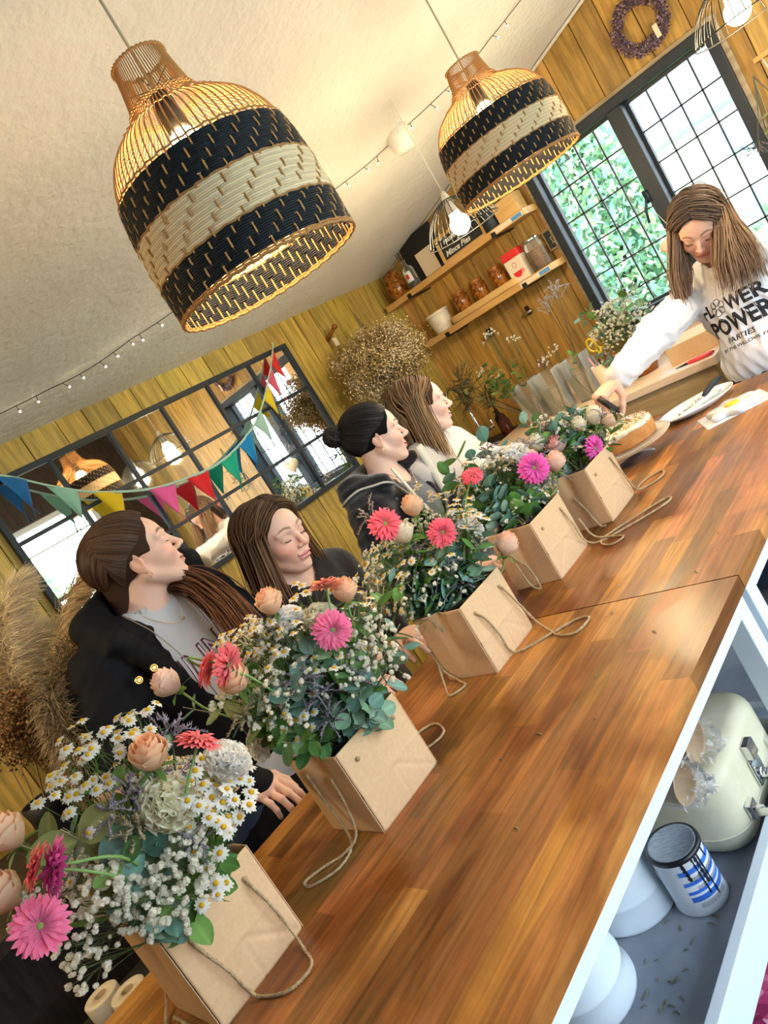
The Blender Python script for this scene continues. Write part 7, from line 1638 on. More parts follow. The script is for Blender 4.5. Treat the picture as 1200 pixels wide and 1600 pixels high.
# bouquets: every flower and sprig at its own place in the room
bouquet('large bouquet nearest the camera with pink gerberas, white carnation and chamomile', (-1.154, 0.321, 1.03), [('gerbera',PINK,(-1.007,0.131,1.229),(1.04,-0.02,0.33),1.0),
  ('gerbera',MAG,(-0.978,0.178,1.276),(-0.03,-0.66,0.54),1.0),
  ('gerbera',CORAL,(-0.997,0.164,1.285),(-0.32,-0.57,0.68),0.85),
  ('rose','peach',(-1.109,0.137,1.252),(0.02,-0.34,0.94),1.15),
  ('rose','peach',(-1.117,0.179,1.307),(0.04,-0.2,0.98),1.1),
  ('rose','peach',(-0.976,0.331,1.298),(0.4,0.04,0.92),1.05),
  ('carnation','cream',(-0.965,0.312,1.243),(1.03,-0.14,0.41),1.1),
  ('carnation','white',(-0.964,0.412,1.231),(0.79,0.44,0.72),1.0),
  ('gerbera',CORAL,(-0.935,0.375,1.283),(0.31,0.62,0.71),0.9),
  ('euc',(3, 0.062),(-0.973,0.255,1.226),(0.92,-0.24,0.31),1.0),
  ('euc',(2, 0.058),(-0.988,0.229,1.24),(0.93,-0.22,0.29),1),
  ('olv',(3, 0.055),(-1.027,0.211,1.295),(0.95,-0.2,0.24),1),
  ('olv',(2, 0.055),(-1.077,0.175,1.303),(0.96,-0.16,0.22),1),
  ('olv',(3, 0.045),(-0.962,0.266,1.2),(0.91,-0.25,0.33),1),
  ('euc',(3, 0.04),(-1.009,0.322,1.325),(0.93,-0.3,0.21),1),
  ('rus',(3, 0.035),(-1.016,0.278,1.322),(0.94,-0.26,0.21),1),
  ('rus',(4, 0.03),(-0.941,0.319,1.148),(0.88,-0.3,0.37),1),
  ('euc',(3, 0.035),(-1.032,0.19,1.281),(0.95,-0.18,0.25),1),
  ('daisy',(11, 0.045),(-1.037,0.321,1.349),(0.94,-0.29,0.18),1.05),
  ('daisy',(9, 0.045),(-1.055,0.269,1.351),(0.95,-0.24,0.18),1.0),
  ('daisy',(8, 0.035),(-1.046,0.375,1.343),(0.93,-0.33,0.18),1.0),
  ('daisy',(12, 0.045),(-0.959,0.347,1.238),(0.9,-0.32,0.29),1.15),
  ('daisy',(12, 0.04),(-0.947,0.355,1.198),(0.88,-0.33,0.33),1.15),
  ('daisy',(10, 0.04),(-0.951,0.394,1.2),(0.87,-0.36,0.32),1.15),
  ('daisy',(8, 0.035),(-0.945,0.331,1.184),(0.89,-0.31,0.34),1.1),
  ('daisy',(7, 0.04),(-1.045,0.238,1.332),(0.96,-0.22,0.2),1.0),
  ('daisy',(6, 0.025),(-0.945,0.29,1.13),(0.88,-0.27,0.39),1.05),
  ('daisy',(8, 0.05),(-1.069,0.296,1.361),(0.95,-0.26,0.17),0.9),
  ('puff',(22, 0.04),(-0.962,0.243,1.167),(0.9,-0.23,0.36),1.18),
  ('puff',(24, 0.045),(-0.951,0.285,1.176),(0.9,-0.27,0.35),1.14),
  ('puff',(22, 0.04),(-0.996,0.192,1.211),(0.93,-0.18,0.32),1.18),
  ('puff',(20, 0.04),(-0.974,0.215,1.17),(0.91,-0.2,0.36),1.18),
  ('puff',(16, 0.035),(-1.027,0.145,1.177),(0.93,-0.13,0.34),1.18),
  ('puff',(14, 0.035),(-1.033,0.142,1.143),(0.92,-0.13,0.36),1.14),
  ('puff',(14, 0.03),(-1.062,0.138,1.234),(0.95,-0.12,0.28),1.14),
  ('puff',(16, 0.035),(-0.954,0.26,1.155),(0.9,-0.24,0.37),1.18),
  ('puff',(10, 0.03),(-0.95,0.302,1.186),(0.9,-0.28,0.34),1.1),
  ('puff',(12, 0.03),(-0.987,0.214,1.22),(0.93,-0.2,0.31),1.18),
  ('statice',(12, 0.045),(-0.991,0.295,1.291),(0.93,-0.28,0.24),1.2),
  ('statice',(12, 0.045),(-1.006,0.389,1.312),(0.91,-0.35,0.22),1.2),
  ('statice',(10, 0.04),(-0.997,0.258,1.283),(0.94,-0.24,0.25),1.2),
  ('statice',(9, 0.04),(-0.948,0.312,1.186),(0.89,-0.29,0.34),1.1),
  ('statice',(10, 0.035, (0.55, 0.42, 0.26)),(-0.977,0.268,1.248),(0.92,-0.25,0.29),1.5)], 1, [('euc',(4, 0.042),(-1.285,0.306,1.204),(-0.72,-0.08,0.68),1.0),
  ('rus',(4, 0.036),(-1.158,0.467,1.149),(-0.03,0.9,0.43),1.0),
  ('puff',(14, 0.04),(-1.22,0.463,1.173),(-0.36,0.78,0.51),1.0),
  ('daisy',(8, 0.04),(-1.231,0.465,1.171),(-0.41,0.77,0.49),1.0),
  ('statice',(9, 0.04),(-1.174,0.43,1.202),(-0.12,0.66,0.74),1.0),
  ('rose','peach',(-1.299,0.352,1.204),(-0.75,0.16,0.64),1.0),
  ('euc',(4, 0.042),(-1.285,0.328,1.192),(-0.76,0.04,0.65),1.0),
  ('carnation','white',(-1.296,0.252,1.109),(-0.88,-0.43,0.18),1.0),
  ('euc',(4, 0.042),(-1.268,0.418,1.172),(-0.65,0.55,0.52),1.0),
  ('rus',(4, 0.036),(-1.255,0.392,1.231),(-0.52,0.36,0.78),1.0),
  ('puff',(14, 0.04),(-1.239,0.433,1.198),(-0.46,0.61,0.64),1.0),
  ('daisy',(8, 0.04),(-1.222,0.449,1.183),(-0.38,0.72,0.58),1.0),
  ('statice',(9, 0.04),(-1.184,0.445,1.184),(-0.18,0.76,0.63),1.0),
  ('rose','peach',(-1.238,0.49,1.106),(-0.44,0.89,0.13),1.0),
  ('euc',(4, 0.042),(-1.24,0.258,1.242),(-0.44,-0.33,0.83),1.0),
  ('carnation','white',(-1.265,0.237,1.171),(-0.67,-0.5,0.55),1.0),
  ('euc',(5, 0.046),(-0.998,0.245,1.128),(0.54,-0.51,-0.67),1.0),
  ('statice',(10, 0.05),(-1.06,0.366,1.246),(-0.08,0.81,0.58),1.0),
  ('rus',(5, 0.036),(-1.025,0.378,1.195),(0.32,0.95,-0.01),1.0),
  ('daisy',(10, 0.05),(-1.123,0.406,1.165),(-0.52,0.82,-0.23),1.0),
  ('euc',(5, 0.046),(-0.973,0.235,1.135),(0.68,-0.52,-0.52),1.0),
  ('puff',(16, 0.05),(-1.022,0.186,1.172),(0.27,-0.94,-0.2),1.0),
  ('rus',(5, 0.036),(-0.978,0.267,1.141),(0.77,-0.3,-0.56),1.0),
  ('daisy',(10, 0.05),(-1.025,0.26,1.298),(0.25,-0.32,0.91),1.0),
  ('puff',(16, 0.05),(-1.075,0.289,1.113),(-0.25,-0.08,-0.96),1.0),
  ('euc',(5, 0.046),(-1.008,0.225,1.169),(0.51,-0.8,-0.31),1.0),
  ('statice',(10, 0.05),(-1.137,0.209,1.199),(-0.7,-0.72,0.03),1.0),
  ('rus',(5, 0.036),(-1.139,0.294,1.215),(-0.98,-0.02,0.21),1.0),
  ('daisy',(10, 0.05),(-1.104,0.194,1.211),(-0.44,-0.89,0.13),1.0),
  ('euc',(5, 0.046),(-0.982,0.27,1.263),(0.7,-0.26,0.66),1.0),
  ('puff',(16, 0.05),(-1.137,0.387,1.206),(-0.68,0.73,0.08),1.0),
  ('rus',(5, 0.036),(-0.985,0.39,1.235),(0.56,0.77,0.32),1.0),
  ('daisy',(10, 0.05),(-1.081,0.366,1.254),(-0.29,0.74,0.61),1.0),
  ('puff',(16, 0.05),(-1.088,0.224,1.238),(-0.39,-0.79,0.47),1.0),
  ('euc',(5, 0.046),(-1.095,0.383,1.28),(-0.33,0.68,0.65),1.0),
  ('statice',(10, 0.05),(-1.13,0.333,1.278),(-0.65,0.31,0.69),1.0),
  ('rus',(5, 0.036),(-0.974,0.227,1.236),(0.7,-0.62,0.35),1.0),
  ('daisy',(10, 0.05),(-1.019,0.34,1.311),(0.27,0.35,0.9),1.0)])
bouquet('second bouquet from the camera with one bright pink gerbera facing out and peach roses', (-1.128, 0.686, 1.03), [('gerbera',PINK,(-0.988,0.688,1.256),(0.92,-0.42,0.24),1.0),
  ('gerbera',CORAL,(-1.1,0.553,1.304),(0.94,0.27,-0.46),1.05),
  ('gerbera',CORAL,(-1.127,0.54,1.308),(-0.67,-0.43,0.67),0.95),
  ('rose','peach',(-1.114,0.562,1.263),(0.29,-0.38,0.88),1.15),
  ('rose','blush',(-1.257,0.526,1.301),(-0.22,-0.32,0.92),1.1),
  ('rose','peach',(-1.077,0.672,1.333),(0.13,0.01,0.99),1.0),
  ('carnation','cream',(-1.037,0.717,1.275),(0.64,-0.02,0.85),1.0),
  ('rose','peach',(-1.018,0.773,1.277),(0.29,0.19,0.94),0.95),
  ('gerbera',PEACHG,(-1.007,0.739,1.313),(-0.09,0.53,0.89),0.9),
  ('carnation','white',(-1.067,0.684,1.307),(0.3,0.09,0.97),0.75),
  ('daisy',(12, 0.05),(-1.071,0.659,1.292),(0.83,-0.51,0.2),1.0),
  ('daisy',(10, 0.045),(-1.1,0.635,1.314),(0.85,-0.49,0.18),1.0),
  ('daisy',(10, 0.045),(-1.059,0.74,1.321),(0.81,-0.56,0.17),1.0),
  ('daisy',(9, 0.045),(-1.126,0.619,1.33),(0.86,-0.47,0.17),0.95),
  ('daisy',(8, 0.04),(-1.084,0.629,1.282),(0.85,-0.49,0.21),1.0),
  ('daisy',(6, 0.03),(-1.021,0.795,1.256),(0.77,-0.6,0.22),0.9),
  ('daisy',(7, 0.04),(-1.144,0.595,1.323),(0.87,-0.45,0.17),0.9),
  ('puff',(22, 0.05),(-1.001,0.76,1.187),(0.77,-0.58,0.28),1.07),
  ('puff',(18, 0.045),(-1.009,0.715,1.18),(0.78,-0.55,0.29),1.07),
  ('puff',(16, 0.045),(-1.083,0.595,1.222),(0.85,-0.47,0.26),1.07),
  ('puff',(14, 0.045),(-0.999,0.762,1.137),(0.76,-0.58,0.31),1.04),
  ('puff',(14, 0.04),(-1.005,0.793,1.206),(0.76,-0.6,0.26),1.05),
  ('puff',(10, 0.04),(-1.02,0.68,1.168),(0.79,-0.53,0.3),1.04),
  ('puff',(8, 0.05),(-1.076,0.588,1.18),(0.84,-0.46,0.29),1.04),
  ('euc',(5, 0.042),(-1.012,0.696,1.155),(0.78,-0.54,0.31),1),
  ('euc',(5, 0.042),(-1.014,0.691,1.105),(0.78,-0.53,0.34),1),
  ('euc',(5, 0.042),(-1.028,0.655,1.121),(0.8,-0.51,0.33),1),
  ('euc',(4, 0.048),(-1.04,0.675,1.242),(0.81,-0.53,0.24),1),
  ('euc',(4, 0.045),(-1.051,0.645,1.226),(0.82,-0.51,0.25),1),
  ('euc',(4, 0.045),(-1.031,0.847,1.13),(0.74,-0.61,0.3),1),
  ('euc',(4, 0.038),(-1.035,0.857,1.161),(0.74,-0.61,0.28),1),
  ('rus',(3, 0.04),(-1.041,0.878,1.235),(0.74,-0.63,0.23),1),
  ('euc',(5, 0.04),(-1.016,0.707,1.079),(0.77,-0.53,0.36),1),
  ('rus',(4, 0.038),(-1.091,0.567,1.159),(0.85,-0.44,0.3),1),
  ('rus',(4, 0.036),(-1.072,0.586,1.122),(0.83,-0.45,0.33),1),
  ('euc',(4, 0.036),(-1.108,0.571,1.236),(0.86,-0.44,0.24),1),
  ('rus',(3, 0.03),(-1.111,0.558,1.208),(0.86,-0.43,0.27),1),
  ('euc',(4, 0.035),(-1.263,0.523,1.258),(0.9,-0.37,0.21),1),
  ('olv',(4, 0.038),(-1.175,0.53,1.25),(0.89,-0.4,0.23),1),
  ('rus',(4, 0.035),(-1.098,0.558,1.141),(0.85,-0.43,0.32),1),
  ('olv',(3, 0.035),(-1.094,0.575,1.206),(0.85,-0.45,0.27),1),
  ('rus',(4, 0.03),(-1.016,0.774,1.249),(0.77,-0.59,0.23),1),
  ('statice',(14, 0.05),(-1.047,0.631,1.183),(0.82,-0.49,0.29),1.1),
  ('statice',(14, 0.05),(-1.046,0.624,1.135),(0.81,-0.48,0.32),1.1),
  ('statice',(12, 0.05),(-1.056,0.629,1.212),(0.83,-0.49,0.27),1.1),
  ('statice',(8, 0.04),(-1.01,0.702,1.163),(0.78,-0.54,0.3),1.1),
  ('statice',(9, 0.04, (0.55, 0.45, 0.28)),(-1.134,0.54,1.212),(0.87,-0.41,0.26),1.3),
  ('puff',(10, 0.035),(-1.15,0.543,1.25),(0.88,-0.42,0.23),1.0)], 2, [('euc',(4, 0.042),(-1.137,0.827,1.208),(-0.04,0.74,0.67),1.0),
  ('rus',(4, 0.036),(-1.209,0.652,1.218),(-0.49,-0.21,0.85),1.0),
  ('puff',(14, 0.04),(-1.273,0.723,1.206),(-0.74,0.19,0.64),1.0),
  ('daisy',(8, 0.04),(-1.084,0.821,1.22),(0.22,0.68,0.7),1.0),
  ('statice',(9, 0.04),(-1.182,0.86,1.123),(-0.29,0.93,0.23),1.0),
  ('rose','peach',(-1.252,0.77,1.154),(-0.74,0.5,0.44),1.0),
  ('euc',(4, 0.042),(-1.179,0.8,1.224),(-0.27,0.6,0.76),1.0),
  ('carnation','white',(-1.212,0.801,1.213),(-0.43,0.59,0.68),1.0),
  ('euc',(4, 0.042),(-1.249,0.63,1.167),(-0.76,-0.35,0.55),1.0),
  ('rus',(4, 0.036),(-1.264,0.781,1.187),(-0.69,0.48,0.54),1.0),
  ('puff',(14, 0.04),(-1.231,0.658,1.217),(-0.59,-0.16,0.79),1.0),
  ('daisy',(8, 0.04),(-1.271,0.633,1.195),(-0.75,-0.28,0.6),1.0),
  ('statice',(9, 0.04),(-1.165,0.839,1.189),(-0.19,0.8,0.57),1.0),
  ('rose','peach',(-1.165,0.844,1.103),(-0.22,0.96,0.14),1.0),
  ('euc',(4, 0.042),(-1.267,0.729,1.2),(-0.74,0.23,0.63),1.0),
  ('carnation','white',(-1.24,0.589,1.12),(-0.73,-0.63,0.26),1.0),
  ('euc',(5, 0.046),(-1.051,0.673,1.247),(0.85,-0.14,0.51),1.0),
  ('statice',(10, 0.05),(-1.084,0.653,1.292),(0.48,-0.29,0.82),1.0),
  ('rus',(5, 0.036),(-1.214,0.645,1.247),(-0.72,-0.44,0.54),1.0),
  ('daisy',(10, 0.05),(-1.089,0.593,1.188),(0.49,-0.87,-0.05),1.0),
  ('euc',(5, 0.046),(-1.051,0.738,1.125),(0.73,0.4,-0.55),1.0),
  ('puff',(16, 0.05),(-1.087,0.614,1.268),(0.46,-0.62,0.63),1.0),
  ('rus',(5, 0.036),(-1.216,0.722,1.117),(-0.67,0.31,-0.68),1.0),
  ('daisy',(10, 0.05),(-1.136,0.624,1.111),(0.06,-0.62,-0.78),1.0),
  ('puff',(16, 0.05),(-1.23,0.668,1.258),(-0.79,-0.18,0.58),1.0),
  ('euc',(5, 0.046),(-1.117,0.781,1.142),(0.23,0.85,-0.47),1.0),
  ('statice',(10, 0.05),(-1.063,0.629,1.209),(0.79,-0.59,0.16),1.0),
  ('rus',(5, 0.036),(-1.043,0.739,1.128),(0.77,0.39,-0.51),1.0),
  ('daisy',(10, 0.05),(-1.116,0.594,1.209),(0.26,-0.95,0.16),1.0),
  ('euc',(5, 0.046),(-1.239,0.682,1.216),(-0.97,-0.06,0.23),1.0),
  ('puff',(16, 0.05),(-1.134,0.635,1.31),(0.06,-0.41,0.91),1.0),
  ('rus',(5, 0.036),(-1.087,0.709,1.305),(0.44,0.16,0.89),1.0),
  ('daisy',(10, 0.05),(-1.049,0.777,1.169),(0.71,0.68,-0.18),1.0),
  ('puff',(16, 0.05),(-1.212,0.623,1.179),(-0.72,-0.68,-0.14),1.0),
  ('euc',(5, 0.046),(-1.129,0.568,1.22),(0.11,-0.97,0.22),1.0),
  ('statice',(10, 0.05),(-1.223,0.745,1.234),(-0.76,0.53,0.39),1.0),
  ('rus',(5, 0.036),(-1.236,0.648,1.213),(-0.9,-0.38,0.2),1.0),
  ('daisy',(10, 0.05),(-1.096,0.596,1.153),(0.42,-0.83,-0.36),1.0),
  ('euc',(5, 0.046),(-1.207,0.76,1.179),(-0.67,0.73,-0.14),1.0),
  ('puff',(16, 0.05),(-1.109,0.583,1.206),(0.3,-0.95,0.12),1.0),
  ('rus',(5, 0.036),(-1.144,0.571,1.166),(-0.02,-0.97,-0.23),1.0),
  ('daisy',(10, 0.05),(-1.238,0.618,1.208),(-0.8,-0.58,0.13),1.0),
  ('puff',(16, 0.05),(-1.104,0.659,1.314),(0.29,-0.22,0.93),1.0),
  ('euc',(5, 0.046),(-1.063,0.597,1.215),(0.65,-0.74,0.18),1.0),
  ('statice',(10, 0.05),(-1.11,0.762,1.263),(0.3,0.7,0.65),1.0),
  ('rus',(5, 0.036),(-1.06,0.699,1.295),(0.62,0.08,0.78),1.0),
  ('daisy',(10, 0.05),(-1.17,0.783,1.13),(-0.24,0.81,-0.54),1.0),
  ('euc',(5, 0.046),(-1.071,0.683,1.257),(0.75,-0.06,0.66),1.0),
  ('puff',(16, 0.05),(-1.228,0.699,1.256),(-0.81,0.1,0.58),1.0),
  ('rus',(5, 0.036),(-1.011,0.701,1.179),(0.99,0.1,-0.11),1.0),
  ('daisy',(10, 0.05),(-1.238,0.7,1.112),(-0.76,0.1,-0.64),1.0),
  ('puff',(16, 0.05),(-1.101,0.573,1.196),(0.33,-0.94,0.02),1.0),
  ('euc',(5, 0.046),(-1.073,0.6,1.209),(0.62,-0.78,0.14),1.0),
  ('statice',(10, 0.05),(-1.257,0.692,1.235),(-0.94,0.03,0.35),1.0),
  ('rus',(5, 0.036),(-1.186,0.6,1.221),(-0.44,-0.86,0.27),1.0),
  ('daisy',(10, 0.05),(-1.211,0.684,1.293),(-0.56,-0.03,0.82),1.0),
  ('euc',(5, 0.046),(-1.075,0.606,1.208),(0.62,-0.77,0.14),1.0),
  ('puff',(16, 0.05),(-1.067,0.635,1.228),(0.76,-0.54,0.36),1.0),
  ('rus',(5, 0.036),(-1.045,0.752,1.203),(0.83,0.55,0.08),1.0),
  ('daisy',(10, 0.05),(-1.039,0.682,1.223),(0.96,-0.06,0.28),1.0)])
bouquet('third bouquet from the camera with two coral-pink gerberas and a mass of yellow-centred chamomile', (-1.147, 1.132, 1.03), [('gerbera',HOT,(-1.178,1.089,1.293),(0.84,-0.34,0.47),1.15),
  ('gerbera',HOT,(-1.086,1.134,1.22),(0.86,-0.45,0.12),1.0),
  ('rose','peach',(-1.153,1.165,1.282),(0.12,0.11,0.99),1.05),
  ('rose','cream',(-1.167,1.111,1.247),(0.13,-0.07,0.99),1.1),
  ('rose','blush',(-1.061,1.26,1.095),(0.53,0.36,0.77),1.15),
  ('gerbera',HOT,(-1.08,1.311,1.269),(0.66,0.11,0.65),0.7),
  ('daisy',(14, 0.055),(-1.101,1.25,1.231),(0.65,-0.74,0.19),1.05),
  ('daisy',(14, 0.055),(-1.086,1.238,1.198),(0.64,-0.74,0.21),1.1),
  ('daisy',(12, 0.05),(-1.127,1.234,1.265),(0.66,-0.73,0.17),1.0),
  ('daisy',(14, 0.06),(-1.207,1.069,1.212),(0.73,-0.65,0.2),1.05),
  ('daisy',(14, 0.06),(-1.244,1.062,1.243),(0.75,-0.64,0.18),1.0),
  ('daisy',(12, 0.055),(-1.269,1.028,1.202),(0.76,-0.62,0.21),1.0),
  ('daisy',(8, 0.05),(-1.174,1.222,1.305),(0.69,-0.71,0.14),1.0),
  ('daisy',(8, 0.04),(-1.252,1.021,1.16),(0.75,-0.61,0.23),1.0),
  ('daisy',(8, 0.04),(-1.215,1.037,1.141),(0.74,-0.63,0.25),1),
  ('puff',(18, 0.06),(-1.263,1.043,1.226),(0.76,-0.62,0.19),1.0),
  ('puff',(14, 0.05),(-1.149,1.082,1.053),(0.69,-0.65,0.3),1.04),
  ('puff',(12, 0.045),(-1.198,1.04,1.083),(0.72,-0.63,0.28),1.04),
  ('puff',(10, 0.05),(-1.132,1.102,1.096),(0.69,-0.67,0.28),0.96),
  ('statice',(14, 0.055),(-1.126,1.125,1.156),(0.69,-0.69,0.24),1.1),
  ('statice',(12, 0.05),(-1.111,1.13,1.099),(0.67,-0.69,0.27),1.1),
  ('statice',(10, 0.05),(-1.159,1.111,1.208),(0.71,-0.68,0.21),1.1),
  ('statice',(8, 0.06, (0.6, 0.5, 0.46)),(-1.304,1.175,1.32),(0.74,-0.66,0.13),1.3),
  ('euc',(5, 0.045),(-1.096,1.151,1.098),(0.66,-0.7,0.27),1),
  ('euc',(5, 0.045),(-1.076,1.197,1.116),(0.65,-0.72,0.26),1),
  ('euc',(5, 0.045),(-1.071,1.246,1.154),(0.63,-0.74,0.23),1),
  ('euc',(5, 0.045),(-1.128,1.105,1.05),(0.68,-0.67,0.3),1),
  ('euc',(5, 0.05),(-1.171,1.067,1.119),(0.71,-0.65,0.26),1),
  ('euc',(5, 0.048),(-1.2,1.041,1.109),(0.73,-0.63,0.27),1),
  ('euc',(4, 0.045),(-1.097,1.148,1.066),(0.66,-0.69,0.29),1),
  ('euc',(3, 0.04),(-1.398,1.038,1.236),(0.79,-0.59,0.18),0.8),
  ('rus',(4, 0.04),(-1.23,1.038,1.178),(0.74,-0.63,0.23),1),
  ('rus',(4, 0.045),(-1.141,1.149,1.231),(0.69,-0.7,0.19),1),
  ('rus',(4, 0.035),(-1.079,1.204,1.147),(0.65,-0.72,0.24),1),
  ('rus',(4, 0.035),(-1.318,1.002,1.143),(0.77,-0.59,0.24),1),
  ('euc',(4, 0.045),(-1.182,1.054,1.036),(0.71,-0.63,0.31),0.9),
  ('rus',(4, 0.04),(-1.18,1.073,1.169),(0.72,-0.65,0.23),1)], 3, [('euc',(4, 0.042),(-1.305,1.129,1.199),(-0.8,-0.01,0.6),1.0),
  ('rus',(4, 0.036),(-1.319,1.112,1.141),(-0.94,-0.11,0.33),1.0),
  ('puff',(14, 0.04),(-1.162,1.326,1.11),(-0.08,0.99,0.15),1.0),
  ('daisy',(8, 0.04),(-1.19,1.299,1.145),(-0.23,0.91,0.35),1.0),
  ('statice',(9, 0.04),(-1.296,1.171,1.204),(-0.75,0.19,0.63),1.0),
  ('rose','peach',(-1.293,1.113,1.16),(-0.87,-0.11,0.48),1.0),
  ('euc',(4, 0.042),(-1.249,1.271,1.14),(-0.56,0.76,0.33),1.0),
  ('carnation','white',(-1.106,1.246,1.178),(0.26,0.73,0.63),1.0),
  ('euc',(4, 0.042),(-1.241,1.126,1.233),(-0.52,-0.03,0.85),1.0),
  ('rus',(4, 0.036),(-1.26,1.216,1.154),(-0.71,0.53,0.47),1.0),
  ('puff',(14, 0.04),(-1.183,1.286,1.18),(-0.19,0.82,0.54),1.0),
  ('daisy',(8, 0.04),(-1.217,1.149,1.214),(-0.46,0.11,0.88),1.0),
  ('statice',(9, 0.04),(-1.13,1.272,1.168),(0.1,0.84,0.53),1.0),
  ('rose','peach',(-1.165,1.303,1.166),(-0.09,0.89,0.45),1.0),
  ('euc',(4, 0.042),(-1.321,1.072,1.121),(-0.92,-0.32,0.22),1.0),
  ('carnation','white',(-1.296,1.086,1.184),(-0.79,-0.25,0.55),1.0),
  ('euc',(5, 0.046),(-1.185,1.063,1.128),(0.4,-0.92,-0.02),1.0),
  ('statice',(10, 0.05),(-1.259,1.207,1.243),(-0.22,0.31,0.92),1.0),
  ('rus',(5, 0.036),(-1.197,1.281,1.19),(0.26,0.85,0.46),1.0),
  ('puff',(16, 0.05),(-1.318,1.143,1.208),(-0.72,-0.21,0.66),1.0),
  ('rus',(5, 0.036),(-1.301,1.118,1.222),(-0.55,-0.41,0.73),1.0),
  ('daisy',(10, 0.05),(-1.23,1.057,1.167),(0.02,-0.95,0.31),1.0),
  ('puff',(16, 0.05),(-1.202,1.251,1.22),(0.24,0.65,0.72),1.0),
  ('euc',(5, 0.046),(-1.206,1.052,1.198),(0.19,-0.85,0.49),1.0),
  ('statice',(10, 0.05),(-1.181,1.128,1.208),(0.5,-0.4,0.77),1.0),
  ('rus',(5, 0.036),(-1.317,1.14,1.18),(-0.82,-0.28,0.49),1.0),
  ('daisy',(10, 0.05),(-1.354,1.138,1.11),(-0.96,-0.24,-0.16),1.0),
  ('euc',(5, 0.046),(-1.149,1.229,1.2),(0.67,0.48,0.56),1.0),
  ('puff',(16, 0.05),(-1.116,1.111,1.155),(0.88,-0.44,0.19),1.0),
  ('rus',(5, 0.036),(-1.284,1.273,1.112),(-0.45,0.88,-0.15),1.0),
  ('daisy',(10, 0.05),(-1.228,1.075,1.173),(0.04,-0.91,0.42),1.0),
  ('puff',(16, 0.05),(-1.205,1.195,1.244),(0.22,0.22,0.95),1.0),
  ('statice',(10, 0.05),(-1.19,1.068,1.17),(0.36,-0.87,0.34),1.0),
  ('rus',(5, 0.036),(-1.184,1.273,1.141),(0.42,0.9,0.1),1.0),
  ('daisy',(10, 0.05),(-1.295,1.081,1.14),(-0.58,-0.81,0.09),1.0),
  ('euc',(5, 0.046),(-1.133,1.171,1.194),(0.84,0.01,0.54),1.0),
  ('puff',(16, 0.05),(-1.287,1.193,1.218),(-0.52,0.22,0.83),1.0),
  ('rus',(5, 0.036),(-1.288,1.208,1.212),(-0.53,0.36,0.77),1.0),
  ('daisy',(10, 0.05),(-1.216,1.1,1.202),(0.16,-0.68,0.71),1.0),
  ('puff',(16, 0.05),(-1.338,1.205,1.16),(-0.91,0.31,0.26),1.0),
  ('euc',(5, 0.046),(-1.305,1.125,1.239),(-0.53,-0.32,0.79),1.0),
  ('statice',(10, 0.05),(-1.209,1.287,1.096),(0.19,0.95,-0.27),1.0),
  ('rus',(5, 0.036),(-1.219,1.129,1.223),(0.13,-0.39,0.91),1.0),
  ('daisy',(10, 0.05),(-1.248,1.058,1.209),(-0.11,-0.81,0.57),1.0),
  ('euc',(5, 0.046),(-1.315,1.151,1.201),(-0.75,-0.16,0.64),1.0),
  ('puff',(16, 0.05),(-1.182,1.053,1.144),(0.39,-0.91,0.11),1.0),
  ('rus',(5, 0.036),(-1.205,1.265,1.141),(0.27,0.96,0.11),1.0),
  ('daisy',(10, 0.05),(-1.163,1.182,1.204),(0.68,0.13,0.72),1.0),
  ('euc',(5, 0.046),(-1.127,1.152,1.218),(0.76,-0.13,0.64),1.0),
  ('statice',(10, 0.05),(-1.345,1.214,1.157),(-0.91,0.36,0.21),1.0),
  ('rus',(5, 0.036),(-1.135,1.135,1.113),(0.93,-0.33,-0.16),1.0),
  ('daisy',(10, 0.05),(-1.121,1.128,1.178),(0.87,-0.32,0.38),1.0),
  ('euc',(5, 0.046),(-1.122,1.116,1.183),(0.83,-0.4,0.4),1.0),
  ('puff',(16, 0.05),(-1.301,1.078,1.12),(-0.6,-0.79,-0.09),1.0),
  ('rus',(5, 0.036),(-1.309,1.215,1.195),(-0.7,0.41,0.58),1.0),
  ('daisy',(10, 0.05),(-1.302,1.217,1.221),(-0.56,0.38,0.73),1.0)])
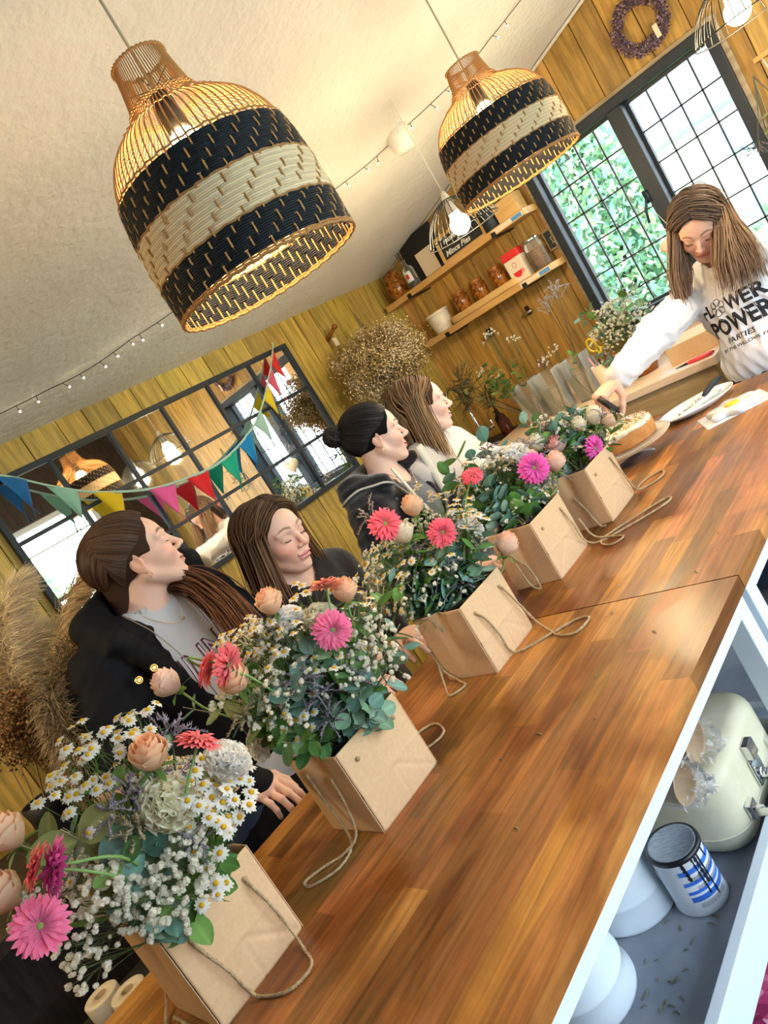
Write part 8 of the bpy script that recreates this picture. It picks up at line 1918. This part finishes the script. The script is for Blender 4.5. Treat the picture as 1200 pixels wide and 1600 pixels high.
bouquet('fourth bouquet from the camera with a magenta gerbera and round blue-green leaves', (-1.175, 1.522, 1.03), [('gerbera',MAG,(-1.109,1.577,1.171),(0.74,-0.64,0.11),1.25),
  ('gerbera',HOT,(-1.238,1.503,1.228),(0.38,-0.34,0.62),0.9),
  ('carnation','white',(-1.165,1.623,1.221),(0.38,-0.14,0.86),1.1),
  ('rose','blush',(-1.095,1.65,1.136),(0.41,0.12,0.9),1.15),
  ('puff',(24, 0.06),(-1.206,1.581,1.223),(0.6,-0.78,0.16),1.05),
  ('puff',(22, 0.06),(-1.196,1.531,1.088),(0.6,-0.77,0.23),1.04),
  ('puff',(18, 0.05),(-1.172,1.55,1.09),(0.59,-0.78,0.23),1.04),
  ('puff',(14, 0.05),(-1.181,1.579,1.189),(0.59,-0.79,0.18),1.04),
  ('daisy',(12, 0.06),(-1.291,1.537,1.229),(0.64,-0.76,0.16),1.05),
  ('daisy',(10, 0.05),(-1.317,1.517,1.208),(0.65,-0.74,0.17),1.0),
  ('daisy',(6, 0.04),(-1.162,1.562,1.101),(0.58,-0.78,0.22),1.0),
  ('euc',(5, 0.055),(-1.378,1.587,1.246),(0.65,-0.75,0.14),1),
  ('euc',(4, 0.058),(-1.273,1.68,1.289),(0.6,-0.79,0.12),1),
  ('euc',(4, 0.052),(-1.289,1.602,1.279),(0.62,-0.77,0.13),1),
  ('euc',(5, 0.055),(-1.234,1.527,1.164),(0.62,-0.76,0.19),1),
  ('euc',(3, 0.062),(-1.142,1.579,1.089),(0.57,-0.79,0.23),1),
  ('euc',(5, 0.05),(-1.248,1.543,1.211),(0.62,-0.77,0.17),1),
  ('rus',(5, 0.05),(-1.184,1.546,1.117),(0.59,-0.77,0.22),1),
  ('rus',(4, 0.045),(-1.382,1.587,1.258),(0.65,-0.75,0.14),1),
  ('rus',(4, 0.045),(-1.209,1.527,1.115),(0.61,-0.77,0.22),1),
  ('euc',(4, 0.05),(-1.242,1.507,1.116),(0.62,-0.75,0.22),1),
  ('rus',(4, 0.03),(-1.263,1.496,1.109),(0.63,-0.75,0.22),1),
  ('euc',(4, 0.048),(-1.322,1.496,1.169),(0.65,-0.74,0.19),1),
  ('rus',(3, 0.05),(-1.355,1.618,1.308),(0.64,-0.76,0.11),1),
  ('statice',(14, 0.06),(-1.149,1.662,1.227),(0.56,-0.81,0.16),1.15),
  ('statice',(12, 0.06),(-1.125,1.649,1.184),(0.55,-0.81,0.18),1.15),
  ('statice',(10, 0.05),(-1.229,1.607,1.264),(0.6,-0.79,0.14),1.1),
  ('statice',(10, 0.05),(-1.123,1.612,1.121),(0.56,-0.8,0.21),1.1)], 4, [('euc',(4, 0.042),(-1.284,1.65,1.159),(-0.59,0.69,0.42),1.0),
  ('rus',(4, 0.036),(-1.166,1.636,1.185),(0.06,0.73,0.68),1.0),
  ('puff',(14, 0.04),(-1.222,1.653,1.215),(-0.24,0.68,0.7),1.0),
  ('daisy',(8, 0.04),(-1.204,1.676,1.141),(-0.17,0.92,0.36),1.0),
  ('statice',(9, 0.04),(-1.108,1.684,1.113),(0.38,0.91,0.18),1.0),
  ('rose','peach',(-1.153,1.639,1.175),(0.15,0.77,0.62),1.0),
  ('euc',(4, 0.042),(-1.241,1.668,1.104),(-0.41,0.9,0.15),1.0),
  ('carnation','white',(-1.215,1.636,1.226),(-0.21,0.6,0.77),1.0),
  ('euc',(4, 0.042),(-1.257,1.649,1.129),(-0.52,0.8,0.31),1.0),
  ('rus',(4, 0.036),(-1.369,1.557,1.101),(-0.98,0.18,0.1),1.0),
  ('puff',(14, 0.04),(-1.321,1.548,1.142),(-0.91,0.16,0.39),1.0),
  ('daisy',(8, 0.04),(-1.211,1.651,1.22),(-0.18,0.66,0.72),1.0),
  ('statice',(9, 0.04),(-1.309,1.648,1.133),(-0.7,0.66,0.28),1.0),
  ('rose','peach',(-1.319,1.568,1.165),(-0.83,0.26,0.49),1.0),
  ('euc',(4, 0.042),(-1.267,1.526,1.203),(-0.6,0.03,0.8),1.0),
  ('carnation','white',(-1.278,1.612,1.197),(-0.57,0.5,0.65),1.0),
  ('euc',(5, 0.046),(-1.239,1.694,1.183),(0.15,0.64,0.76),1.0),
  ('statice',(10, 0.05),(-1.258,1.693,1.172),(-0.03,0.69,0.72),1.0),
  ('rus',(5, 0.036),(-1.188,1.592,1.191),(0.57,-0.26,0.78),1.0),
  ('daisy',(10, 0.05),(-1.353,1.676,1.096),(-0.88,0.48,-0.03),1.0),
  ('euc',(5, 0.046),(-1.152,1.588,1.16),(0.82,-0.28,0.49),1.0),
  ('puff',(16, 0.05),(-1.269,1.515,1.17),(-0.1,-0.83,0.54),1.0),
  ('rus',(5, 0.036),(-1.286,1.739,1.124),(-0.26,0.94,0.21),1.0),
  ('daisy',(10, 0.05),(-1.22,1.594,1.209),(0.3,-0.24,0.92),1.0),
  ('puff',(16, 0.05),(-1.151,1.65,1.113),(0.96,0.25,0.13),1.0),
  ('statice',(10, 0.05),(-1.175,1.684,1.108),(0.79,0.6,0.09),1.0),
  ('daisy',(10, 0.05),(-1.149,1.609,1.1),(0.99,-0.13,0.01),1.0),
  ('euc',(5, 0.046),(-1.22,1.524,1.147),(0.31,-0.86,0.41),1.0),
  ('puff',(16, 0.05),(-1.337,1.722,1.109),(-0.63,0.77,0.08),1.0),
  ('daisy',(10, 0.05),(-1.249,1.608,1.213),(0.05,-0.13,0.99),1.0),
  ('puff',(16, 0.05),(-1.169,1.638,1.153),(0.84,0.15,0.53),1.0),
  ('euc',(5, 0.046),(-1.246,1.552,1.21),(0.07,-0.54,0.84),1.0),
  ('statice',(10, 0.05),(-1.282,1.697,1.154),(-0.28,0.77,0.57),1.0),
  ('rus',(5, 0.036),(-1.306,1.646,1.18),(-0.52,0.24,0.82),1.0),
  ('daisy',(10, 0.05),(-1.207,1.588,1.209),(0.39,-0.28,0.88),1.0),
  ('euc',(5, 0.046),(-1.312,1.655,1.198),(-0.48,0.27,0.83),1.0),
  ('rus',(5, 0.036),(-1.254,1.713,1.17),(0.01,0.79,0.62),1.0),
  ('euc',(5, 0.046),(-1.35,1.54,1.133),(-0.73,-0.63,0.26),1.0),
  ('rus',(5, 0.036),(-1.207,1.671,1.213),(0.36,0.36,0.86),1.0),
  ('euc',(5, 0.046),(-1.222,1.534,1.134),(0.32,-0.88,0.34),1.0),
  ('rus',(5, 0.036),(-1.194,1.697,1.092),(0.63,0.77,-0.07),1.0),
  ('puff',(16, 0.05),(-1.237,1.734,1.142),(0.15,0.92,0.36),1.0),
  ('euc',(5, 0.046),(-1.298,1.668,1.201),(-0.36,0.38,0.85),1.0),
  ('statice',(10, 0.05),(-1.314,1.652,1.177),(-0.58,0.28,0.76),1.0),
  ('rus',(5, 0.036),(-1.352,1.711,1.105),(-0.74,0.67,0.05),1.0),
  ('daisy',(10, 0.05),(-1.182,1.705,1.11),(0.66,0.74,0.1),1.0),
  ('euc',(5, 0.046),(-1.271,1.703,1.153),(-0.17,0.82,0.55),1.0),
  ('puff',(16, 0.05),(-1.162,1.626,1.128),(0.95,0.03,0.3),1.0),
  ('rus',(5, 0.036),(-1.363,1.605,1.162),(-0.86,-0.14,0.5),1.0),
  ('daisy',(10, 0.05),(-1.36,1.694,1.132),(-0.8,0.54,0.25),1.0)])
bouquet('bouquet farthest from the camera beside the cake with cream roses and a magenta gerbera', (-1.145, 1.812, 1.03), [('gerbera',MAG,(-1.087,1.844,1.094),(0.82,-0.14,-0.13),1.15),
  ('rose','cream',(-1.084,1.922,1.155),(0.24,0.24,0.94),1.2),
  ('rose','pinkrose',(-1.178,1.831,1.137),(0.16,-0.17,0.97),1.2),
  ('rose','cream',(-1.224,1.822,1.168),(0.02,-0.11,0.99),1.15),
  ('rose','cream',(-1.116,1.884,1.158),(0.2,0.14,0.97),1.0),
  ('puff',(14, 0.05),(-1.149,1.883,1.178),(0.51,-0.84,0.17),1.04),
  ('daisy',(12, 0.05),(-1.113,1.9,1.149),(0.5,-0.85,0.18),1.1),
  ('daisy',(9, 0.05),(-1.132,1.872,1.122),(0.51,-0.84,0.19),1.1),
  ('daisy',(8, 0.04),(-1.085,1.917,1.104),(0.48,-0.85,0.2),1.1),
  ('euc',(5, 0.052),(-1.177,1.884,1.211),(0.52,-0.84,0.15),1),
  ('euc',(5, 0.052),(-1.137,1.92,1.211),(0.5,-0.85,0.15),1),
  ('euc',(4, 0.055),(-1.14,1.863,1.003),(0.51,-0.83,0.24),1),
  ('euc',(4, 0.045),(-1.168,1.838,1.032),(0.52,-0.82,0.23),1),
  ('euc',(4, 0.045),(-1.143,1.869,1.138),(0.51,-0.84,0.18),1),
  ('euc',(4, 0.048),(-1.302,1.927,1.244),(0.56,-0.82,0.13),1),
  ('rus',(4, 0.045),(-1.238,1.89,1.245),(0.54,-0.83,0.13),1),
  ('rus',(3, 0.04),(-1.137,1.859,1.075),(0.51,-0.83,0.21),1),
  ('euc',(3, 0.04),(-1.121,1.891,0.981),(0.49,-0.83,0.25),0.9),
  ('euc',(4, 0.045),(-1.195,1.824,1.071),(0.54,-0.82,0.21),1),
  ('rus',(4, 0.04),(-1.217,1.816,1.027),(0.54,-0.81,0.23),1),
  ('statice',(14, 0.055),(-1.193,1.853,1.177),(0.53,-0.83,0.17),1.1),
  ('statice',(12, 0.05),(-1.128,1.893,1.165),(0.5,-0.85,0.17),1.1),
  ('statice',(10, 0.05),(-1.204,1.866,1.208),(0.54,-0.83,0.15),1.1)], 5, [('euc',(4, 0.042),(-1.227,1.922,1.192),(-0.46,0.62,0.63),1.0),
  ('rus',(4, 0.036),(-1.036,1.968,1.124),(0.56,0.8,0.23),1.0),
  ('puff',(14, 0.04),(-1.174,1.941,1.165),(-0.19,0.82,0.54),1.0),
  ('daisy',(8, 0.04),(-1.32,1.872,1.128),(-0.91,0.32,0.25),1.0),
  ('statice',(9, 0.04),(-1.046,1.917,1.168),(0.58,0.62,0.52),1.0),
  ('rose','peach',(-1.07,1.941,1.128),(0.48,0.82,0.31),1.0),
  ('euc',(4, 0.042),(-1.207,1.827,1.22),(-0.4,0.1,0.91),1.0),
  ('carnation','white',(-1.113,1.94,1.174),(0.2,0.79,0.58),1.0),
  ('euc',(4, 0.042),(-1.219,1.921,1.18),(-0.44,0.66,0.61),1.0),
  ('rus',(4, 0.036),(-1.117,1.925,1.216),(0.16,0.63,0.76),1.0),
  ('puff',(14, 0.04),(-1.241,1.917,1.209),(-0.5,0.55,0.67),1.0),
  ('daisy',(8, 0.04),(-1.103,1.93,1.178),(0.27,0.74,0.62),1.0),
  ('statice',(9, 0.04),(-1.288,1.866,1.127),(-0.89,0.33,0.3),1.0),
  ('rose','peach',(-1.224,1.898,1.183),(-0.51,0.55,0.66),1.0),
  ('euc',(4, 0.042),(-1.142,1.947,1.205),(0.01,0.73,0.68),1.0),
  ('carnation','white',(-1.295,1.846,1.158),(-0.87,0.2,0.45),1.0),
  ('statice',(10, 0.05),(-1.139,1.898,1.166),(0.69,-0.25,0.67),1.0),
  ('rus',(5, 0.036),(-1.13,1.915,1.142),(0.86,-0.11,0.49),1.0),
  ('daisy',(10, 0.05),(-1.289,1.967,1.109),(-0.87,0.47,0.15),1.0),
  ('puff',(16, 0.05),(-1.137,1.992,1.105),(0.74,0.66,0.1),1.0),
  ('rus',(5, 0.036),(-1.294,1.909,1.15),(-0.82,-0.16,0.55),1.0),
  ('daisy',(10, 0.05),(-1.243,1.841,1.139),(-0.31,-0.84,0.44),1.0),
  ('puff',(16, 0.05),(-1.173,1.87,1.166),(0.4,-0.57,0.72),1.0),
  ('euc',(5, 0.046),(-1.158,1.997,1.115),(0.59,0.78,0.21),1.0),
  ('rus',(5, 0.036),(-1.147,1.883,1.162),(0.64,-0.41,0.65),1.0),
  ('euc',(5, 0.046),(-1.298,1.947,1.136),(-0.88,0.23,0.42),1.0),
  ('puff',(16, 0.05),(-1.247,1.894,1.177),(-0.37,-0.33,0.87),1.0),
  ('rus',(5, 0.036),(-1.176,2.026,1.139),(0.31,0.87,0.38),1.0),
  ('daisy',(10, 0.05),(-1.307,1.904,1.159),(-0.82,-0.18,0.55),1.0),
  ('puff',(16, 0.05),(-1.276,1.871,1.125),(-0.72,-0.61,0.34),1.0),
  ('statice',(10, 0.05),(-1.194,1.963,1.192),(0.17,0.36,0.92),1.0),
  ('rus',(5, 0.036),(-1.15,1.961,1.183),(0.55,0.32,0.77),1.0),
  ('daisy',(10, 0.05),(-1.202,1.957,1.187),(0.1,0.33,0.94),1.0),
  ('puff',(16, 0.05),(-1.25,2.008,1.154),(-0.35,0.76,0.54),1.0),
  ('rus',(5, 0.036),(-1.141,1.966,1.126),(0.81,0.47,0.35),1.0),
  ('daisy',(10, 0.05),(-1.305,1.959,1.107),(-0.93,0.34,0.12),1.0),
  ('puff',(16, 0.05),(-1.129,1.86,1.092),(0.79,-0.62,-0.03),1.0),
  ('euc',(5, 0.046),(-1.126,1.973,1.094),(0.88,0.48,-0.01),1.0),
  ('statice',(10, 0.05),(-1.164,1.955,1.181),(0.46,0.29,0.84),1.0),
  ('rus',(5, 0.036),(-1.149,1.864,1.127),(0.67,-0.65,0.34),1.0),
  ('puff',(16, 0.05),(-1.241,2.017,1.14),(-0.27,0.86,0.43),1.0),
  ('rus',(5, 0.036),(-1.159,1.864,1.178),(0.46,-0.52,0.72),1.0),
  ('daisy',(10, 0.05),(-1.152,1.85,1.12),(0.6,-0.75,0.25),1.0),
  ('puff',(16, 0.05),(-1.171,1.894,1.197),(0.36,-0.27,0.89),1.0),
  ('euc',(5, 0.046),(-1.189,2.031,1.137),(0.2,0.91,0.36),1.0),
  ('statice',(10, 0.05),(-1.232,1.869,1.164),(-0.21,-0.61,0.76),1.0),
  ('daisy',(10, 0.05),(-1.138,1.979,1.131),(0.75,0.55,0.37),1.0),
  ('euc',(5, 0.046),(-1.172,2.008,1.125),(0.42,0.85,0.31),1.0),
  ('puff',(16, 0.05),(-1.126,1.955,1.135),(0.86,0.3,0.4),1.0),
  ('rus',(5, 0.036),(-1.308,1.883,1.12),(-0.89,-0.39,0.23),1.0),
  ('daisy',(10, 0.05),(-1.301,1.86,1.1),(-0.81,-0.59,0.04),1.0)])
